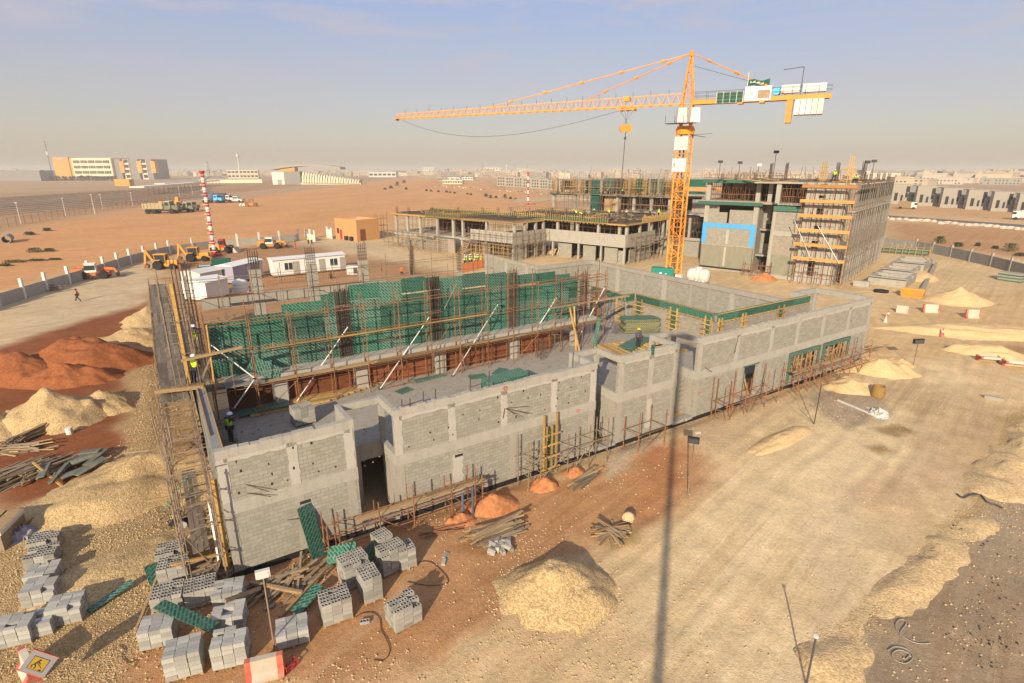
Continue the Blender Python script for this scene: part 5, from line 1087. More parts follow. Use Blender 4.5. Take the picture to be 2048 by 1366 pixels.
# ================================================ tower crane
CB = G(1345, 557); ZJ = 27.9
_p = G(1250, 212, ZJ); _q = G(1665, 192, ZJ); JD = (G(790, 235, ZJ)-G(1375, 205, ZJ)); AZ_J = math.atan2(JD.y, JD.x)
CR = thing('tower_crane', 'yellow hammerhead tower crane standing among the rear buildings', 'tower crane', CB, 0)
CR.scale = (1, 1, 1.02)
hw = .95
RM = Matrix.Rotation(AZ_C+R(4), 4, 'Z')
def lattice(mb, zs, hw0, hw1, rr, rd, rot):
    n = len(zs)-1
    for (a, b) in ((-1, -1), (1, -1), (1, 1), (-1, 1)):
        mb.beam(rot @ Vector((a*hw0, b*hw0, zs[0])), rot @ Vector((a*hw1, b*hw1, zs[-1])), rr*2, rr*2)
    cs = [(-1, -1), (1, -1), (1, 1), (-1, 1)]
    for i in range(n):
        f0 = i/n; f1 = (i+1)/n; w0 = hw0+(hw1-hw0)*f0; w1 = hw0+(hw1-hw0)*f1
        for j in range(4):
            p, q = cs[j], cs[(j+1) % 4]
            if i % 2: p, q = q, p
            mb.tube(rot @ Vector((p[0]*w0, p[1]*w0, zs[i])), rot @ Vector((q[0]*w1, q[1]*w1, zs[i+1])), rd, 5)
            mb.tube(rot @ Vector((p[0]*w1, p[1]*w1, zs[i+1])), rot @ Vector((q[0]*w1, q[1]*w1, zs[i+1])), rd, 5)
for k in range(4):
    m = MB(); lattice(m, [k*5.7+5.7*i/4 for i in range(5)], hw, hw, .11, .055, RM); m.build('mast_section', M['crane'], CR)
m = MB(); m.box(-1.7, -1.7, -.3, 1.7, 1.7, .05); m.build('foundation', M['conc'], CR)
m = MB(); m.lathe([(.2, 22.8), (1.35, 22.8), (1.5, 23.5), (1.25, 24.0), (.2, 24.0)], n=16); m.build('slewing_ring', M['crane'], CR)
RJ = Matrix.Rotation(AZ_J, 4, 'Z')      # local x along the jib
m = MB(); lattice(m, [24.0, 25.6, 27.2], .75, .75, .12, .06, RJ); m.build('turret', M['crane'], CR)
m = MB(); lattice(m, [27.2, 28.8, 30.4, 32.0, 34.0], .8, .16, .09, .05, RJ); m.lathe([(.05, 33.8), (.35, 33.9), (.35, 34.5), (.05, 34.7)], n=10); m.build('tower_head', M['crane'], CR)
L = JD.length
# jib: triangular lattice, top chord inside
m = MB(); N = 36; x0 = 1.0; 
def ht(x): return 1.55-.75*(x/L)
def hwj(x): return .62
for sgn in (-1, 1): m.beam(RJ @ Vector((x0, sgn*.62, 27.2)), RJ @ Vector((L, sgn*.62, 27.2)), .16, .18)
m.beam(RJ @ Vector((x0, 0, 27.2+ht(0))), RJ @ Vector((L, 0, 27.2+ht(L))), .14, .14)
for i in range(N):
    a = x0+(L-x0)*i/N; b = x0+(L-x0)*(i+1)/N; c = (a+b)/2
    for sgn in (-1, 1):
        m.tube(RJ @ Vector((a, sgn*.62, 27.2)), RJ @ Vector((c, 0, 27.2+ht(c))), .042, 4); m.tube(RJ @ Vector((c, 0, 27.2+ht(c))), RJ @ Vector((b, sgn*.62, 27.2)), .042, 4)
    m.tube(RJ @ Vector((a, -.62, 27.2)), RJ @ Vector((b, .62, 27.2)), .03, 4); m.tube(RJ @ Vector((a, -.62, 27.2)), RJ @ Vector((a, .62, 27.2)), .03, 4)
m.box(0, 0, 0, .001, .001, .001) if False else None
m.build('jib', M['crane'], CR)
m = MB()
for x in np.arange(3, L-1, 2.9): m.tube(RJ @ Vector((x, .1, 27.2+ht(x))), RJ @ Vector((x, .1, 27.9+ht(x))), .03, 4)
m.build('safety_line_posts', M['steel_d'], CR)
m = MB(); e = RJ @ Vector((L, 0, 27.2)); m.lathe([(.05, -.3), (.35, -.3), (.35, .3), (.05, .3)], c=(e.x, e.y, 27.1), n=10); m.build('jib_tip_sheave', M['rust'], CR)
# counter jib
CL = (G(1665, 192, ZJ)-G(1375, 205, ZJ)).length
m = MB()
for sgn in (-1, 1): m.beam(RJ @ Vector((-.8, sgn*.7, 27.35)), RJ @ Vector((-CL, sgn*.7, 27.35)), .22, .62)
m.beam(RJ @ Vector((-7.5, 0, 27.3)), RJ @ Vector((-8.2, 0, 27.3)), 1.7, .95); m.beam(RJ @ Vector((-10.5, 0, 27.3)), RJ @ Vector((-11.2, 0, 27.3)), 1.7, .95)
for x in np.arange(1.5, CL-1, 1.6): m.beam(RJ @ Vector((-x, -.7, 27.3)), RJ @ Vector((-x, .7, 27.3)), .1, .12)
m.build('counter_jib', M['crane'], CR)
m = MB(); m.beam(RJ @ Vector((-1, 0, 27.69)), RJ @ Vector((-CL, 0, 27.69)), 1.3, .04); m.build('walkway', M['steel_d'], CR)
m = MB()
for x in np.arange(1.2, CL, 1.7):
    for sgn in (-1, 1): m.tube(RJ @ Vector((-x, sgn*.8, 27.6)), RJ @ Vector((-x, sgn*.8, 28.8)), .022, 4)
for z in (28.2, 28.75):
    for sgn in (-1, 1): m.tube(RJ @ Vector((-1, sgn*.8, z)), RJ @ Vector((-CL, sgn*.8, z)), .022, 4)
m.build('guard_rail', M['steel_d'], CR)
for k in range(5):
    x = CL-1.2-.75*k; m = MB(); m.beam(RJ @ Vector((-x, 0, 27.0)), RJ @ Vector((-x, 0, 25.0)), 2.6, .68, up=RJ @ Vector((1, 0, 0))); m.build('counterweight', M['white_d'], CR)
x = CL-5.2; m = MB(); m.beam(RJ @ Vector((-x, 0, 27.0)), RJ @ Vector((-x-.0, 0, 24.0)), 2.0, .8, up=RJ @ Vector((1, 0, 0))); m.build('counterweight_frame', M['crane'], CR)
for a, b in ((CL-6.6, CL-4.2), (CL-3.8, CL-.8)):
    m = MB(); m.beam(RJ @ Vector((-a, 0, 28.5)), RJ @ Vector((-b, 0, 28.5)), 1.2, 1.05); m.build('winch_housing', M['white'], CR)
m = MB(); m.lathe([(.05, -.7), (.55, -.7), (.55, .7), (.05, .7)], c=(0, 0, 0), n=14, axis='y'); o = m.build('winch_drum', M['blue'], CR); o.location = RJ @ Vector((-(CL-7.2), 0, 28.3)); o.rotation_euler = (0, 0, AZ_J)
m = MB(); a = RJ @ Vector((-(CL-4.0), .8, 27.6)); m.tube(a, a+Vector((0, 0, 3.6)), .05, 5); m.beam(a+Vector((0, 0, 3.6)), a+(RJ @ Vector((2.6, 0, 3.4))), .08, .1); m.build('maintenance_davit', M['steel_d'], CR)
# tie bars and cables
def bar(nm, p, q, r, mat='crane', blobs=0):
    m = MB(); m.tube(p, q, r, 6); p, q = Vector(p), Vector(q)
    for k in range(blobs):
        c = p.lerp(q, (k+.6)/(blobs+.3)); d = (q-p).normalized(); m.tube(c-d*.35, c+d*.35, r*2.6, 6)
    m.build(nm, M[mat], CR)
top = RJ @ Vector((.2, 0, 34.2))
bar('tie_bar', top, RJ @ Vector((L*.63, 0, 27.2+ht(L*.63))), .085, 'crane', 5); bar('tie_bar', top, RJ @ Vector((L*.30, 0, 27.2+ht(L*.3))), .075, 'crane', 3)
for sgn in (-1, 1): bar('tie_bar', RJ @ Vector((-.2, 0, 34.2)), RJ @ Vector((-(CL-6.0), sgn*.6, 27.9)), .07, 'crane', 3)
bar('hoist_rope', RJ @ Vector((-.2, 0, 32.6)), RJ @ Vector((-(CL-7), 0, 28.6)), .03, 'steel_d')
# slack trolley rope under the jib
m = MB(); P = []
for k in range(15):
    f = k/14; x = L-1+(9.5-L+1)*f; P.append(RJ @ Vector((x, .2, 27.0-4.6*(4*f*(1-f))**1.0*(.55+.45*(1-f)))))
m.path(P, .028, 4); m.build('slack_rope', M['steel_d'], CR)
# trolley, hook block, rope
xt = (G(1255, 212, ZJ)-G(1375, 205, ZJ)).length
m = MB(); m.beam(RJ @ Vector((xt-1.5, 0, 26.8)), RJ @ Vector((xt+1.3, 0, 26.8)), 1.7, .18); 
for a in (-1.2, 0, 1.0):
    m.beam(RJ @ Vector((xt+a, -.8, 26.6)), RJ @ Vector((xt+a, -.8, 27.4)), .2, .2); m.beam(RJ @ Vector((xt+a, .8, 26.6)), RJ @ Vector((xt+a, .8, 27.4)), .2, .2)
m.beam(RJ @ Vector((xt-.5, 0, 28.4)), RJ @ Vector((xt+.6, 0, 28.4)), 1.0, .7); m.build('trolley', M['crane'], CR)
c = RJ @ Vector((xt, 0, 24.0)); m = MB(); m.lathe([(.05, -.28), (.62, -.28), (.62, .28), (.05, .28)], c=(c.x-.4, c.y, 24.0), n=14, axis='y'); m.lathe([(.05, -.28), (.62, -.28), (.62, .28), (.05, .28)], c=(c.x+.4, c.y, 24.0), n=14, axis='y'); m.box(c.x-.35, c.y-.32, 23.5, c.x+.35, c.y+.32, 24.6); m.build('hook_block', M['crane'], CR)
m = MB()
for dx in (-1.1, -.3, .3, 1.1): m.tube(RJ @ Vector((xt+dx, 0, 26.7)), (c.x+dx*.4, c.y, 24.5), .022, 4)
m.tube((c.x, c.y, 23.4), (c.x, c.y, 22.6), .07, 6); m.ell((c.x, c.y, 22.5), .22, .1, .3, 8, 5)
m.tube((c.x, c.y, 22.4), (c.x-.25, c.y, 14.2), .06, 5); m.tube((c.x-.25, c.y, 14.2), (c.x-.9, c.y, 13.2), .035, 4); m.tube((c.x-.25, c.y, 14.2), (c.x+.4, c.y, 13.3), .035, 4)
m.build('hoist_sling', M['steel_d'], CR)
# cabs hung on the turret
for k, (dx, dy) in enumerate(((-1.3, -1.5), (.6, -2.0))):
    v = Vector((dx, dy, 0)); cb = MB(); cb.taper(v.x-.75, v.y-.75, v.x+.75, v.y+.75, 24.4, 26.5, .12); o = cb.build('cab', M['white'], CR)
    gl = MB(); gl.box(v.x-.45, v.y-.74, 25.5, v.x+.45, v.y-.6, 25.9); gl.build('window', M['steel'], o)
m = MB(); m.beam(RM @ Vector((-2.2, -2.4, 24.3)), RM @ Vector((2.2, -2.4, 24.3)), 1.6, .08)
for a in (-2.2, -.7, .7, 2.2): m.tube(RM @ Vector((a, -3.1, 24.3)), RM @ Vector((a, -3.1, 25.4)), .03, 4)
m.build('cab_platform', M['steel_d'], CR)
m = MB(); v = RM @ Vector((1.2, 0, 22.7)); m.beam(v, v+Vector((3.2, .6, .25)), .5, .05); m.tube(v, v+Vector((2.4, .5, -.3)), .04, 4); m.build('service_arm', M['steel_d'], CR)
m = MB(); m.tube(RM @ Vector((.1, -.2, .3)), RM @ Vector((.1, -.2, 22.5)), .12, 6); m.build('ladder_cage', M['rust'], CR)
# boards hung on the mast and counter jib
def board(label, c, wd, h, ang, logo, group=None):
    t = thing('sign_board', label, 'sign', c, ang, group)
    mk(t, 'panel', 'white', (-wd/2, -.04, -h/2, wd/2, 0, h/2)); mk(t, 'frame', 'steel', (-wd/2-.05, -.02, -h/2-.05, wd/2+.05, .05, -h/2), (-wd/2-.05, -.02, h/2, wd/2+.05, .05, h/2+.05)); logo(t, wd, h); return t
def lines(t, x0, x1, zs, th=.07, mat='steel'):
    for z in zs: mk(t, 'text_line', mat, (x0, -.055, z, x1, -.042, z+th))
def ring(t, cx, cz, r0, r1, mat, name='emblem'):
    m = MB(); P = []
    for k in range(18):
        a = 2*math.pi*k/18; b = 2*math.pi*(k+1)/18
        m.prism([(cx+r0*math.cos(a), cz+r0*math.sin(a)), (cx+r1*math.cos(a), cz+r1*math.sin(a)), (cx+r1*math.cos(b), cz+r1*math.sin(b)), (cx+r0*math.cos(b), cz+r0*math.sin(b))], lambda u, v, d: (u, d, v), -.06, -.045)
    m.build(name, M[mat], t)
M['sign_tan'] = m_plain('sign_print_tan', (.45, .40, .33), .7, .1); M['sign_ph'] = m_plain('aerial_print', (.34, .20, .13), .7, .6, 4, dirt=(.16, .2, .1)); M['sign_navy'] = m_plain('sign_navy', (.03, .04, .12), .6, .1)
def lg1(t, w_, h): ring(t, 0, .2, .26, .36, 'sign_tan'); ring(t, 0, .2, .05, .13, 'sign_tan'); lines(t, -.6, .6, (-.4, -.65), .08, 'sign_tan')
def lg2(t, w_, h):
    ring(t, -.78, .12, .10, .18, 'sign_navy'); ring(t, -.70, -.18, .05, .12, 'barrier_r'); lines(t, -.45, .8, (.35, .1, -.15, -.4), .06, 'sign_tan')
fdir = RM @ Vector((-.0, -1.15, 0))
ang = AZ_C+R(4)
board('upper white board with a round emblem on the crane mast', CB+(RM @ Vector((-.05, -1.2, 21.9))), 2.15, 1.9, ang, lg1, 'white boards on the crane mast')
board('lower white board with a small dark blue logo on the crane mast', CB+(RM @ Vector((-.1, -1.2, 18.6))), 2.2, 1.9, ang, lg2, 'white boards on the crane mast')
cj = lambda x, y, z: CB+(RJ @ Vector((-x, y, z)))
def lg3(t, w_, h): ring(t, -w_*.25, .1, .3, .38, 'sign_tan'); ring(t, -w_*.25, .1, .05, .2, 'sign_tan'); mk(t, 'photo_print', 'sign_ph', (-.02, -.055, -.7, w_/2-.15, -.042, .45)); lines(t, -w_*.45, -.3, (-.6,), .08, 'sign_tan')
board('white billboard with an emblem and aerial photo on the counter jib', cj(10.2, .85, 28.65), 3.6, 1.9, AZ_J+math.pi, lg3)
t = thing('billboard_frame', 'green mesh billboard frame on the counter jib', 'sign', cj(6.3, .85, 28.3), AZ_J+math.pi)
mk(t, 'mesh_panel', 'net', (-1.9, -.02, -.75, 1.9, .01, .75))
for x in (-1.9, -.95, 0, .95, 1.85): mk(t, 'frame_bar', 'white_d', (x, -.06, -.8, x+.06, -.021, .85))
for z in (-.75, -.3, .25, .7): mk(t, 'frame_bar', 'wood', (-1.9, -.05, z, 1.9, -.0212, z+.05))
t = thing('flag', 'dark green flag with white lettering flying above the white billboard', 'flag', cj(8.6, .5, 27.7), AZ_J+math.pi)
m = MB(); m.tube((0, 0, 0), (0, 0, 4.0), .04, 6); m.build('pole', M['white'], t)
m = MB(); n = 16
vs = [(x*3.0/n, .14*math.sin(x*.9), z0+.15*math.sin(x*.45)) for x in range(n+1) for z0 in (2.0, 2.85)]
m.add(vs, [(2*k, 2*k+2, 2*k+3, 2*k+1) for k in range(n)]); fl = m.build('cloth', M['dkgreen'], t)
m = MB(); 
for k in range(2, 12):
    x = k*3.0/n; m.box(x, -.19+.14*math.sin(k*.9)-.02, 2.3+.15*math.sin(k*.45), x+.1, .14*math.sin(k*.9)-.03, 2.4+.15*math.sin(k*.45)+.1*((k*7) % 3))
m.build('lettering', M['white'], fl)
# things standing by the crane foot
t = thing('container', 'teal green steel container at the foot of the crane', 'container', G(1325, 557), AZ_A-R(55))
m = MB(); m.box(-1.9, -.75, .1, 1.9, .75, 1.9); m.build('body', M['teal'], t)
for x in (-1.9, 0, 1.8): mk(t, 'rib', 'teal', (x, -.8, .1, x+.1, -.751, 1.9))
m = MB(); m.lathe([(.02, -.79), (.22, -.79), (.22, -.76), (.02, -.76)], c=(-.3, 0, 1.0), n=12, axis='y'); m.build('emblem', M['white'], t); mk(t, 'label_plate', 'white', (.4, -.78, .9, .7, -.76, 1.05)); mk(t, 'skid', 'steel_d', (-1.9, -.7, 0, 1.9, -.5, .1), (-1.9, .5, 0, 1.9, .7, .1))
t = thing('electric_cabinet', 'small white cabinet right of the teal container', 'cabinet', G(1357, 565), AZ_C); m = MB(); m.box(-.5, -.4, .08, .5, .4, 1.3); m.build('body', M['white'], t); mk(t, 'door', 'white_d', (-.42, -.43, .2, .42, -.402, 1.2)); mk(t, 'plinth', 'conc', (-.55, -.45, 0, .55, .45, .08))
t = thing('water_tank', 'fat white water tank lying on saddle legs behind the court wall', 'water tank', G(1395, 572), AZ_C)
m = MB(); m.lathe([(.1, -1.75), (.8, -1.7), (1.05, -1.4), (1.12, -.4), (1.05, -.35), (1.12, -.3), (1.12, .3), (1.05, .35), (1.12, .4), (1.05, 1.4), (.8, 1.7), (.1, 1.75)], c=(0, 0, 1.75), n=20, axis='x'); m.build('tank_body', M['white'], t, None, 0, True)
m = MB(); m.lathe([(.1, 2.8), (.45, 2.8), (.45, 3.0), (.35, 3.1), (.1, 3.1)], n=14); m.build('hatch', M['white'], t)
for x in (-1.3, -.75, -.2, .35, .9):
    m = MB(); m.taper(x, -.9, x+.38, .9, 0, 1.1, .05); m.build('leg', M['white'], t)
# ================================================ far surroundings
def facebuild(name, label, cat, px, yb, W, D, Ht, ang, mat, group=None, floors=0, bays=0, wmat='void'):
    t = thing(name, label, cat, G(px, yb), ang, group)
    mk(t, 'wall', mat, (-W/2, 0, 0, W/2, D, Ht)); mk(t, 'parapet', mat, (-W/2-.15, -.15, Ht, W/2+.15, D+.15, Ht+.6))
    for f in range(floors):
        for b in range(bays):
            fx = -W/2+W*(b+.5)/bays; z = Ht*(f+.35)/floors
            mk(t, 'window', wmat, (fx-W/bays*.36, -.12, z, fx+W/bays*.36, .1, z+Ht/floors*.42))
    return t
# pixel scale at a ground point: metres per pixel
def mpp(x, y): return (Vector(G(x, y))-Vector(G(x+1, y))).length
# the school like block on the left
sb = G(185, 359); k = mpp(185, 359); az = 0
SC = thing('school_building', 'cream four storey building with an orange end wall beyond the railway', 'building', sb, az)
hS = HGT(sb, 185, 316)
mk(SC, 'end_wall', 'oran_b', (-70*k, -1.5, 0, -39*k, 60*k, hS+k)); mk(SC, 'facade', 'cream', (-34*k, 0, 0, 44*k, 60*k, hS)); mk(SC, 'link', 'oran_b', (-39*k, .6, 0, -34*k, 40*k, hS-.5*k))
for f in range(4):
    for b in range(5):
        x = -31*k+b*14.8*k; z = hS*(.03+.245*f); mk(SC, 'window', 'void', (x, -.6, z, x+12.4*k, -.02, z+hS*.125))
        if f: 
            for q in range(1, 4): mk(SC, 'mullion', 'cream', (x+13.2*k*q/4-.25*k, -.9, z, x+13.2*k*q/4+.25*k, -.62, z+hS*.125))
for i, (x, w_) in enumerate(((44, 14), (76, 17), (108, 12))):
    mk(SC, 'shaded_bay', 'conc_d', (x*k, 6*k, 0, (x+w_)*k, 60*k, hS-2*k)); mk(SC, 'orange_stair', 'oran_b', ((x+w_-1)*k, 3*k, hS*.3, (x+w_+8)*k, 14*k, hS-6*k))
    if i < 2:
        mk(SC, 'facade', 'cream', ((x+w_+6)*k, 5*k, 0, (x+w_+17)*k, 50*k, hS-(2.5+i)*k))
        for f in range(4): mk(SC, 'window', 'void', ((x+w_+8)*k, 4.4*k, hS*(.08+.235*f), (x+w_+16)*k, 4.97*k, hS*(.22+.235*f)))
def text_obj(txt, size, mat, par, loc, rot, depth=.05):
    cu = bpy.data.curves.new('lettering', 'FONT'); cu.body = txt; cu.size = size; cu.extrude = depth; cu.align_x = 'CENTER'
    o = bpy.data.objects.new('tmp', cu); COL.objects.link(o); bpy.context.view_layer.update()
    me = bpy.data.meshes.new_from_object(o.evaluated_get(bpy.context.evaluated_depsgraph_get())); bpy.data.objects.remove(o); bpy.data.curves.remove(cu)
    me.materials.clear(); me.materials.append(M[mat]); q = bpy.data.objects.new('lettering', me); COL.objects.link(q); q.parent = par; q.location = loc; q.rotation_euler = rot; return q
text_obj('SPIM', 5.5*k, 'white', SC, (-55*k, -2.0, hS-4.5*k), (R(90), 0, 0), .3)
t = thing('radio_mast', 'slender radio mast rising beside the orange end wall', 'mast', G(106, 356), 0)
hm = HGT(G(106, 356), 100, 282)
m = MB(); m.tube((0, 0, 0), (0, 0, hm), .9, 6, .35); m.build('pole', M['steel_d'], t)
m = MB()
for a in range(3): m.box(-1.6+a*1.2, -1.4, hm*.62, -.9+a*1.2, -.8, hm*.72)
m.build('antenna', M['white_d'], t)
facebuild('low_house', 'low cream house left of the orange end wall', 'house', 92, 358, 26*k, 20*k, 16*k, az, 'cream', None, 2, 3)
facebuild('depot_shed', 'long grey shed with small roof turrets at the left edge', 'shed', 20, 362, 110*k, 30*k, 17*k, az, 'conc_d')
facebuild('small_building', 'small ochre flat roofed building below the cream building', 'building', 245, 372, 30*mpp(245,372), 8, 12*mpp(245,372), az, 'oran_b')
# dark green hedge of trees at the foot of that building
def shrub(name, label, cat, c, rx, ry, rz, n, seed, group, lf=.16, mat='leaf', trunk=True):
    t = thing(name, label, cat, c, 0, group); q = random.Random(seed); m = MB()
    for i in range(n):
        a = q.random()*6.283; u = q.random()**.6; h = q.random(); p = Vector((rx*u*math.cos(a)*(1.1-.5*h), ry*u*math.sin(a)*(1.1-.5*h), rz*(.12+.9*h)))
        p += Vector((q.uniform(-1, 1)*rx*.15, q.uniform(-1, 1)*ry*.15, 0)); s = lf*q.uniform(.6, 1.5); d = Vector((q.uniform(-1, 1), q.uniform(-1, 1), q.uniform(-.4, 1))).normalized(); e = d.cross(Vector((.3, .2, .9))).normalized()*s*.6
        m.add([p-d*s-e*.2, p+e, p+d*s, p-e], [(0, 1, 2, 3)])
    m.build('foliage', M[mat], t); m = MB()
    for i in range(5): a = q.random()*6.28; m.tube((0, 0, 0), (rx*.5*math.cos(a), ry*.5*math.sin(a), rz*.75), .03*rz+.02, 4, .01)
    m.build('stem', M['wood_g'], t); return t
for i in range(15):
    x = 3+i*16; c = G(x, 361.5); kk = mpp(x, 361); shrub('tree', 'dark green tree in the hedge at the foot of the far left buildings', 'tree', c, 9*kk, 4*kk, (7+3*rnd.random())*kk, 150, i, 'hedge trees below the left buildings', 1.9*kk)
# shrubs dotted over the plain and by the right wall
for i, (x, y, w_, h_) in enumerate([(795,372,8,8),(782,377,7,5),(808,366,6,5),(770,379,5,3),(812,379,5,4),(853,382,5,3),(862,383,5,3),(877,384,4,3),(893,385,5,3),(900,386,4,3),(909,387,4,3),(935,389,4,3),(942,390,4,3),(972,394,6,6),(981,396,6,5),(992,396,5,4),(1010,397,7,8),(1021,398,5,4),(1031,400,5,4)]):
    kk = mpp(x, y); shrub('desert_shrub', 'small dull green shrub in the line across the orange plain', 'shrub', G(x, y), w_*.6*kk, w_*.5*kk, h_*kk, 160, 40+i, 'shrubs across the orange plain', 1.1*kk)
for i, (x, y, w_, h_, lb) in enumerate([(1878,487,12,14,'grey green bush behind the shaded boundary wall, leftmost of the row'),(1915,493,11,8,'flat bush behind the boundary wall with dry grass'),(1955,492,5,6,'small bush in the middle of the row behind the boundary wall'),(2020,503,16,16,'largest bush behind the boundary wall near the right edge'),(2040,512,12,6,'low spreading bush at the right edge behind the boundary wall'),(1990,497,6,5,'small brown bush left of the largest bush')]):
    kk = mpp(x, y); shrub('desert_shrub', lb, 'shrub', G(x, y), w_*kk, w_*.7*kk, h_*kk, 420, 80+i, 'bushes behind the right boundary wall', 1.3*kk)
for i, (x, y, w_, h_) in enumerate([(70,505,16,9),(100,503,13,6),(30,525,26,5),(75,522,22,4),(110,520,14,4),(12,532,14,5),(95,462,10,6),(60,470,12,6)]):
    kk = mpp(x, y); shrub('desert_shrub', 'patch of grey green scrub on the orange slope behind the left boundary wall', 'shrub', G(x, y), w_*kk, w_*.4*kk, h_*kk, 420, 110+i, 'scrub on the left slope', 1.3*kk)
# concrete pipe
t = thing('concrete_pipe', 'large concrete pipe end lying on the slope at the left edge', 'pipe', G(17, 484), R(35)); m = MB(); N_ = 20
pr = [(.85, -3.5), (1.02, -3.5), (1.02, 3.0), (.85, 3.0), (.85, -3.5)]
vs = []; fs = []
for a in range(N_):
    for r_, y_ in pr[:4]: vs.append((r_*math.cos(a*2*math.pi/N_), y_, .95+r_*math.sin(a*2*math.pi/N_)))
for a in range(N_):
    for j in range(4): fs.append((a*4+j, a*4+(j+1) % 4, ((a+1) % N_)*4+(j+1) % 4, ((a+1) % N_)*4+j))
m.add(vs, fs); m.build('pipe_wall', M['conc'], t)
# railway tracks left
M['track_bed'] = m_plain('track_bed', (.66,.50,.32), .95, .2, .3)
for i in range(11):
    y0 = 432-i*4.0 if i < 6 else 408-(i-6)*2.9; y1 = 399-i*3.2 if i < 6 else 382-(i-6)*1.7
    p = G(-120, y0+8); q = G(420, y1-3); t = thing('railway_track', 'long pale railway track in the parallel yard tracks on the left', 'track', (p+q)/2, math.atan2(q.y-p.y, q.x-p.x), 'yard tracks on the left'); L_ = (q-p).length/2
    mk(t, 'ballast', 'track_bed', (-L_, -1.9, 0, L_, 1.9, .5)); mk(t, 'sleepers', 'track_bed', (-L_, -1.2, .5, L_, 1.2, .6))
    for s_ in (-.72, .72): mk(t, 'rail', 'rust', (-L_, s_-.05, .6, L_, s_+.05, .68))
# wire fence between the plain and the yard with lamp posts
FP = [(-60, 470), (0, 456), (80, 443), (160, 429), (245, 417), (330, 404), (420, 390), (500, 381), (580, 374), (680, 365), (790, 356), (850, 352)]
t = thing('wire_fence', 'long rusty wire fence along the railway yard', 'fence', (0, 0, 0)); npost = 0; m = MB(); mw = MB()
Pf = [Vector(G(*p)) for p in FP]
for a, b in zip(Pf, Pf[1:]):
    n = max(3, int((b-a).length/4.2)); n = min(n, 12)
    for i in range(n):
        c = a.lerp(b, i/n)
        if npost < 96:
            mm = MB(); mm.box(-.07, -.07, 0, .07, .07, 3.0); o = mm.build('post', M['rust'], t, c); npost += 1
    for z in np.arange(.3, 3.0, .45): mw.tube(a+Vector((0, 0, z)), b+Vector((0, 0, z)), .022, 3)
    n2 = int((b-a).length/1.1)
    for i in range(min(n2, 160)): c = a.lerp(b, i/min(n2, 160)); mw.tube(c+Vector((0, 0, .1)), c+Vector((0, 0, 2.9)), .02, 3)
mw.build('wire_mesh', M['rust'], t)
for i, (x, yb, yt) in enumerate([(42,447,405),(132,432,396),(190,428,389),(206,420,389),(266,413,385),(360,395,375),(386,392,372)]):
    t = thing('lamp_post', 'thin grey lamp post along the railway yard fence', 'lamp post', G(x, yb), 0, 'lamp posts along the yard fence'); h = HGT(G(x, yb), x, yt); m = MB(); m.tube((0, 0, 0), (0, 0, h), .12, 6, .07); m.build('pole', M['steel'], t); mk(t, 'lamp_head', 'steel', (-.5, -.1, h-.08, .5, .1, h+.05))
# canopies
def canopy(label, x0, x1, y0, y1, h, mat):
    p = G(x0, y0); q = G(x1, y1); t = thing('canopy', label, 'canopy', p, math.atan2(q.y-p.y, q.x-p.x), 'open canopies at the railway yard'); L_ = (q-p).length
    mk(t, 'roof', mat, (0, -1, h, L_, 8, h+.9)); n = 14
    for i in range(n):
        m = MB(); m.box(L_*i/(n-1)-.12, 0, 0, L_*i/(n-1)+.12, .25, h); m.build('column', M['rust'], t)
    mk(t, 'beam', 'steel', (0, -.1, h-.7, L_, .2, h-.4))
canopy('long open canopy with a pale roof and white end, front one', 288, 400, 392, 379, 5.6, 'white_d'); canopy('long thin canopy roof behind the front one', 330, 440, 380, 371, 5, 'white_d')
# large station: box hall with curved ribbed vault
sp = G(600, 369); ks = mpp(600, 369); az2 = 0
t = thing('station_hall', 'pale station hall with a curved grey roof and cream ribbed vault', 'building', sp, az2)
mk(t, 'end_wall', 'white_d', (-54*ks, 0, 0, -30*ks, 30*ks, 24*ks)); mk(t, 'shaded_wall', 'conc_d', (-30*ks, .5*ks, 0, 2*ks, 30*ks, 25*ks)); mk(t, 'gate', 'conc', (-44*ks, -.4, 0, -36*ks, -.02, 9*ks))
m = MB(); n = 14; P0 = []; 
for i in range(n+1):
    f = i/n; x = -56*ks+f*140*ks; z = (24+11*math.sin(math.pi*min(1, .1+f*.75)))*ks; P0.append((x, z))
for a, b in zip(P0, P0[1:]): m.prism([(a[0], a[1]), (b[0], b[1]), (b[0], b[1]+4.2*ks), (a[0], a[1]+4.2*ks)], lambda u, v, d: (u, d, v), -3*ks, 34*ks)
m.build('curved_roof', M['conc'], t)
m = MB(); n = 16
for i in range(n+1):
    a = math.pi*.05+math.pi*.55*i/n
    if i < n:
        b = math.pi*.05+math.pi*.55*(i+1)/n
        for jj in range(22):
            x0 = 6*ks+jj*5.2*ks; hh = (25-jj*.75)*ks; m.prism([(math.cos(a)*18*ks-12*ks, hh*math.sin(a)), (math.cos(a)*16.6*ks-12*ks, (hh-1.5*ks)*math.sin(a)), (math.cos(b)*16.6*ks-12*ks, (hh-1.5*ks)*math.sin(b)), (math.cos(b)*18*ks-12*ks, hh*math.sin(b))], lambda u, v, d: (x0+d, -u*.8, max(v, 0)), 0, 3.4*ks)
m.build('vault_rib', M['cream'], t)
mk(t, 'vault_shell', 'tan_t', (6*ks, 4*ks, 0, 50*ks, 24*ks, 17*ks), (50*ks, 4*ks, 0, 118*ks, 24*ks, 8*ks)); mk(t, 'base_wall', 'cream', (2*ks, -1*ks, 0, 122*ks, 2*ks, 3.5*ks)); mk(t, 'ochre_block', 'oran_b', (-60*ks, 60*ks, 10*ks, -30*ks, 80*ks, 34*ks))
facebuild('long_shed', 'long low pale shed right of the ribbed vault', 'shed', 765, 354.5, 56*mpp(765,354), 12, 9*mpp(765,354), az2-.2, 'white_d', None, 1, 6)
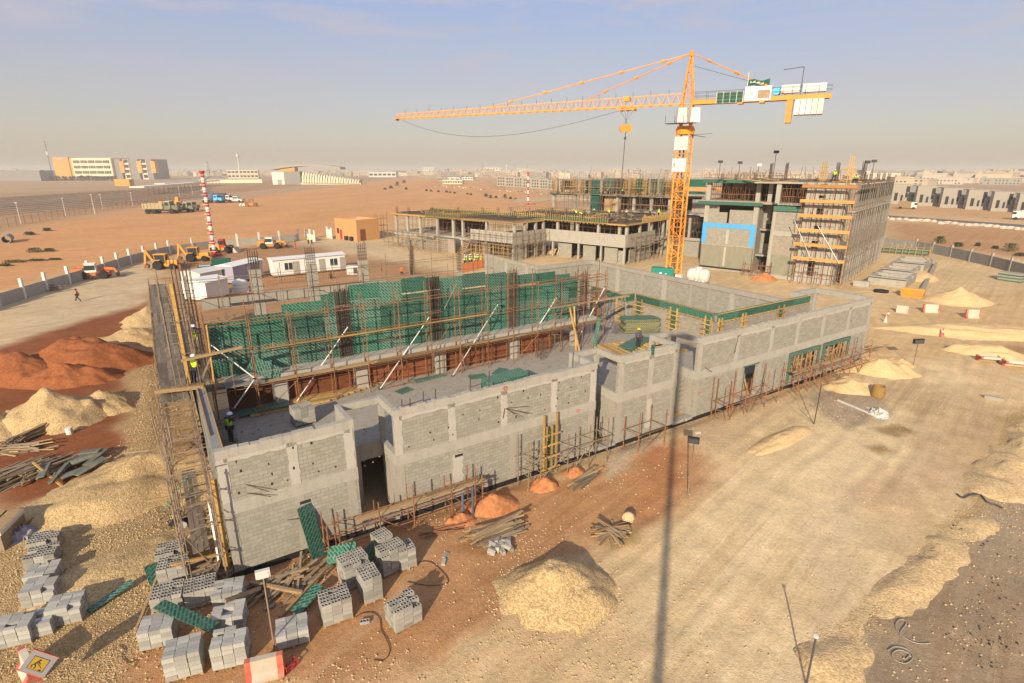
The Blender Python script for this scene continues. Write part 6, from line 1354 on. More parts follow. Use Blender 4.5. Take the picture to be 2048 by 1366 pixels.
# dome shaped station further left and tower
sp = G(432, 360); kd = mpp(432, 360); t = thing('arched_hall', 'low grey hall with an arched roof left of the station', 'building', sp, -math.atan2(sp.x, sp.y)); m = MB()
for i in range(10):
    a = math.pi*.12+math.pi*.76*i/10; b = math.pi*.12+math.pi*.76*(i+1)/10; m.prism([(-math.cos(a)*24*kd, math.sin(a)*15*kd-4*kd), (-math.cos(b)*24*kd, math.sin(b)*15*kd-4*kd), (-math.cos(b)*22*kd, math.sin(b)*13*kd-4*kd), (-math.cos(a)*22*kd, math.sin(a)*13*kd-4*kd)], lambda u, v, d: (u, d, max(v, 0)), 0, 40*kd)
m.build('arched_roof', M['conc'], t); mk(t, 'hall_wall', 'conc_d', (-20*kd, 2*kd, 0, 20*kd, 38*kd, 6*kd))
t = thing('twisted_tower', 'dark twisted tower on the left skyline', 'tower', G(418, 356), 0); kd = mpp(418, 356); m = MB(); m.taper(-3*kd, -2*kd, 3*kd, 2*kd, 0, 32*kd, 1.2*kd); m.build('shaft', M['conc_d'], t); mk(t, 'fin', 'steel', (-4*kd, -1, 18*kd, 3.4*kd, 1, 20*kd), (-3.6*kd, -1, 24*kd, 3*kd, 1, 26*kd))
t = thing('water_tower', 'white water tower with a ball head above the left skyline', 'tower', G(481, 358), 0); kd = mpp(481, 358); m = MB(); m.tube((0, 0, 0), (0, 0, 40*kd), 1.3*kd, 8, .8*kd); m.build('shaft', M['white_d'], t); m = MB(); m.ell((0, 0, 44*kd), 2.8*kd, 2.8*kd, 4*kd); m.build('tank', M['white_d'], t)
for x in (470, 1010): pass
facebuild('city_block', 'wide cream block behind the arched hall', 'building', 487, 357, 56*mpp(487,357), 20, 16*mpp(487,357), .3, 'cream', None, 2, 8)
facebuild('low_building', 'low cream wall building in front of the station hall', 'building', 470, 366, 100*mpp(470,366), 8, 6*mpp(470,366), .35, 'cream')
# skyline: hundreds of low pale blocks fading into the dust
q = random.Random(5)
CM = [m_plain('city_render', (.44, .35, .24), .9, .18, .02), m_plain('city_render_pale', (.50, .43, .33), .9, .18, .02), m_plain('city_concrete', (.30, .27, .22), .9, .2, .02)]
prot = []
for i in range(9):
    m = MB(); W_ = q.uniform(18, 46); D_ = q.uniform(12, 24); H_ = q.uniform(6, 11) if i < 8 else q.uniform(13, 17); m.box(-W_/2, -D_/2, 0, W_/2, D_/2, H_); m.box(-W_/2+2, -D_/2+2, H_, -W_/2+6, -D_/2+6, H_+3); m.box(-W_/2-.3, -D_/2-.3, H_*.97, W_/2+.3, D_/2+.3, H_+1)
    me = m.mesh('wall', CM[i % 3]); w2 = MB()
    nb = int(W_/4)
    for f in range(max(2, int(H_/3.6))):
        for b in range(nb):
            if q.random() < .8: w2.box(-W_/2+1.2+b*4, -D_/2-.1, 1+f*3.6, -W_/2+2.9+b*4, -D_/2+.2, 2.7+f*3.6)
    prot.append((me, w2.mesh('window', M['void'])))
def city(n, x0, x1, y0, y1, grp, label, smul=1, sel=None):
    for i in range(n):
        x = q.uniform(x0, x1); y = y0+(y1-y0)*q.random()**1.4; c = G(x, y); me, wm = q.choice(prot if sel is None else [prot[j] for j in sel])
        t = thing('city_building', label, 'building', c, -math.atan2(c.x, c.y)+q.choice((0, .4, -.3))+q.uniform(-.1, .1), grp); s = smul*q.uniform(.8, 1.4)*min(1, 700/c.length)**.3; t.scale = (s, s, s*q.uniform(.8, 1.15))
        inst('wall', me, t); inst('window', wm, t)
city(55, 310, 880, 348.0, 353, 'low pale blocks on the left skyline', 'low pale block in the hazy left skyline')
city(100, 850, 1420, 348.5, 358, 'low pale blocks on the middle skyline', 'low pale block in the hazy middle skyline')
city(110, 1500, 2200, 349, 372, 'low pale blocks on the right skyline', 'low pale block in the hazy right skyline')
city(14, -150, 330, 350, 356, 'low pale blocks on the far left skyline', 'low pale block in the hazy far left skyline', .9)
# the rest of the city: one far off mass
m = MB(); mwd = MB()
for i in range(1500):
    x = q.uniform(-100, 2200) if i < 900 else q.uniform(820, 2200); y = 347.6+q.random()**1.5*(4 if x < 850 else 9 if x < 1500 else 14); c = G(x, y); W_ = q.uniform(12, 40); D_ = q.uniform(10, 22); H_ = q.uniform(6, 13)*(1.5 if q.random() < .06 else 1); an = q.choice((0, .5, -.4)); ca2, sa2 = math.cos(an), math.sin(an)
    def P_(u, v, z): return (c.x+u*ca2-v*sa2, c.y+u*sa2+v*ca2, z)
    m.add([P_(-W_/2, 0, 0), P_(W_/2, 0, 0), P_(W_/2, D_, 0), P_(-W_/2, D_, 0), P_(-W_/2, 0, H_), P_(W_/2, 0, H_), P_(W_/2, D_, H_), P_(-W_/2, D_, H_)], [(4,5,6,7),(0,1,5,4),(1,2,6,5),(2,3,7,6),(3,0,4,7)])
    m.add([P_(-W_/4, 3, H_), P_(-W_/4+4, 3, H_), P_(-W_/4+4, 7, H_), P_(-W_/4, 7, H_), P_(-W_/4, 3, H_+2.6), P_(-W_/4+4, 3, H_+2.6), P_(-W_/4+4, 7, H_+2.6), P_(-W_/4, 7, H_+2.6)], [(4,5,6,7),(0,1,5,4),(1,2,6,5),(2,3,7,6),(3,0,4,7)])
    nw = int(W_/4)
    for f in range(int(H_/3.3)):
        for b in range(nw):
            if q.random() < .75: u0 = -W_/2+1+b*4; z = 1+f*3.3; mwd.add([P_(u0, -.15, z), P_(u0+1.8, -.15, z), P_(u0+1.8, -.15, z+1.6), P_(u0, -.15, z+1.6)], [(0,1,2,3)])
dc = m.build('distant_city', CM[0], None); tag(dc, kind='stuff'); mwd.build('window', M['void'], dc)
for i, (x, w_, h_) in enumerate([(858,24,14),(872,10,10),(985,34,14),(1045,30,12),(893,6,12)]):
    facebuild('city_block', ['white slab block standing alone on the middle skyline', 'pale twin of the white slab block on the skyline', 'long pink cream block behind the unfinished houses', 'second pink cream block behind the unfinished houses', 'narrow grey tower block on the middle skyline'][i], 'building', x, 350.5, w_*mpp(x, 350.5), 30, h_*mpp(x, 350.5), 0, ['white_d', 'white_d', 'cream', 'cream', 'conc'][i], None, 3, 6)
# unfinished row houses in the middle distance
for i in range(9):
    x = 1003+i*17; y = 372+i*1.2; kk = mpp(x, y); H_ = 19*kk
    t = thing('row_house', 'grey unfinished row house with dark window holes in the middle distance', 'house', G(x, y), AZ_C+.5, 'grey unfinished row houses in the middle distance')
    mk(t, 'wall', 'conc', (-9*kk, 0, 0, 9*kk, 14*kk, H_)); mk(t, 'parapet', 'conc_l', (-9.3*kk, -.3, H_, 9.3*kk, 14*kk, H_+.8*kk))
    for f in range(3):
        for b in range(3): mk(t, 'window', 'void', (-7*kk+b*5*kk, -.25, H_*(.1+.3*f), -4.6*kk+b*5*kk, .1, H_*(.27+.3*f)))
facebuild('shop_row', 'low white and ochre market stalls left of the row houses', 'building', 905, 368, 40*mpp(905,368), 14, 7*mpp(905,368), -.1, 'cream', None, 1, 8)
for i, (x, y, w_, h_, mt) in enumerate([(900,362,40,6,'white_d'),(935,360,22,5,'white_d'),(885,362,20,6,'conc'),(930,357,34,7,'conc')]):
    facebuild('tent_shed', ['white roofed shed behind the ochre stalls', 'second white shed behind the ochre stalls', 'grey shed left of the white roofed shed', 'grey half built block behind the white sheds'][i], 'shed', x, y, w_*mpp(x, y), 12, h_*mpp(x, y), -.1, mt, None, 1, 4)
for i in range(34):
    x = 872+i*7.5+q.uniform(-2, 2); y = 371+i*.55+q.uniform(-2, 3); m = MB(); kk = mpp(x, y); m.box(-1.2*kk, -.5*kk, 0, 1.2*kk, .5*kk, 1.1*kk); m.box(-.7*kk, -.45*kk, 1.1*kk, .6*kk, .45*kk, 1.8*kk); o = m.build('parked_car', M[q.choice(['white_d', 'white', 'conc', 'steel_d'])], None, G(x, y), q.uniform(-.3, .3)); tag(o, 'tiny parked car along the far dirt road', 'car', 'tiny cars along the far road')
# unfinished villas on the right
for i in range(8):
    x = 1808+i*51; y = 408+i*3.7; kk = mpp(x, y); c = G(x, y); t = thing('villa_shell', ['grey concrete villa shell nearest the tall building, with one small window', 'grey villa shell second from the tall building', 'grey villa shell third from the tall building', 'grey villa shell fourth from the tall building', 'grey villa shell fifth from the tall building, at the right edge', 'grey villa shell past the right edge', 'second grey villa shell past the right edge', 'third grey villa shell past the right edge'][i], 'villa', c, AZ_C+R(14), 'row of grey villa shells')
    H_ = 37*kk; Wd = 45*kk
    mk(t, 'wall', 'conc', (-Wd*.55, 0, 0, Wd*.15, 22*kk, H_)); mk(t, 'wall', 'conc_d', (Wd*.15, 4*kk, 0, Wd*.52, 22*kk, H_*.96)); mk(t, 'parapet', 'conc', (-Wd*.57, -.3*kk, H_, Wd*.53, 22*kk, H_+1.2*kk))
    for (a, b, c0, c1) in ((-.42, -.30, .12, .58), (-.18, -.1, .1, .48), (-.02, .06, .35, .60), (-.02, .12, .62, .92)): mk(t, 'opening', 'void', (Wd*a, -.25*kk, H_*c0, Wd*b, .05*kk, H_*c1))
    for (a, b, c0, c1) in ((.22, .32, .35, .5), (.26, .30, .12, .3)): mk(t, 'opening', 'void', (Wd*a, 3.75*kk, H_*c0, Wd*b, 4.05*kk, H_*c1))
    mk(t, 'garden_wall', 'conc', (-Wd*.6, -9*kk, 0, Wd*.55, -8.5*kk, 6.5*kk))
p = G(1500, 413); qv = G(2300, 470); m = MB(); m.beam(p+Vector((0, 0, .03)), qv+Vector((0, 0, .03)), 9, .06); o = m.build('road', m_plain('asphalt', (.17, .15, .13), .9, .15, .4), None); tag(o, kind='structure')
for i in range(24):
    f = i/23; c = G(1770+f*320, 437+f*26+q.uniform(-2, 2)); m = MB(); m.ell((0, 0, .2), .9+q.random(), .9, .7, 8, 5); o = m.build('rubble_mound', M['barrier_w'], None, c); tag(o, 'small pale rubble mound along the road below the villas', 'mound', 'rubble mounds along the villa road')
for i, (x, y) in enumerate([(1815,418),(2046,440)]):
    t = thing('truck', ['small truck with a brown load on the villa road', 'white truck on the villa road at the right edge'][i], 'truck', G(x, y), AZ_C+R(185*i)); mk(t, 'cab', 'white', (1.2, -1.2, .8, 3.4, 1.2, 3.2)); mk(t, 'cargo_bed', 'wood' if i == 0 else 'white', (-4, -1.2, 1.0, 1.1, 1.2, 3.4)); mk(t, 'window', 'glass', (2.4, -1.25, 2.0, 3.43, 1.25, 2.9))
    for (a, b) in ((-3, -1.1), (-3, 1.1), (2.3, -1.1), (2.3, 1.1)):
        m = MB(); m.lathe([(.05, -.2), (.55, -.2), (.55, .2), (.05, .2)], c=(a, b, .55), n=12, axis='y'); m.build('wheel', M['black'], t)
t = thing('parked_car', 'silver car parked before the first villa shell', 'car', G(1812, 411), AZ_C); kk = 1; mk(t, 'body', 'steel', (-2.4, -.95, .4, 2.4, .95, 1.0)); m = MB(); m.taper(-1.6, -.85, 1.2, .85, 1.0, 1.6, .35, .1); m.build('cabin', M['glass'], t)
# far cranes and masts
for i, (x, yb, yt, dx) in enumerate([(961,352,328,6),(1035,352,328,-7),(1050,352,329,5),(1013,352,328,.4),(1180,352,334,3),(1935,362,350,12),(1940,362,350,16)]):
    c = G(x, yb); kk = mpp(x, yb); h = HGT(c, x, yt); t = thing('mobile_crane', ['thin dark crane boom leaning right left of the row houses', 'left boom of the V shaped pair behind the row houses', 'right boom of the V shaped pair behind the row houses', 'white upright mast behind the row houses', 'thin boom above the middle frame building', 'left boom of the pair above the villas', 'right boom of the pair above the villas'][i], 'crane', c, 0); m = MB(); m.beam((0, 0, 2), (dx*kk, 0, h), .7*kk, .7*kk); m.build('boom', M['white' if i == 3 else 'steel_d'], t); mk(t, 'carrier', 'jcb', (-3*kk, -kk, 0, 3*kk, kk, 1.6*kk))
# ================================================ site objects: walls, cabins, vehicles, barriers
def perim(label, pts, h, ph, mat, pmat, step=5.0):
    t = thing('boundary_wall', label, 'wall', (0, 0, 0)); P = [Vector(G(*p)) for p in pts]
    for a, b in zip(P, P[1:]):
        n = max(1, int(round((b-a).length/step)))
        for i in range(n):
            c = a.lerp(b, i/n); d = a.lerp(b, (i+1)/n); m = MB(); m.beam(c+Vector((0, 0, h/2-.2)), d+Vector((0, 0, h/2-.2)), .16, h+.4); m.build('panel', M[mat], t)
            an = math.atan2(b.y-a.y, b.x-a.x); m = MB(); m.box(-.19, -.18, -.2, .19, .18, ph); m.build('post', M[pmat], t, c, an)
    m = MB(); m.box(-.19, -.18, -.2, .19, .18, ph); m.build('post', M[pmat], t, P[-1]); return t
perim('low pale concrete boundary wall with tall posts along the left road', [(-70,636),(0,613),(95,583),(180,556),(262,528),(340,508),(430,496),(520,489),(598,481)], 1.75, 3.0, 'conc_l', 'white_d', 5.2)
perim('short white boundary wall stub left of the tan guard house', [(612,478),(630,483)], 1.6, 2.9, 'white_d', 'white_d', 3)
perim('short white boundary wall piece touching the tan guard house', [(655,475),(664,478)], 2.4, 3, 'white_d', 'white_d', 3)
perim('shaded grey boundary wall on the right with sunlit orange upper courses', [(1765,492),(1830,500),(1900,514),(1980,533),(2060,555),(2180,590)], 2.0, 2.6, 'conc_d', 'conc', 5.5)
perim('thin concrete wall behind the rear frame on the plain', [(1030,404),(1110,401),(1220,400)], 1.6, 1.8, 'conc', 'conc', 8)
# tan guard house
p = G(715, 483); an = math.atan2((G(760,478)-p).y, (G(760,478)-p).x); GH = thing('guard_house', 'plain tan flat roofed guard house on the orange plain', 'house', p, an)
wr = (G(760, 478)-p).length; ln = (G(663, 477)-p); f2 = ln.length; hg = HGT(p, 713, 440)
Fx = -f2*math.cos(math.atan2(ln.y, ln.x)-an+math.pi) if False else 0
mk(GH, 'side_wall', 'ochre', (.25, 0, 0, wr, .25, hg)); mk(GH, 'front_wall', 'ochre', (0, 0, 0, .25, f2*.9, hg+.05)); mk(GH, 'back_wall', 'ochre', (wr-.25, .25, 0, wr, f2*.9, hg)); mk(GH, 'end_wall', 'ochre', (.25, f2*.9-.25, 0, wr-.25, f2*.9, hg)); mk(GH, 'roof', 'white_d', (.25, .25, hg-.7, wr-.25, f2*.9-.25, hg-.6))
mk(GH, 'door', 'ply_r', (1.0, -.06, 0, 2.6, .0, 3.0)); mk(GH, 'door', 'red', (-.06, f2*.62, 0, 0, f2*.7, 2.6)); mk(GH, 'window', 'void', (-.05, f2*.74, 1.5, 0, f2*.82, 2.9))
for y in (f2*.15, f2*.36): mk(GH, 'cooler_box', 'cloth_d', (-.7, y, .1, 0, y+1.0, 1.1))
scaffold('small rusty scaffold with a blue white tank behind the guard house', G(752, 476), an, [0, 2, 4], [0, 1.6], [1.5, 3.2, 5], (5.5, 7), (), 'rust', (), .05, 1, 61)
# portable cabins
def cabin(label, px, py, px2, py2, W_, H_, doors, wins, mat='white', roof='white', depth=None, nm='portable_cabin'):
    p = G(px, py); qv = G(px2, py2); an = math.atan2(qv.y-p.y, qv.x-p.x); L_ = (qv-p).length; t = thing(nm, label, 'cabin', p, an)
    mk(t, 'body', mat, (0, 0, .3, L_, W_, H_)); m = MB(); m.add([(-.2, -.25, H_), (L_+.2, -.25, H_), (L_+.2, W_+.25, H_), (-.2, W_+.25, H_), (-.2, W_/2, H_+.35), (L_+.2, W_/2, H_+.35)], [(0, 1, 5, 4), (3, 4, 5, 2), (0, 4, 3), (1, 2, 5), (0, 3, 2, 1)]); m.build('roof', M[roof], t)
    for d in doors: mk(t, 'door', 'conc', (d*L_, -.06, .3, d*L_+1.1, 0, H_-.45))
    for wv in wins:
        o = mk(t, 'window', 'glass', (wv*L_, -.05, 1.2, wv*L_+1.3, 0, H_-.6)); mk(o, 'frame', 'white', (wv*L_-.06, -.08, 1.14, wv*L_+1.36, -.051, 1.2), (wv*L_+.6, -.08, 1.2, wv*L_+.68, -.051, H_-.6))
    mk(t, 'skid', 'void', (0, .1, 0, L_, .4, .3), (0, W_-.4, 0, L_, W_-.1, .3)); return t
cabin('long white portable cabin with grey doors beyond the grey columns', 549, 556, 692, 541, 3.4, 3.0, (.26, .62, .92), (.15, .78))
cabin('white roofed cabin with a grey wall left of the long white cabin', 470, 570, 528, 553, 3.2, 3.0, (.75,), (), 'purple', 'white')
cabin('white corrugated container cabin nearest the left bar cage', 416, 605, 460, 592, 4.0, 2.8, (), (), 'white', 'white')
cabin('white boxy shelter behind the corrugated container cabin', 405, 580, 448, 570, 4.0, 2.6, (), (), 'white_d', 'white')
t = thing('container', 'open dark green steel container beside the white cabins', 'container', G(432, 552), R(28)); mk(t, 'body', 'dkgreen', (-2.6, -1.2, .1, 2.6, 1.2, 2.0)); mk(t, 'upper_box', 'dkgreen', (-.4, -.6, 2.0, 2.7, 1.25, 2.9)); mk(t, 'lid_sheet', 'white_d', (-2.4, -1.0, 2.001, -.6, .2, 2.06))
t = thing('water_tank', 'ribbed white plastic water tank between the cabins and the first grey column', 'water tank', G(482, 582), R(20)); m = MB(); m.lathe([(.1, 0), (1.1, .05), (1.15, .4), (1.08, .45), (1.15, .5), (1.15, .95), (1.08, 1.0), (1.15, 1.05), (1.1, 1.5), (.7, 1.75), (.1, 1.85)], n=16); m.build('tank_body', M['white'], t, None, 0, True); mk(t, 'frame', 'steel', (-1.2, -1.2, -.0, 1.2, 1.2, .0 + .08)); m = MB(); m.lathe([(.05, 1.8), (.3, 1.8), (.3, 1.95), (.05, 2)], n=10); m.build('hatch', M['white_d'], t)
t = thing('generator_cabinet', 'small white cabinet right of the long white cabin', 'cabinet', G(706, 549), R(10)); mk(t, 'body', 'white', (-1.0, -.8, .1, 1.0, .8, 1.6)); mk(t, 'grille', 'steel_d', (.2, -.84, .3, .9, -.801, 1.4)); mk(t, 'skid', 'steel_d', (-1, -.7, 0, 1, .7, .1))
# orange mesh barrier behind the near hall
t = thing('mesh_fence', 'rusty bar mesh fence standing on the ground behind the grey columns', 'fence', G(535, 572), math.atan2((G(720,552)-G(535,572)).y, (G(720,552)-G(535,572)).x)); L_ = (G(720, 552)-G(535, 572)).length; m = MB()
for x in np.arange(0, L_, .45): m.tube((x, 0, 0), (x, 0, 1.6), .03, 4)
for z in (.3, .8, 1.4): m.tube((0, 0, z), (L_, 0, z), .025, 4)
m.build('bars', M['rust'], t)
t = thing('orange_screen', 'orange plastic screen round the excavation beside the yellow vested crowd', 'screen', G(925, 546), math.atan2((G(968,536)-G(925,546)).y, (G(968,536)-G(925,546)).x)); L_ = (G(968, 536)-G(925, 546)).length; M['orange_net'] = m_plain('orange_net', (.62, .2, .06), .8, .2, 3)
mk(t, 'sheet', 'orange_net', (0, 0, 0, L_, .04, 1.7)); 
for x in np.arange(0, L_, 1.5): mk(t, 'post', 'rust', (x, -.06, 0, x+.06, -.001, 1.9))
# red and white poles
def banded(label, px, yb, yt, xt, wd, n):
    c = G(px, yb); h = HGT(c, xt, yt); t = thing('marker_pole', label, 'marker pole', c, 0, 'red and white marker poles'); rr = wd/2
    mk(t, 'base', 'red', (-1.0, -1.0, 0, 1.0, 1.0, .5))
    for i in range(n):
        m = MB(); m.tube((0, 0, .5+(h-.5)*i/n), (0, 0, .5+(h-.5)*(i+1)/n), rr, 10); m.build('red_band' if i % 2 == 0 else 'white_band', M['red' if i % 2 == 0 else 'white'], t)
        for k in range(3):
            z = .5+(h-.5)*(i+.5)/n
        mk(t, 'clamp', 'steel', (-rr*1.5, -rr*1.5, z-.04, rr*1.5, rr*1.5, z+.04))
    m = MB(); m.lathe([(.05, h), (rr*1.5, h), (rr*1.5, h+.3), (.05, h+.35)], n=10); m.build('lamp', M['red'], t)
banded('nearer red and white banded marker pole among the diggers', 430, 512, 345, 406, .75, 17); banded('farther red and white banded marker pole behind the rear frame', 1056, 410, 346, 1058, .95, 9)
# wheels and machines
def wheel(par, x, y, r, w_, rim='jcb', nm='wheel'):
    m = MB(); m.lathe([(r*.55, -w_/2), (r*.92, -w_/2), (r, -w_*.35), (r, w_*.35), (r*.92, w_/2), (r*.55, w_/2)], c=(x, y, r), n=18, axis='y'); o = m.build(nm, M['black'], par)
    m = MB(); m.lathe([(r*.1, -w_*.42), (r*.57, -w_*.42), (r*.57, w_*.42), (r*.1, w_*.42)], c=(x, y, r), n=14, axis='y'); m.build('rim', M[rim], o)
def backhoe(label, loc, rz, arm=1.0):
    t = thing('backhoe_loader', label, 'backhoe loader', loc, rz, 'yellow backhoe loaders')
    for y in (-.95, .95): wheel(t, -1.2, y, .85, .5, 'orange_m'); wheel(t, 1.3, y*.95, .58, .38, 'orange_m')
    m = MB(); m.box(-1.9, -.6, .6, 1.9, .6, 1.1); m.taper(.2, -.55, 2.1, .55, 1.1, 1.75, .08); m.build('chassis', M['jcb'], t)
    m = MB(); 
    for x in (-1.75, .15):
        for y in (-.72, .72): m.beam((x, y, 1.1), (x*.93, y*.92, 2.75), .1, .1)
    m.box(-1.85, -.8, 2.75, .3, .8, 2.9); c = m.build('cab', M['jcb'], t); mk(c, 'window', 'glass', (-1.68, -.66, 1.35, .05, .66, 2.7)); mk(t, 'fender', 'jcb', (-1.8, -1.2, 1.75, -.6, -.72, 1.85), (-1.8, .72, 1.75, -.6, 1.2, 1.85))
    m = MB(); 
    for y in (-.5, .5): m.beam((.6, y, 1.5), (2.6, y, .7), .16, .24)
    m.build('loader_arm', M['jcb'], t); m = MB(); m.prism([(2.4, .15), (3.3, .1), (3.0, .5), (2.75, 1.0), (2.5, 1.0)], lambda u, v, d: (u, d, v), -1.15, 1.15); m.build('front_bucket', M['rust'], t)
    m = MB(); m.beam((-1.95, 0, 1.0), (-3.3*arm, 0, 3.5), .3, .42); m.build('boom', M['jcb'], t); m = MB(); m.beam((-3.3*arm, 0, 3.6), (-3.7*arm, 0, 1.0), .26, .34); m.build('dipper', M['jcb'], t)
    m = MB(); m.prism([(-3.9*arm, .3), (-3.2*arm, .25), (-3.0*arm, .8), (-3.6*arm, 1.1)], lambda u, v, d: (u, d, v), -.4, .4); m.build('rear_bucket', M['rust'], t); m = MB()
    for y in (-.9, .9): m.beam((-2.0, y*.8, 1.0), (-2.3, y*1.3, .1), .14, .14)
    m.build('stabiliser', M['jcb'], t); return t
backhoe('yellow backhoe loader with raised arm beside the left bar cage, the larger looking one', G(335, 538), R(8)); backhoe('yellow backhoe loader next to the nearer marker pole', G(398, 522), R(12))
def telehandler(label, loc, rz, mat, rim, cabtop='white_d'):
    t = thing('telehandler', label, 'telehandler', loc, rz)
    for x in (-1.6, 1.6):
        for y in (-.95, .95): wheel(t, x, y, .72, .45, rim)
    m = MB(); m.box(-2.6, -.75, .6, 2.4, .75, 1.25); m.taper(-2.9, -.95, -1.2, .95, .7, 1.9, .1); m.build('chassis', M[mat], t)
    m = MB(); m.taper(-1.0, -1.0, .7, .05, 1.2, 2.65, .1); c = m.build('cab', M[cabtop], t); mk(c, 'window', 'glass', (-.95, -1.02, 1.6, .55, .0, 2.4)); mk(c, 'roof', cabtop, (-1.0, -1.0, 2.65, .7, .1, 2.75))
    m = MB(); m.beam((-2.3, .5, 1.9), (2.9, .5, 1.5), .34, .4); m.beam((2.9, .5, 1.6), (3.4, .5, .6), .3, .3); m.build('boom', M[mat], t)
    m = MB(); m.box(3.3, -.6, .2, 3.42, 1.3, .9); 
    for y in (-.2, .8): m.box(3.4, y, .2, 4.5, y+.14, .27)
    m.build('fork_carriage', M['steel_d'], t); return t
telehandler('orange telehandler with a dusty cab against the boundary wall at left', G(190, 557), R(20), 'orange_m', 'orange_m')
telehandler('yellow and black telehandler parked alone in front of the boundary wall', G(543, 497), R(6), 'jcb', 'conc')
t = thing('wheel_loader', 'red and yellow wheel loader behind the nearer marker pole', 'wheel loader', G(446, 505), R(8))
for x in (-1.5, 1.5):
    for y in (-1.0, 1.0): wheel(t, x, y, .8, .5, 'tan_t')
m = MB(); m.taper(-2.6, -.9, -.3, .9, .7, 2.0, .12); m.box(-.3, -.5, .7, 2.0, .5, 1.3); m.build('chassis', M['jcb'], t)
m = MB(); m.taper(-.6, -.75, .7, .75, 1.3, 3.0, .1); c = m.build('cab', M['red'], t); mk(c, 'window', 'glass', (-.5, -.72, 1.8, .6, .72, 2.7))
m = MB()
for y in (-.6, .6): m.beam((.6, y, 1.5), (2.8, y, .6), .2, .3)
m.build('lift_arm', M['orange_m'], t); m = MB(); m.prism([(2.6, .1), (3.6, .05), (3.2, .6), (2.9, 1.1), (2.6, 1.1)], lambda u, v, d: (u, d, v), -1.4, 1.4); m.build('bucket', M['barrier_w'], t)
def truck(label, loc, rz, body='army', cargo='tan_t', s=1.0, group=None):
    t = thing('truck', label, 'truck', loc, rz, group); t.scale = (s, s, s)
    for x in (-2.9, -1.6, 2.3):
        for y in (-1.05, 1.05): wheel(t, x, y, .58, .4, 'tan_t')
    mk(t, 'chassis', 'steel_d', (-3.7, -.5, .6, 3.4, .5, .95))
    m = MB(); m.taper(.7, -1.15, 2.2, 1.15, .95, 2.7, .12); m.taper(2.1, -.9, 3.6, .9, .9, 1.85, .06); m.build('cab', M[body], t); mk(t, 'windscreen', 'glass', (2.03, -.95, 1.9, 2.16, .95, 2.45)); mk(t, 'side_window', 'glass', (1.0, -1.1, 1.85, 1.8, 1.1, 2.4)); mk(t, 'cab_roof', 'white_d', (.8, -1.0, 2.7, 2.1, 1.0, 2.76))
    if cargo:
        m = MB(); m.box(-3.9, -1.25, 1.05, .6, 1.25, 1.2); m.box(-3.9, -1.25, 1.2, -3.8, 1.25, 2.3); m.box(.5, -1.25, 1.2, .6, 1.25, 2.3); m.box(-3.8, -1.25, 1.2, .5, -1.17, 2.3); m.box(-3.8, 1.17, 1.2, .5, 1.25, 2.3); o = m.build('cargo_bed', M[cargo], t)
        for x in np.arange(-3.6, .5, .8): mk(o, 'stake', cargo, (x, -1.32, 1.1, x+.1, -1.251, 2.3))
    return t
ang = R(4); k4 = 1.85
truck('olive truck with a long tan cargo bed standing nearest on the orange plain', G(328, 427), ang, 'army', 'tan_t', k4); truck('olive truck cab half hidden behind the tan cargo truck', G(366, 424), ang-.1, 'army', None, 1.5); truck('third dusty olive truck at the end of the truck row', G(378, 421), ang-.2, 'army', None, 1.4)
t = thing('wheel_loader', 'yellow wheel loader standing behind the tan cargo truck', 'wheel loader', G(352, 411), ang); m = MB(); m.box(-3, -1.2, .8, 3, 1.2, 2.2); m.taper(.3, -1, 2, 1, 2.2, 4.2, .1); m.build('chassis', M['jcb'], t); mk(t, 'lift_arm', 'jcb', (-6, -1, 1.5, -3, 1, 2.0)); mk(t, 'bucket', 'jcb', (-7.6, -1.6, .4, -6, 1.6, 2.2))
for x in (-2, 2):
    for y in (-1.2, 1.2): wheel(t, x, y, 1.0, .6)
def tanker(label, px, py, tank, cabc, s):
    t = truck(label, G(px, py), R(-8), cabc, None, s, 'parked tankers and pickup on the plain'); m = MB(); m.lathe([(.3, -3.9), (1.2, -3.7), (1.35, -3.2), (1.35, .2), (1.2, .5), (.3, .6)], c=(0, 0, 2.1), n=16, axis='x'); m.build('tank', M[tank], t, None, 0, True)
tanker('dark blue grey tanker with a blue cab end near the marker pole', 428, 406, 'cloth_b', 'blue', 1.6); tanker('white and dark tanker right of the blue grey one', 452, 405, 'steel_d', 'white_d', 1.5)
t = thing('pickup', 'pale pickup right of the two tankers', 'pickup', G(472, 405), R(-5)); t.scale = (2, 2, 2)
mk(t, 'body', 'white_d', (-2.3, -.85, .4, 2.3, .85, 1.0)); m = MB(); m.taper(-.6, -.8, 1.2, .8, 1.0, 1.65, .25, .08); m.build('cabin', M['white'], t); mk(t, 'window', 'glass', (-.4, -.79, 1.1, .95, .79, 1.5)); mk(t, 'bed_wall', 'white_d', (-2.3, -.85, 1.0, -.6, -.78, 1.25), (-2.3, .78, 1.0, -.6, .85, 1.25))
for x in (-1.4, 1.5):
    for y in (-.8, .8): wheel(t, x, y, .36, .25, 'steel')
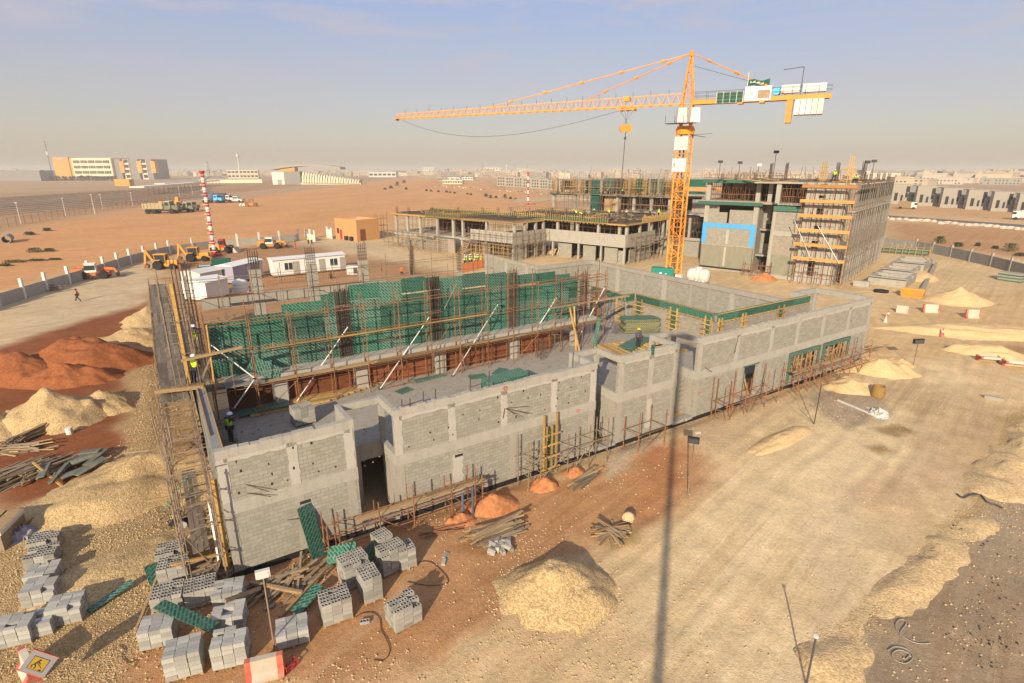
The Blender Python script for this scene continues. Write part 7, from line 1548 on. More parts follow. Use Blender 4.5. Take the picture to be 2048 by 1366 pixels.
for i, (x, y, mt, lb) in enumerate([(488,413,'white','bundle of white sacks on the orange plain right of the pickup'), (503,413,'jcb','small yellow roller on the orange plain right of the white sacks')]):
    if i == 0:
        t = thing('sack_pile', lb, 'sacks', G(x, y), 0); 
        for k in range(7): m = MB(); m.ell((-2+k*.65, rnd.uniform(-.3, .3), .6+.5*(k % 2)), .6, .6, .55, 8, 5); m.build('sack', M[mt], t)
    else:
        t = thing('road_roller', lb, 'roller', G(x, y), R(10)); m = MB(); m.box(-2, -.9, .8, 2.2, .9, 1.6); m.box(-.6, -.8, 1.6, 1.2, .8, 1.8); m.build('chassis', M[mt], t); mk(t, 'canopy', 'ply_r', (-.7, -.9, 3.4, 1.3, .9, 3.55)); m = MB()
        for a in (-.6, 1.1):
            for b in (-.8, .8): m.beam((a, b, 1.6), (a, b, 3.4), .12, .12)
        m.build('canopy_post', M['steel_d'], t)
        for a in (-2, 2): m = MB(); m.lathe([(.1, -1), (.9, -1), (.9, 1), (.1, 1)], c=(a, 0, .9), n=16, axis='y'); m.build('drum', M['rust'], t)
# barriers, cones
def barrier(label, c, rz, L_=1.35, h=.85, roll=0, grp=None, red=True):
    t = thing('barrier', label, 'barrier', c, rz, grp); t.rotation_euler = (roll, 0, rz)
    if roll: t.location = (c[0], c[1], .32)
    P = [(-.3, 0), (.3, 0), (.3, .14), (.15, .32), (.11, h), (-.11, h), (-.15, .32), (-.3, .14)]
    cut = [-L_/2, -L_/2+.2, L_/2-.22, L_/2]
    for i in range(3):
        m = MB(); m.prism(P, lambda u, v, d: (d, u, v), cut[i], cut[i+1]); m.build('red_end' if i != 1 else 'white_body', M['barrier_r' if i != 1 and red else 'barrier_w'], t)
    return t
gb = 'red and white concrete barriers'
barrier('large red and white concrete barrier at the bottom edge below the block stacks', G(533, 1352), R(18), 1.3, .9, 0, gb)
SB = barrier('red and white barrier carrying the road work sign at the lower left corner', G(62, 1348), R(-38), 1.2, .9, 0, gb)
barrier('white barrier farthest left beyond the near wall end', G(1803, 626), R(-30), 1.3, 1.0, 0, gb, False); barrier('red and white barrier in the middle of the three standing on the pale track', G(1861, 625), R(-14), 1.9, 1.1, 0, gb); barrier('red and white barrier rightmost of the three standing on the pale track', G(1944, 636), R(-6), 1.7, 1.1, 0, gb)
barrier('dusty barrier tipped on its side beside the yellow sand heap', G(1972, 722), R(-14), 1.9, 1.0, R(75), gb); barrier('red striped barrier tipped over at the far right edge', G(2026, 733), R(-22), 1.9, 1.0, R(70), gb)
def cone(label, c, a, b):
    t = thing('traffic_cone', label, 'traffic cone', c, 0, 'traffic cones by the sand track'); mk(t, 'base', a, (-.3, -.3, 0, .3, .3, .06)); m = MB(); m.lathe([(.01, .06), (.24, .06), (.13, .5), (.01, .5)], n=14); m.build('lower_cone', M[a], t); m = MB(); m.lathe([(.01, .5), (.13, .5), (.09, .72), (.01, .72)], n=14); m.build('sleeve', M[b], t); m = MB(); m.lathe([(.01, .72), (.09, .72), (.045, .98), (.01, .98)], n=14); m.build('tip', M[a], t)
cone('red cone with a white sleeve behind the white cone', G(1775, 636), 'barrier_r', 'white'); cone('pale dusty cone nearest the near wall end', G(1770, 645), 'barrier_w', 'white'); cone('dark red cone standing alone before the yellow sand bank', G(1883, 673), 'barrier_r', 'white')
# road work sign on the corner barrier
M['sign_grey_shaded'] = m_plain('sign_grey_shaded', (.20,.19,.19), .5, .1); M['sign_mustard_shaded'] = m_plain('sign_mustard_shaded', (.36,.23,.03), .5, .1)  # darkened colours: the sign's shade is put into its grey and mustard
t = thing('road_sign', 'square grey sign with a yellow digging man picture standing in the left corner barrier', 'sign', G(62, 1348, .85), R(14)); t.rotation_euler = (R(-8), R(40), R(14))
mk(t, 'board', 'sign_grey_shaded', (-.42, -.02, .02, .42, .02, .86)); mk(t, 'edge', 'barrier_r', (-.45, -.025, -.01, .45, .025, .0199), (-.45, -.025, .861, .45, .025, .89))
mk(t, 'pictogram_panel', 'sign_mustard_shaded', (-.24, -.03, .2, .24, -.021, .68)); mk(t, 'panel_border', 'black', (-.26, -.028, .18, .26, -.0212, .1999), (-.26, -.028, .6801, .26, -.0212, .70), (-.26, -.028, .18, -.2401, -.0212, .7), (.2401, -.028, .18, .26, -.0212, .7))
m = MB(); F = lambda u, v, d: (u, d, v)
m.prism([(-.02+.035*math.cos(a), .6+.035*math.sin(a)) for a in np.linspace(0, 6.28, 9)[:-1]], F, -.036, -.0305); 
for (a, b, c_, d_, w_) in ((-.03, .56, -.1, .42, .05), (-.1, .42, -.03, .33, .035), (-.03, .33, -.05, .24, .035), (-.1, .42, -.16, .33, .035), (-.16, .33, -.14, .24, .035), (-.04, .54, .06, .46, .03), (-.08, .5, .16, .33, .018), (.1, .24, .2, .24, .05)):
    m.beam((a, -.033, b), (c_, -.033, d_), w_, .005, up=(0, 1, 0))
m.build('pictogram', M['black'], t)
# red mesh crate lying by the bottom barrier
t = thing('crate', 'small red wire crate lying right of the bottom barrier', 'crate', G(580, 1336), R(60)); m = MB()
for x in (-.25, 0, .25): m.tube((x, -.15, 0), (x, -.15, .3), .015, 4); m.tube((x, .15, 0), (x, .15, .3), .015, 4); m.tube((x, -.15, .02), (x, .15, .02), .015, 4)
for z in (.02, .15, .3): m.path([(-.25, -.15, z), (.25, -.15, z), (.25, .15, z), (-.25, .15, z), (-.25, -.15, z)], .018, 4)
m.build('wire_frame', M['red'], t); mk(t, 'tray', 'barrier_r', (-.22, -.12, .03, .22, .12, .05))
# floodlight stands
def flood(label, px, yb, xt, yt, box, brace=True, rzz=0, mat='void', legs=False):
    c = G(px, yb); h = HGT(c, xt, yt); t = thing('floodlight_stand', label, 'floodlight', c, rzz, 'floodlight stands'); m = MB(); m.tube((0, 0, 0), (0, 0, h), .04, 7, .03); m.build('pole', M['tube'], t)
    w_, hh = box; m = MB(); m.beam((-w_/2, 0, h+.05), (w_/2, 0, h+.05), hh*.5, hh); o = m.build('lamp_housing', M[mat], t); mk(o, 'lamp_glass', 'steel_d' if mat != 'white_d' else 'white', (-w_/2+.05, -hh*.25-.02, h-hh*.35, w_/2-.05, -hh*.25-.001, h+hh*.45))
    if brace: m = MB(); m.tube((0, .02, h*.35), (.04, .1, h*.95), .025, 5); m.build('cable', M['steel_d'], t)
    return t
flood('floodlight stand with black lamp box on orange earth below the near wall', 1375, 995, 1388, 882, (.62, .36), True, R(-20)); flood('floodlight stand with black lamp box right of the near wall end', 1826, 733, 1827, 682, (1.0, .45), True, R(5))
flood('leaning floodlight stand with a white lamp box before the smooth block stacks', 551, 1308, 517, 1152, (.5, .3), True, R(24), 'white_d')
t = thing('standing_pipe', 'short grey pipe standing at the bottom right edge', 'pipe', G(1612, 1372), 0); hh = HGT(G(1612, 1372), 1635, 1275); m = MB(); m.tube((0, 0, -.3), (0, 0, hh), .036, 10, .036); m.build('pipe', M['steel_d'], t); m = MB(); m.lathe([(.05, hh), (.09, hh), (.09, hh+.05), (.05, hh+.05)], n=10); m.build('cap', M['steel'], t)
t = thing('thin_stake', 'thin bent stake with slack wire before the window scaffold', 'stake', G(1628, 848), 0); m = MB(); hh = HGT(G(1628, 848), 1640, 770); m.tube((0, 0, 0), (.1, .1, hh), .035, 6); m.build('stake', M['steel_d'], t); m = MB(); m.path([(-.05, 0, .1), (-.9, .5, .9), (-1.1, .9, 1.6), (-1.4, 1.8, 1.9)], .02, 4); m.build('wire', M['steel_d'], t)
# light mast that stands behind the camera and throws the long shadow up the road
mp0 = G(1300, 1366); dS = (G(1330, 900)-mp0).normalized(); mb = mp0-dS*24
t = thing('light_mast', 'tall round steel light mast', 'mast', (mb.x, mb.y, 0), 0); m = MB(); m.tube((0, 0, 0), (0, 0, 27), .22, 14, .17); m.build('shaft', M['steel'], t); m = MB(); m.box(-.6, -.6, 0, .6, .6, .5); m.build('base', M['conc'], t); m = MB(); m.box(-.9, -.4, 26.6, .9, .4, 27.1); m.build('lamp_head', M['steel_d'], t)
# roof lamps on the tall building
for i, (x, yb, yt, s0) in enumerate([(1580, 366, 318, 1), (1420, 366, 330, 1), (1465, 366, 330, 1), (1504, 366, 333, 1), (1745, 352, 330, 1), (1758, 352, 332, 1)]):
    p = PC(*[(12.2, -2.4), (1, 3), (4.6, 3), (8, 3), (24.2, 6), (24.2, 12)][i], 15.98); t = thing('floodlight_stand', ['tallest floodlight stand in the middle of the roof of the tall building', 'leftmost small floodlight on the roof of the tall building', 'second small floodlight on the roof of the tall building', 'floodlight with a pale lamp above the left bay of the tall building', 'first small floodlight at the right end of the roof', 'second small floodlight at the right end of the roof'][i], 'floodlight', p, 0, 'roof floodlights'); h = (4.6, 3.2, 3.0, 2.6, 3.0, 3.2)[i]; m = MB(); m.tube((0, 0, 0), (0, 0, h), .05, 5); m.build('pole', M['steel_d'], t); mk(t, 'lamp_housing', 'steel_d' if i != 3 else 'white_d', (-.4, -.15, h-.1, .4, .15, h+.35))
# black pump hose and cables
def hose(label, pts, r, mat='black', name='hose'):
    P = [Vector(G(x, y)) for x, y in pts]; P = [p+Vector((0, 0, r+.02+float(ground_z(np.array([p.x]), np.array([p.y]))[0]))) for p in P]; S = []
    for i in range(len(P)-1):
        p0 = P[max(i-1, 0)]; p1 = P[i]; p2 = P[i+1]; p3 = P[min(i+2, len(P)-1)]
        for k in range(5):
            u = k/5; S.append(.5*((2*p1)+(p2-p0)*u+(2*p0-5*p1+4*p2-p3)*u*u+(3*p1-p0-3*p2+p3)*u**3))
    S.append(P[-1]); m = MB(); m.path(S, r, 6); o = m.build(name, M[mat], None); tag(o, label, 'cable' if name == 'cable' else 'hose'); return o
hose('bent dark hose lying on the gravel bank at the right', [(1912,992),(1925,1000),(1940,994),(1960,995),(1972,1008),(1990,1014),(2003,1020)], .045, 'steel_d')
hose('loop of pale cable lying on the brown ground at lower right', [(1800,1275),(1790,1255),(1800,1242),(1812,1250),(1800,1272),(1830,1290),(1860,1292)], .02, 'conc', 'cable')
hose('coil of grey cable lying on the brown ground at lower right', [(1775,1305),(1790,1297),(1815,1303),(1825,1318),(1812,1330),(1795,1326),(1783,1313),(1797,1304),(1818,1312),(1808,1324)], .02, 'conc', 'cable')
hose('thin black cable curling on the orange earth right of the block stacks', [(712,1237),(725,1230),(745,1228),(760,1240),(763,1262),(775,1285),(780,1305),(768,1322),(748,1322)], .014, 'black', 'cable')
hose('black cable looping past the rear block stacks', [(830,1128),(850,1122),(870,1130),(895,1158),(890,1170),(850,1172),(815,1165)], .014, 'black', 'cable')
hose('thin cable on the gravel in front of the left block stacks', [(240,1292),(250,1300),(244,1312),(258,1325),(275,1318),(268,1335)], .012, 'black', 'cable')
# odd items on the right
t = thing('mixing_drum', 'yellow open drum lying beside a dark wet patch', 'drum', G(1755, 792), R(30)); m = MB(); m.lathe([(.42, 0), (.5, .02), (.46, .9), (.4, .92), (.38, .05), (.1, .04)], n=16); m.build('shell', M['wood_y'], t); mk(t, 'rim', 'rust', (-.06, -.52, .4, .06, -.47, .5))
def rags(label, c, mat, n, sp, seed, cat='sheet', name='plastic_sheet', h=.35):
    q2 = random.Random(seed); N_ = 14; vs = []; 
    for i in range(N_):
        for j in range(N_):
            u = (i/(N_-1)-.5)*2; v = (j/(N_-1)-.5)*2; b = max(0, 1-u*u-v*v*.8); vs.append((u*sp+q2.uniform(-.12, .12)*sp, v*sp*.6+q2.uniform(-.12, .12)*sp, max(.01, b*h*q2.uniform(.35, 1.5)-.02)))
    m = MB(); m.add(vs, [(i*N_+j, i*N_+j+1, (i+1)*N_+j+1, (i+1)*N_+j) for i in range(N_-1) for j in range(N_-1)]); o = m.build(name, M[mat], None, c, q2.uniform(0, 3)); tag(o, label, cat); return o
rags('crumpled pale plastic sheet beside grey pipes on the track', G(1757, 828), 'white_d', 0, 1.1, 3)
rags('crumpled lilac cloth hanging by the timber crate at the left edge', G(45, 1075), 'purple', 0, .8, 4, 'cloth', 'crumpled_cloth', .5)
pole('long grey pipe lying by the crumpled plastic sheet', G(1675, 800, .08), G(1735, 825, .08), .13, M['steel'], None, 'steel_pipe', 'pipe')
pole('short grey concrete kerb lying on the right side of the track', G(1969, 793, .15), G(2008, 801, .15), .32, M['conc'], None, 'kerb_stone', 'kerb')
t = thing('panel_stack', 'stack of grey green boards against the boundary wall at the right edge', 'panel stack', G(2022, 562), R(-60))
for k in range(6): mk(t, 'panel', 'conc' if k % 2 else 'green2', (-1.6, -1.0, k*.24, 1.6, 1.0, k*.24+.22))
# ================================================ block stacks, timber heaps, debris in the foreground
def block_mesh(holes):
    L_, W_, H_ = .384, .186, .19; m = MB()
    if holes:
        e = .028; m.box(-L_/2, -W_/2, 0, L_/2, W_/2, .06)
        m.box(-L_/2, -W_/2, .06, L_/2, -W_/2+e, H_); m.box(-L_/2, W_/2-e, .06, L_/2, W_/2, H_)
        for x in (-L_/2, -.07-e/2, .07-e/2+.0, L_/2-e): m.box(x, -W_/2+e, .06, x+e, W_/2-e, H_)
    else:
        m.box(-L_/2, -W_/2, 0, L_/2, W_/2, H_)
    me = m.mesh('block', M['blk_a'])
    return me
M['blk_a'] = m_concrete('hollow_block', (.34, .315, .265), .4, True)
M['blk_b'] = m_concrete('blue_grey_block', (.38, .365, .315), .4, True)
BLK = {True: block_mesh(True), False: block_mesh(False)}
b2 = BLK[False].copy(); b2.materials.clear(); b2.materials.append(M['blk_b']); BLK[False] = b2
lowb = MB().box(-.195, -.095, 0, .195, .095, .19).mesh('block', M['blk_a'])
palm = MB()
for y in (-.5, -.25, 0, .25, .5): palm.box(-.62, y-.05, .09, .62, y+.05, .115)
for x in (-.58, 0, .58): palm.box(x-.05, -.55, 0, x+.05, .55, .09)
palm = palm.mesh('pallet', M['wood'])
def stack(label, c, rz, layers, holes, nx=3, ny=5, t=None, miss=0, seed=0, tall=1.0, pal=True):
    q2 = random.Random(seed+layers*7)
    if t is None: t = thing('block_stack', label, 'block stack', c, rz, 'pallets of grey blocks in the foreground')
    if pal: inst('pallet', palm, t, (0, 0, 0), (0, 0, 0), (nx*.4/1.24, ny*.2/1.1, 1))
    z = .115 if pal else 0; cnt = 0
    for l in range(layers):
        top = l >= layers-1
        for i in range(nx):
            for j in range(ny):
                inner = 0 < i < nx-1 and 0 < j < ny-1
                if inner and not (l >= layers-2): continue
                if top and miss and q2.random() < miss: continue
                if cnt >= 98: continue
                cnt += 1
                inst('block', (BLK[holes] if (l >= layers-2 or not holes) else lowb), t, ((i-(nx-1)/2)*.4+q2.uniform(-.012, .012), (j-(ny-1)/2)*.2+q2.uniform(-.008, .008), z+l*.2), (0, 0, q2.uniform(-.03, .03)))
    return t
r1 = AZ_A+R(2); r2 = R(20)
stack('hollow block stack standing rightmost on the orange earth, with a corner step on top', G(808, 1243), r1+R(3), 5, True, 3, 5, None, .22, 1)
stack('hollow block stack left of the rightmost one, gaps in its top', G(673, 1232), r1-R(6), 5, True, 3, 5, None, .08, 2)
stack('tall narrow hollow block stack between the green boards and the rightmost stack', G(741, 1192), r1, 6, True, 2, 5, None, .25, 3)
stack('wide hollow block stack leaning by the two crossed green boards', G(710, 1162), r1+R(4), 6, True, 3, 5, None, .12, 4)
stack('hollow block stack with a lower neighbour at its right, in front of the first recess', G(784, 1138), r1+R(5), 6, True, 3, 4, None, .05, 5)
stack('narrow hollow block stack touching the right side of its taller neighbour', G(812, 1130), r1-R(3), 5, True, 2, 4, None, .1, 6)
stack('small broken block stack nearest the plinth of the first recess', G(765, 1098), r1+R(8), 4, True, 2, 4, None, .3, 7)
stack('low smooth topped block stack alone right of the leaning floodlight stand', G(587, 1277), r2+R(2), 3, False, 3, 5, None, 0, 8)
stack('smooth topped block stack above the bottom barrier, right one of the front pair', G(466, 1318), r2-R(3), 5, False, 3, 5, None, .04, 9)
stack('smooth topped block stack near the bottom, left one of the front pair', G(374, 1338), r2+R(2), 5, False, 3, 5, None, .06, 10)
stack('smooth topped block stack behind the right one of the front pair, top stepped', G(463, 1254), r2-R(4), 4, False, 3, 5, None, .2, 11)
stack('smooth topped block stack third from the bottom in the right column', G(462, 1206), r2-R(2), 4, False, 3, 5, None, .08, 12)
stack('smooth topped block stack left of the green board laid across the stacks', G(322, 1280), r2-R(1), 4, False, 3, 5, None, .05, 13)
stack('hollow block stack with all cavities showing, under the slanting green board', G(406, 1200), r2+R(4), 4, True, 3, 5, None, .05, 14)
stack('hollow block stack left of the one under the slanting green board', G(340, 1205), r2+R(2), 3, True, 3, 5, None, .05, 15)
stack('hollow block stack crossed by a yellow plank at the wall corner', G(352, 1155), r2+R(3), 4, True, 3, 5, None, .05, 16)
stack('hollow block stack farthest back beside the wall corner debris', G(346, 1118), r2+R(2), 3, True, 3, 5, None, .1, 17)
stack('smooth topped block stack leftmost in the left column, behind the road work sign', G(40, 1278), r2+R(0), 4, False, 3, 5, None, .12, 18)
stack('smooth topped block stack beside the leftmost one in the left column, lower', G(80, 1262), r2+R(3), 3, False, 3, 5, None, .1, 19)
stack('smooth topped block stack at the right end of the left column', G(140, 1236), r2+R(1), 4, False, 3, 5, None, .05, 20)
stack('smooth topped block stack in the middle of the left column', G(90, 1200), r2-R(2), 4, False, 3, 5, None, .1, 21)
stack('smooth topped block stack fourth from the bottom of the left column', G(92, 1162), r2+R(2), 3, False, 3, 5, None, .06, 22)
stack('half dark hollow block stack second from the top of the left column', G(90, 1126), r2+R(3), 3, True, 3, 5, None, .15, 23)
stack('hollow block stack at the top end of the left column by the yellow props', G(96, 1096), r2+R(1), 3, True, 3, 5, None, .1, 24)
stack('', None, 0, 5, True, 3, 5, HOLDER_INNER, .1, 25)
for i, (x, y) in enumerate([(730,1248),(888,1112),(884,1126),(568,1172),(585,1170),(598,1178),(538,1215),(820,1134),(1000,1098),(1005,1106),(990,1100),(983,1108),(975,1105),(1012,1098),(996,1086),(1370,840),(1395,868)]):
    o = inst('concrete_block', BLK[i % 3 == 0], None, G(x, y, .0), (rnd.choice((0, 1.4)), 0, rnd.uniform(0, 3))); tag(o, 'single grey block lying loose on the ground near the wall', 'block', 'loose single blocks')
for i in range(16):
    o = inst('concrete_block', lowb, None, G(985+(i % 5)*9+rnd.uniform(-4, 4), 1085+(i//5)*7+rnd.uniform(-3, 3), .02+.1*(i % 2)), (rnd.uniform(-.3, .3), rnd.uniform(-.3, .3), rnd.uniform(0, 3))); tag(o, 'small grey paver in the fan of loose pavers under the long timber heap', 'block', 'loose pavers under the timber heap')
# ---- timber heaps: each plank its own thing
PL = [MB().box(-l/2, -w_/2, 0, l/2, w_/2, h).mesh('plank', M[mt]) for l, w_, h, mt in ((2.9, .11, .06, 'wood_g'), (2.4, .14, .045, 'wood_g'), (3.3, .1, .08, 'wood'), (1.6, .12, .05, 'wood_g'), (2.0, .09, .07, 'wood'))]
PLN = [MB().box(-l/2, -w_/2, 0, l/2, w_/2, h).mesh('plank', M[mt]) for l, w_, h, mt in ((2.6, .11, .06, 'wood_g'), (2.2, .12, .07, 'wood_g'), (2.8, .1, .06, 'wood'))]
def heap(n, c, rx, ry, dirn, spread, hgt, label, grp, seed, meshes=PL, z0=0.0):
    q2 = random.Random(seed)
    for i in range(n):
        f = i/n; u = q2.uniform(-1, 1)*(1-f*.6); v = q2.uniform(-1, 1)*(1-f*.65); ca_, sa_ = math.cos(dirn), math.sin(dirn)
        p = (c[0]+u*rx*ca_-v*ry*sa_, c[1]+u*rx*sa_+v*ry*ca_, .02+z0+hgt*f*(1-.4*abs(v)))
        o = inst('plank', q2.choice(meshes), None, p, (q2.uniform(-.3, .3), q2.uniform(-.10, .10), dirn+q2.gauss(0, spread))); tag(o, label, 'plank', grp)
heap(56, G(992, 1068), .55, .75, AZ_A+R(4), .10, .62, 'weathered plank in the long timber heap behind the tan gravel', 'long timber heap below the near wall', 1)
heap(16, G(1170, 962), .3, .55, AZ_A+R(14), .08, .3, 'weathered plank in the short heap right of the timber column form', 'short timber heap below the near wall', 2)
heap(30, G(1222, 1068), .35, .5, R(-30), .75, .35, 'short grey offcut in the tangled little heap on the orange earth', 'tangled offcut heap', 3, [PL[3], PL[4]])
heap(40, G(35, 955), 1.5, 1.5, R(62), .13, .7, 'dusty timber in the front heap at the left edge', 'front left timber heap', 4, PLN)
heap(26, G(100, 945), 1.0, 1.0, R(72), .3, .6, 'dusty timber in the fanned heap left of the green sheets', 'fanned left timber heap', 5, PLN)
heap(32, G(65, 876), 1.0, .5, R(80), .12, .6, 'dark round ended timber in the rear bundle at the left edge', 'rear left timber bundle', 6, PLN)
heap(18, G(40, 900), 1.4, .9, R(15), .2, .3, 'thin grey timber lying crosswise between the left heaps', 'crosswise left timbers', 7, PLN)
heap(22, G(95, 582), 2.4, 1.3, R(20), .25, .9, 'brown branch like timber in the heap by the left boundary wall', 'timber heap by the boundary wall', 8)
heap(30, G(560, 1170), 1.6, .9, AZ_A, .6, .3, 'scrap plank littered along the corner of the near wall', 'scrap planks by the wall corner', 9)
heap(20, G(440, 1140), .9, .8, R(60), .7, .5, 'scrap plank tangled at the left corner of the near wall', 'scrap planks at the left wall corner', 10)
heap(12, G(1745, 700), 1.4, .7, R(10), .5, .5, 'thin timber in the small tangle at the right end of the near wall', 'timbers at the right wall end', 11)
heap(10, G(890, 1062), .9, .4, AZ_A, .3, .15, 'rusty tube end lying by the first recess scaffold', 'tube ends by the recess', 12, [MB().tube((-1.1, 0, 0), (1.1, 0, 0), .03, 6).mesh('scaffold_tube', M['rust'])])
heap(14, G(880, 860, 0), .1, .1, 0, .1, .1, 'x', 'x', 1, []) if False else None
# yellow formwork props lying in a row
fp = MB(); fp.box(-.9, -.05, 0, .9, .05, .11); fp.box(-.95, -.1, -.02, -.9, .1, .13); fp.box(.9, -.1, -.02, .95, .1, .13); fp = fp.mesh('formwork_beam', M['wood_y'])
for i in range(13):
    o = inst('formwork_beam', fp, None, G(112+i*4.6, 1020+rnd.uniform(-4, 4), .08+.12*(i % 2)), (0, rnd.uniform(-.05, .05), R(95)+rnd.uniform(-.18, .18))); tag(o, 'yellow formwork beam in the loose row at the top of the left block column', 'beam', 'row of yellow formwork beams')
pole('single yellow timber slanting over the left timber heaps', G(66, 925, .9), G(126, 974, .1), .1, M['wood_y'])
pole('long brown timber pointing from the crate to the yellow formwork beams', G(45, 1050, .5), G(112, 1008, .15), .1, M['wood'])
pole('long thin timber lying on the gravel below the left block column', G(200, 1175, .1), G(285, 1117, .15), .1, M['wood_g'])
pole('long pale timber lying between the two block groups', G(270, 1265, .1), G(320, 1140, .3), .1, M['wood'])
pole('yellow plank lying across the block stack at the wall corner', G(342, 1130, 1.0), G(440, 1108, .6), .12, M['wood_y'])
pole('thin timber lying on the gravel left of the wall', G(246, 906, .3), G(308, 900, .5), .07, M['wood_g']); pole('pale plank lying on the gravel by the outer scaffold', G(296, 1002, .5), G(358, 990, .5), .12, M['wood'])
pole('pale timber strut between the scaffold and the outer wall, upper one', PA(-1.6, 2.6, .9), PA(-.2, 2.9, 1.9), .12, M['wood']); pole('pale timber strut between the scaffold and the outer wall, lower one', PA(-1.5, 2.2, .8), PA(-.2, 1.9, 1.1), .12, M['wood'])
pole('brown plank leaning over the scrap before the near wall', G(500, 1165, .4), G(605, 1185, .3), .14, M['wood']); pole('grey plank slanting from the smooth stacks', G(450, 1202, 1.1), G(520, 1176, .5), .13, M['wood_g']); pole('plank standing upright in the scrap by the hollow stacks', G(602, 1192, 0), G(601, 1148, .2), .1, M['wood_g'])
pole('diagonal plank rising to the green board in the scrap', G(560, 1235, .1), G(650, 1140, .4), .12, M['wood'])
# green boards
def gboard(label, p, q, wd, mat='green', roll=0):
    p, q = Vector(p), Vector(q); d = q-p; L_ = d.length; o = MB().box(0, -wd/2, -.03, L_, wd/2, .03).build('formply_panel', M[mat], None, p); o.rotation_euler = (d.to_track_quat('X', 'Z') @ Euler((roll, 0, 0)).to_quaternion()).to_euler(); return tag(o, label, 'panel')
gboard('tall green board leaning upright on the near wall', G(640, 1118, -.2), PA(3.35, -.12, 2.45), .75, 'green', 0)
gboard('green board lying across the smooth block stacks', G(318, 1208, 1.0), G(428, 1255, .95), .5, 'green')
gboard('green board leaning on scrap before the low smooth stack', G(590, 1226, .1), G(640, 1170, .5), .55, 'green')
gboard('green board tilted behind the upright one', G(655, 1112, .3), G(712, 1100, .9), .8, 'green', .8)
gboard('green board standing between the hollow block stacks', G(745, 1130, .1), G(737, 1090, 1.0), .8, 'green', .9)
gboard('grey green board lying in the gap of the left block column', G(178, 1222, .1), G(265, 1162, .3), .35, 'green2')
gboard('grey board slanting through the outer left scaffold', PA(-2.4, 4.6, 1.7), PA(-1.0, 4.2, 3.6), .35, 'green2')
gboard('small green board standing left of the hollow stacks', G(312, 1165, .1), G(300, 1130, .4), .5, 'green')
for k, (a, b, wd, r_) in enumerate([((110,935),(205,900),.75,.1),((120,955),(200,925),.7,-.1),((105,960),(150,915),.3,.2),((100,965),(135,925),.25,-.1),((140,925),(195,905),.9,0),((150,950),(210,915),.5,.15),((170,930),(212,898),.3,.1),((95,925),(80,955),.4,.1),((160,905),(200,900),.6,-.05)]):
    gboard('grey green form sheet in the untidy pile left of the gravel slope', G(*a, .25+.05*k), G(*b, .3+.05*k), wd, 'greyg', r_)['group'] = 'pile of grey green form sheets'
t = thing('timber_crate', 'large weathered plywood crate cut by the left photo edge', 'crate', G(-6, 1092), R(14)); mk(t, 'body', 'wood_g', (-1.9, -.6, 0, .65, 1.4, 1.1))
for x in (-1.0, -.2, .45): mk(t, 'lid_board', 'wood', (x-.55, -.62, 1.1, x+.2, 1.42, 1.14))
mk(t, 'edge_strip', 'steel', (.652, -.6, .9, .69, 1.4, 1.12))
rags('dark crumpled sheet in the scrap at the outer left wall', G(360, 1045), 'cloth_d', 0, .5, 8); 
for k, (x, y) in enumerate([(352,1030),(362,1047)]):
    m = MB(); m.lathe([(.02, 0), (.16, .01), (.16, .4), (.02, .41)], n=12); o = m.build('paint_pail', M['white'], None, G(x, y, .15)); o.rotation_euler = (R(80), 0, R(30+k*20)); tag(o, ['upper white pail lying in the scrap at the outer left wall', 'lower white pail lying in the scrap at the outer left wall'][k], 'pail')
t = thing('u_bracket', 'pair of grey pipes standing by the plinth left of the orange heaps', 'pipes', G(935, 1030), 0)
for x, h in ((-.25, 1.3), (.3, 1.7)): m = MB(); m.tube((x, 0, 0), (x, .1, h), .07, 8); m.build('pipe', M['cloth_b'], t)
m = MB(); m.ell((0, 0, .3), .35, .28, .33, 8, 6); o = m.build('boulder', M['stone'], None, G(1256, 1045), 0); tag(o, 'pale boulder beside the tangled offcut heap', 'boulder')
m = MB(); m.lathe([(.02, 0), (.22, .01), (.22, .5), (.02, .51)], n=12); o = m.build('bucket', M['steel'], None, G(140, 868)); tag(o, 'grey bucket on the red earth by the rear timber bundle', 'bucket')

# clutter on the rear decks: scattered boards nobody could count
m = {'wood_y': MB(), 'wood': MB(), 'green2': MB(), 'rust_d': MB()}; q = random.Random(77)
for (s_, t_, z_, rx, ry, n) in ((-27, -3, 8.05, 4, 4, 22), (-20, -2, 8.05, 5, 4, 24), (-16, 5, 8.05, 4, 6, 22), (-24, 6, 8.05, 6, 5, 22), (-40, -8, 8.05, 5, 7, 22), (-57, -13, 8.05, 9, 4, 26), (-30, 31.5, 11.45, 13, .9, 30), (12, 2, 16.0, 12, 4, 34), (-52, 31, 11.45, 6, .9, 14)):
    for i in range(n):
        p = PC(s_+q.uniform(-rx, rx), t_+q.uniform(-ry, ry), z_+q.uniform(0, .35)); a = q.uniform(0, 3.1); L_ = q.uniform(.8, 2.1); d = Vector((math.cos(a)*L_, math.sin(a)*L_, q.uniform(-.1, .25))); k = q.choice(['wood_y', 'wood_y', 'wood', 'green2', 'rust_d'])
        m[k].beam(p-d, p+d, q.uniform(.12, .5), .1)
for k in m: o = m[k].build('scattered_boards', M[k], None); tag(o, kind='stuff')

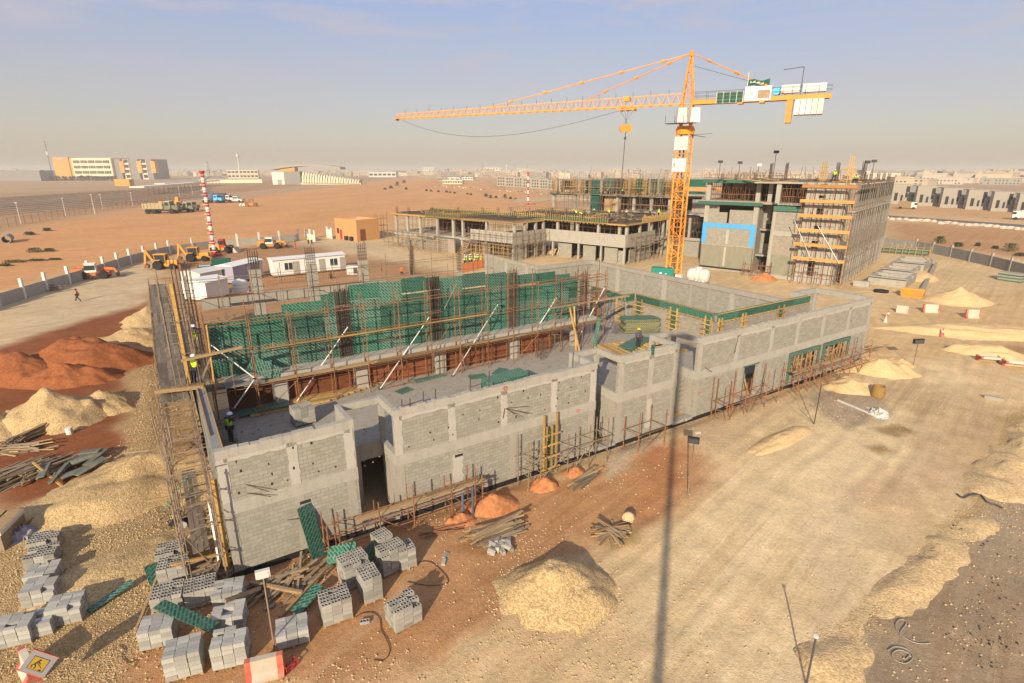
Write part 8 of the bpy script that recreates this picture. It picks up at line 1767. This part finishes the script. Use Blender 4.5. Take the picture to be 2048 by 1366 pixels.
# rubble on the near hall floor
M['h_grey'] = m_heap('grey_rubble', (.30, .25, .185), 7, .3)
for k, (s_, t_, a, b, h, lb) in enumerate([(2.6, 2.6, 1.7, 1.3, .5, 'grey brown rubble heap behind the left end of the near wall'), (3.4, 6.2, 2.2, 1.2, .35, 'flat rubble heap on the hall floor by the left worker'), (13.2, 2.2, 1.2, .5, .2, 'thin line of rubble behind the second wall cap'), (20.3, 6.6, 1.0, .6, .22, 'small rubble heap beside the green crate')]):
    o = mound('rubble_heap', lb, 'rubble', M['h_grey'], PA(s_, t_), a, b, AZ_A, h, 120+k, 'rubble heaps on the hall floor', .1, .35, .25, 40, 16); o.location.z = 3.36
q = random.Random(9)
m = MB()
for i in range(420):
    p = PA(q.uniform(.6, 36), q.uniform(.4, 10.4), 3.33); r_ = q.uniform(.02, .07); m.add([p+Vector((-r_, -r_, 0)), p+Vector((r_, -r_*.6, 0)), p+Vector((r_*.5, r_, 0)), p+Vector((0, 0, r_*1.2))], [(0, 1, 3), (1, 2, 3), (2, 0, 3)])
o = m.build('floor_litter', M['wood_g'], None); tag(o, kind='stuff')
# ================================================ people
J0 = dict(pel=(0,0,.95), spi=(0,0,1.15), che=(0,-.0,1.36), nec=(0,0,1.49), hed=(0,-.02,1.60), top=(0,-.01,1.73),
          shl=(-.19,0,1.43), ell=(-.25,.02,1.14), hal=(-.25,-.06,.88), shr=(.19,0,1.43), elr=(.25,.02,1.14), har=(.25,-.06,.88),
          hil=(-.1,0,.92), knl=(-.11,-.01,.50), anl=(-.11,.02,.08), tol=(-.12,-.16,.04), hir=(.1,0,.92), knr=(.11,-.01,.50), anr=(.11,.02,.08), tor=(.12,-.16,.04))
POSES = {'stand': {}, 'walk': dict(knl=(-.1,-.2,.53), anl=(-.1,-.3,.12), tol=(-.1,-.47,.12), knr=(.1,.06,.5), anr=(.1,.33,.14), tor=(.1,.2,.04), ell=(-.26,.1,1.15), hal=(-.22,.2,.93), elr=(.26,-.02,1.14), har=(.2,-.25,.98)),
  'reach': dict(ell=(-.3,-.2,1.3), hal=(-.2,-.45,1.4), elr=(.3,-.2,1.25), har=(.18,-.45,1.3), che=(0,-.05,1.36), nec=(0,-.07,1.48), hed=(0,-.12,1.58), top=(0,-.12,1.71)),
  'bend': dict(spi=(0,-.12,1.1), che=(0,-.34,1.22), nec=(0,-.47,1.25), hed=(0,-.58,1.24), top=(0,-.7,1.24), shl=(-.19,-.4,1.22), shr=(.19,-.4,1.22), ell=(-.24,-.45,.95), hal=(-.15,-.55,.72), elr=(.24,-.45,.95), har=(.15,-.55,.72)),
  'sit': dict(pel=(0,0,.42), spi=(0,-.04,.62), che=(0,-.1,.83), nec=(0,-.14,.96), hed=(0,-.2,1.06), top=(0,-.2,1.18), shl=(-.19,-.1,.9), shr=(.19,-.1,.9), ell=(-.26,-.2,.66), hal=(-.15,-.4,.6), elr=(.26,-.2,.66), har=(.15,-.4,.6), hil=(-.1,0,.4), hir=(.1,0,.4), knl=(-.15,-.38,.5), knr=(.15,-.38,.5), anl=(-.13,-.4,.08), anr=(.13,-.4,.08), tol=(-.14,-.56,.04), tor=(.14,-.56,.04))}
BONES = [('pel','spi'),('spi','che'),('che','nec'),('nec','hed'),('hed','top'),('che','shl'),('shl','ell'),('ell','hal'),('che','shr'),('shr','elr'),('elr','har'),('pel','hil'),('hil','knl'),('knl','anl'),('anl','tol'),('pel','hir'),('hir','knr'),('knr','anr'),('anr','tor')]
RAD = dict(pel=(.15,.11), spi=(.135,.10), che=(.155,.11), nec=(.055,.055), hed=(.085,.10), top=(.06,.07), shl=(.07,.07), shr=(.07,.07), ell=(.046,.046), elr=(.046,.046), hal=(.032,.032), har=(.032,.032), hil=(.095,.1), hir=(.095,.1), knl=(.064,.066), knr=(.064,.066), anl=(.045,.045), anr=(.045,.045), tol=(.04,.035), tor=(.04,.035))
def skin_mesh(pose, bones, grow, name, root):
    J = dict(J0); J.update(POSES[pose]); names = []
    for a, b in bones:
        for n in (a, b):
            if n not in names: names.append(n)
    me = bpy.data.meshes.new('tmp'); me.from_pydata([J[n] for n in names], [(names.index(a), names.index(b)) for a, b in bones], [])
    o = bpy.data.objects.new('tmp', me); COL.objects.link(o); o.modifiers.new('s', 'SKIN'); sub = o.modifiers.new('u', 'SUBSURF'); sub.levels = 1; sub.render_levels = 1
    for i, n in enumerate(names):
        sv = me.skin_vertices[0].data[i]; r = RAD[n]; sv.radius = (r[0]+grow, r[1]+grow); sv.use_root = (n == root)
    bpy.context.view_layer.update(); ev = o.evaluated_get(bpy.context.evaluated_depsgraph_get()); out_ = bpy.data.meshes.new_from_object(ev); out_.name = name
    bpy.data.objects.remove(o); bpy.data.meshes.remove(me); out_.polygons.foreach_set('use_smooth', [True]*len(out_.polygons)); return out_, J
PM = {}
for ps in POSES:
    body, J = skin_mesh(ps, BONES, 0, 'body', 'pel')
    bm = bmesh.new(); bm.from_mesh(body)               # hands with five fingers and a face joined into the body mesh
    ex = MB()
    for sd, h, e in ((-1, 'hal', 'ell'), (1, 'har', 'elr')):
        H = Vector(J[h]); d = (H-Vector(J[e])).normalized(); s_ = d.cross(Vector((0, 1, .2))).normalized(); ex.ell(tuple(H+d*.05), .04, .035, .05, 8, 6)
        for k in range(4):
            b0 = H+d*.08+s_*(k-1.5)*.02; ex.tube(b0, b0+d*.04*(1-.12*abs(k-1.3)), .0095, 5); ex.tube(b0+d*.04*(1-.12*abs(k-1.3)), b0+d*.062+Vector((0, -.016, 0)), .0085, 5)
        b0 = H+d*.03+s_*.035*sd; ex.tube(b0, b0+d*.035+s_*.03*sd, .011, 5)
    hd = Vector(J['hed']); up = (Vector(J['top'])-hd).normalized(); fw_ = Vector((0, -1, 0)) if ps != 'bend' else Vector((0, -.2, -1)); sdv = up.cross(fw_).normalized()
    ex.ell(tuple(hd+fw_*.105), .016, .02, .022, 6, 5)
    for q_ in (-1, 1): ex.ell(tuple(hd+sdv*q_*.095-up*.0), .015, .03, .035, 6, 5); ex.ell(tuple(hd+fw_*.09+sdv*q_*.035+up*.03), .014, .012, .009, 6, 4)
    ex.ell(tuple(hd+fw_*.095-up*.045), .028, .012, .009, 6, 4)
    body.from_pydata if False else None
    bm2 = bmesh.new(); tm = ex.mesh('t'); bm.from_mesh(tm); bm.to_mesh(body); bm.free(); bm2.free(); bpy.data.meshes.remove(tm); body.materials.append(M['skin'])
    shirt, _ = skin_mesh(ps, [('pel','spi'),('spi','che'),('che','shl'),('shl','ell'),('che','shr'),('shr','elr')], .014, 'shirt', 'pel')
    vest, _ = skin_mesh(ps, [('pel','spi'),('spi','che'),('che','shl'),('che','shr')], .028, 'vest', 'pel')
    trou, _ = skin_mesh(ps, [('pel','hil'),('hil','knl'),('knl','anl'),('pel','hir'),('hir','knr'),('knr','anr')], .02, 'trousers', 'pel')
    boot, _ = skin_mesh(ps, [('anl','tol')], .014, 'boot', 'anl'); boot2, _ = skin_mesh(ps, [('anr','tor')], .014, 'boot', 'anr')
    hm_ = MB(); hm_.ell((0, 0, 0), .125, .145, .12, 12, 8); 
    cent = hd+up*.07; hm_.v = [(p[0], p[1], max(p[2], -.01)) for p in hm_.v]; hm_.lathe([(.0, -.012), (.155, -.012), (.155, .004), (.0, .004)], n=12)
    rot_ = up.to_track_quat('Z', 'Y').to_matrix() if ps == 'bend' else Matrix.Identity(3)
    hm_.v = [tuple(cent+rot_ @ Vector(p)) for p in hm_.v]
    PM[ps] = dict(body=body, shirt=shirt, vest=vest, trousers=trou, boots=(boot, boot2), helmet=hm_.mesh('helmet', None, True))
_mc = {}
def matmesh(me, mat):
    k = (me.name, mat)
    if k not in _mc: c = me.copy(); c.materials.clear(); c.materials.append(M[mat]); _mc[k] = c
    return _mc[k]
def person(label, c, rz, pose='stand', vest='hivis', shirt='cloth_b', trousers='cloth_d', helmet='helm_w', group=None, s=1.0):
    t = thing('person', label, 'person', c, rz, group); t.scale = (s, s, s); P = PM[pose]; inst('body', P['body'], t)
    inst('shirt', matmesh(P['shirt'], shirt), t); inst('trousers', matmesh(P['trousers'], trousers), t)
    if vest: inst('vest', matmesh(P['vest'], vest), t)
    for b in P['boots']: inst('boot', matmesh(b, 'black'), t)
    if helmet: inst('helmet', matmesh(P['helmet'], helmet), t)
    else:
        inst('hair', matmesh(P['helmet'], 'cloth_d'), t, (0, 0, -.004))
    return t
pf = onT(396, 707, 11.2); person('upper worker in khaki trousers, white helmet and open yellow vest standing by the bar cage', (pf.x, pf.y, pf.z), R(25), 'reach', 'hivis', 'cloth_b', 'cloth_t', 'helm_w', None, 1.04)
t = thing('work_platform', 'short plank platform under the upper worker', 'platform', (pf.x, pf.y, pf.z-.06), AZ_A); mk(t, 'plank', 'wood', (-.7, -.3, 0, .9, -.02, .055), (-.7, .02, 0, .9, .3, .055))
pf2 = onT(396, 768, 9.9); person('lower worker seen from behind in bright yellow vest and dark trousers', (pf2.x, pf2.y, pf2.z), R(185), 'stand', 'hivis', 'cloth_d', 'cloth_d', 'helm_w', None, 1.04)
t = thing('work_platform', 'plank platform under the lower worker at left', 'platform', (pf2.x, pf2.y, pf2.z-.06), AZ_A); mk(t, 'plank', 'wood', (-1.2, -.3, 0, 1.4, -.02, .055), (-1.2, .02, 0, 1.4, .3, .055))
person('worker in lime vest bending over behind the left upstand', G(464, 886, 3.72), R(150), 'reach', 'hivis', 'cloth_d', 'cloth_d', 'helm_w', None, 1.02)
person('worker with a yellow helmet and blue grey clothes on the upper slab', G(1275, 698, 3.35), R(20), 'stand', None, 'cloth_b', 'cloth_d', 'helm_y', None, 1.05)
o = bpy.data.objects[-1] if False else None
person('worker walking alone on the pale road at left in an orange shirt', G(157, 603), R(-70), 'walk', 'hivis_o', 'hivis_o', 'cloth_d', None, None, 1.05)
person('worker in orange far behind the grey columns near the boundary wall', G(591, 497), R(90), 'stand', 'hivis_o', 'hivis_o', 'hivis_o', None, None, 1.05)
person('left one of two yellow vested people on the orange plain by the wall stub', G(617, 488), R(30), 'walk', 'hivis', 'hivis', 'cloth_d', 'helm_w', 'pair by the wall stub'); person('right one of two yellow vested people on the orange plain by the wall stub', G(624, 488), R(-20), 'stand', 'hivis', 'hivis', 'cloth_d', 'helm_w', 'pair by the wall stub')
person('worker in yellow vest and white helmet behind the right part of the green wall', PA(36.6, 33.6, 0), R(-60), 'stand', 'hivis', 'hivis', 'cloth_d', 'helm_w'); person('man in dark clothes standing by the long white cabin', G(822, 551), R(-90), 'stand', None, 'cloth_d', 'cloth_d', None); person('worker in orange crouching on the ground near the dark clothed man', G(803, 549), R(20), 'sit', 'hivis_o', 'hivis_o', 'cloth_d', 'helm_y'); person('dark dressed person sitting in front of the long white cabin', G(662, 558), R(30), 'sit', None, 'cloth_d', 'cloth_d', None)
q = random.Random(3)
for i in range(16):
    person('worker in yellow vest in the crowd beside the orange screen', G(930+(i % 8)*4.6+q.uniform(-1.5, 1.5), 531-(i//8)*5+q.uniform(-1, 1)), q.uniform(0, 6), q.choice(['stand', 'walk', 'reach']), 'hivis', q.choice(['hivis', 'cloth_b', 'white_d']), q.choice(['cloth_d', 'cloth_b']), q.choice(['helm_w', 'helm_y', 'helm_w']), 'crowd beside the orange screen')
for i, (s_, t_, lb) in enumerate([(-26, -4, 'worker in yellow vest on the rear deck near its left inner corner'), (-23.5, -5.5, 'crouching worker in yellow vest at the edge of the rear deck'), (-21, 1, 'worker with raised arms in the middle of the rear deck'), (-17.5, -4, 'blue clothed worker kneeling near the dark rebar gap'), (-18, 3, 'pale clothed worker in the middle of the rear deck'), (-30, 1, 'worker in white at the left of the rear deck'), (-13, 8, 'lime vested worker at the right rear deck edge'), (-16, 10, 'worker in yellow by the rear deck forms'), (-27.5, 5, 'worker stooping among the rear deck rebar')]):
    person(lb, PC(s_, t_, 8.1), q.uniform(0, 6), ['stand', 'bend', 'reach', 'sit', 'stand', 'bend', 'stand', 'walk', 'bend'][i], None if i in (3, 4, 5) else 'hivis', ['hivis', 'hivis', 'hivis', 'cloth_b', 'white_d', 'white_d', 'hivis', 'hivis', 'hivis'][i], 'cloth_d', q.choice(['helm_w', 'helm_y']), 'workers on the rear deck')
person('yellow vested worker on the first slab behind the upstand wall', PC(-26, -6.0, 3.75), R(40), 'stand', 'hivis', 'hivis', 'cloth_d', 'helm_w'); person('worker in red on the first slab of the projecting wing', PC(-37, -16.5, 3.75), R(40), 'bend', 'hivis_o', 'hivis_o', 'cloth_d', 'helm_w')
person('yellow vested worker before the dark form of the middle frame building', PC(-38.8, 29.6, 11.45), R(120), 'reach', 'hivis', 'hivis', 'cloth_d', 'helm_w'); person('yellow vested worker right of the dark form of the middle frame building', PC(-34.2, 29.6, 11.45), R(20), 'stand', 'hivis', 'hivis', 'cloth_d', 'helm_w'); person('yellow vested worker left of the green net of the middle frame building', PC(-45.8, 29.6, 11.45), R(20), 'stand', 'hivis', 'hivis', 'cloth_d', 'helm_w')
person('worker striding on the roof of the tall building in a pale green vest', PC(21.4, -2.6, 16.0), R(-60), 'walk', 'hivis', 'hivis', 'cloth_d', 'helm_w', None, 1.1); person('yellow vested worker at the roof corner of the tall building', PC(24.2, -2.4, 16.0), R(30), 'sit', 'hivis', 'hivis', 'cloth_d', 'helm_y', None, 1.1)
person('orange vested worker in the rubble bay of the tall building', PC(12.6, 1.0, .9), R(-20), 'reach', 'hivis_o', 'hivis_o', 'hivis_o', 'helm_y', None, 1.1)
# ================================================ dusty air
m = MB(); m.box(-5400, -420, -2, 5400, 5600, 37.5); hz = m.build('haze', None); hm2 = bpy.data.materials.new('dusty_air'); hm2.use_nodes = True; nt2 = hm2.node_tree; nt2.nodes.clear()
o2 = nt2.nodes.new('ShaderNodeOutputMaterial'); pv = nt2.nodes.new('ShaderNodeVolumePrincipled'); pv.inputs['Color'].default_value = (.95, .88, .76, 1); pv.inputs['Density'].default_value = .00034; pv.inputs['Anisotropy'].default_value = .0
nt2.links.new(pv.outputs[0], o2.inputs['Volume']); hz.data.materials.append(hm2); tag(hz, kind='stuff'); hz.display_type = 'WIRE'
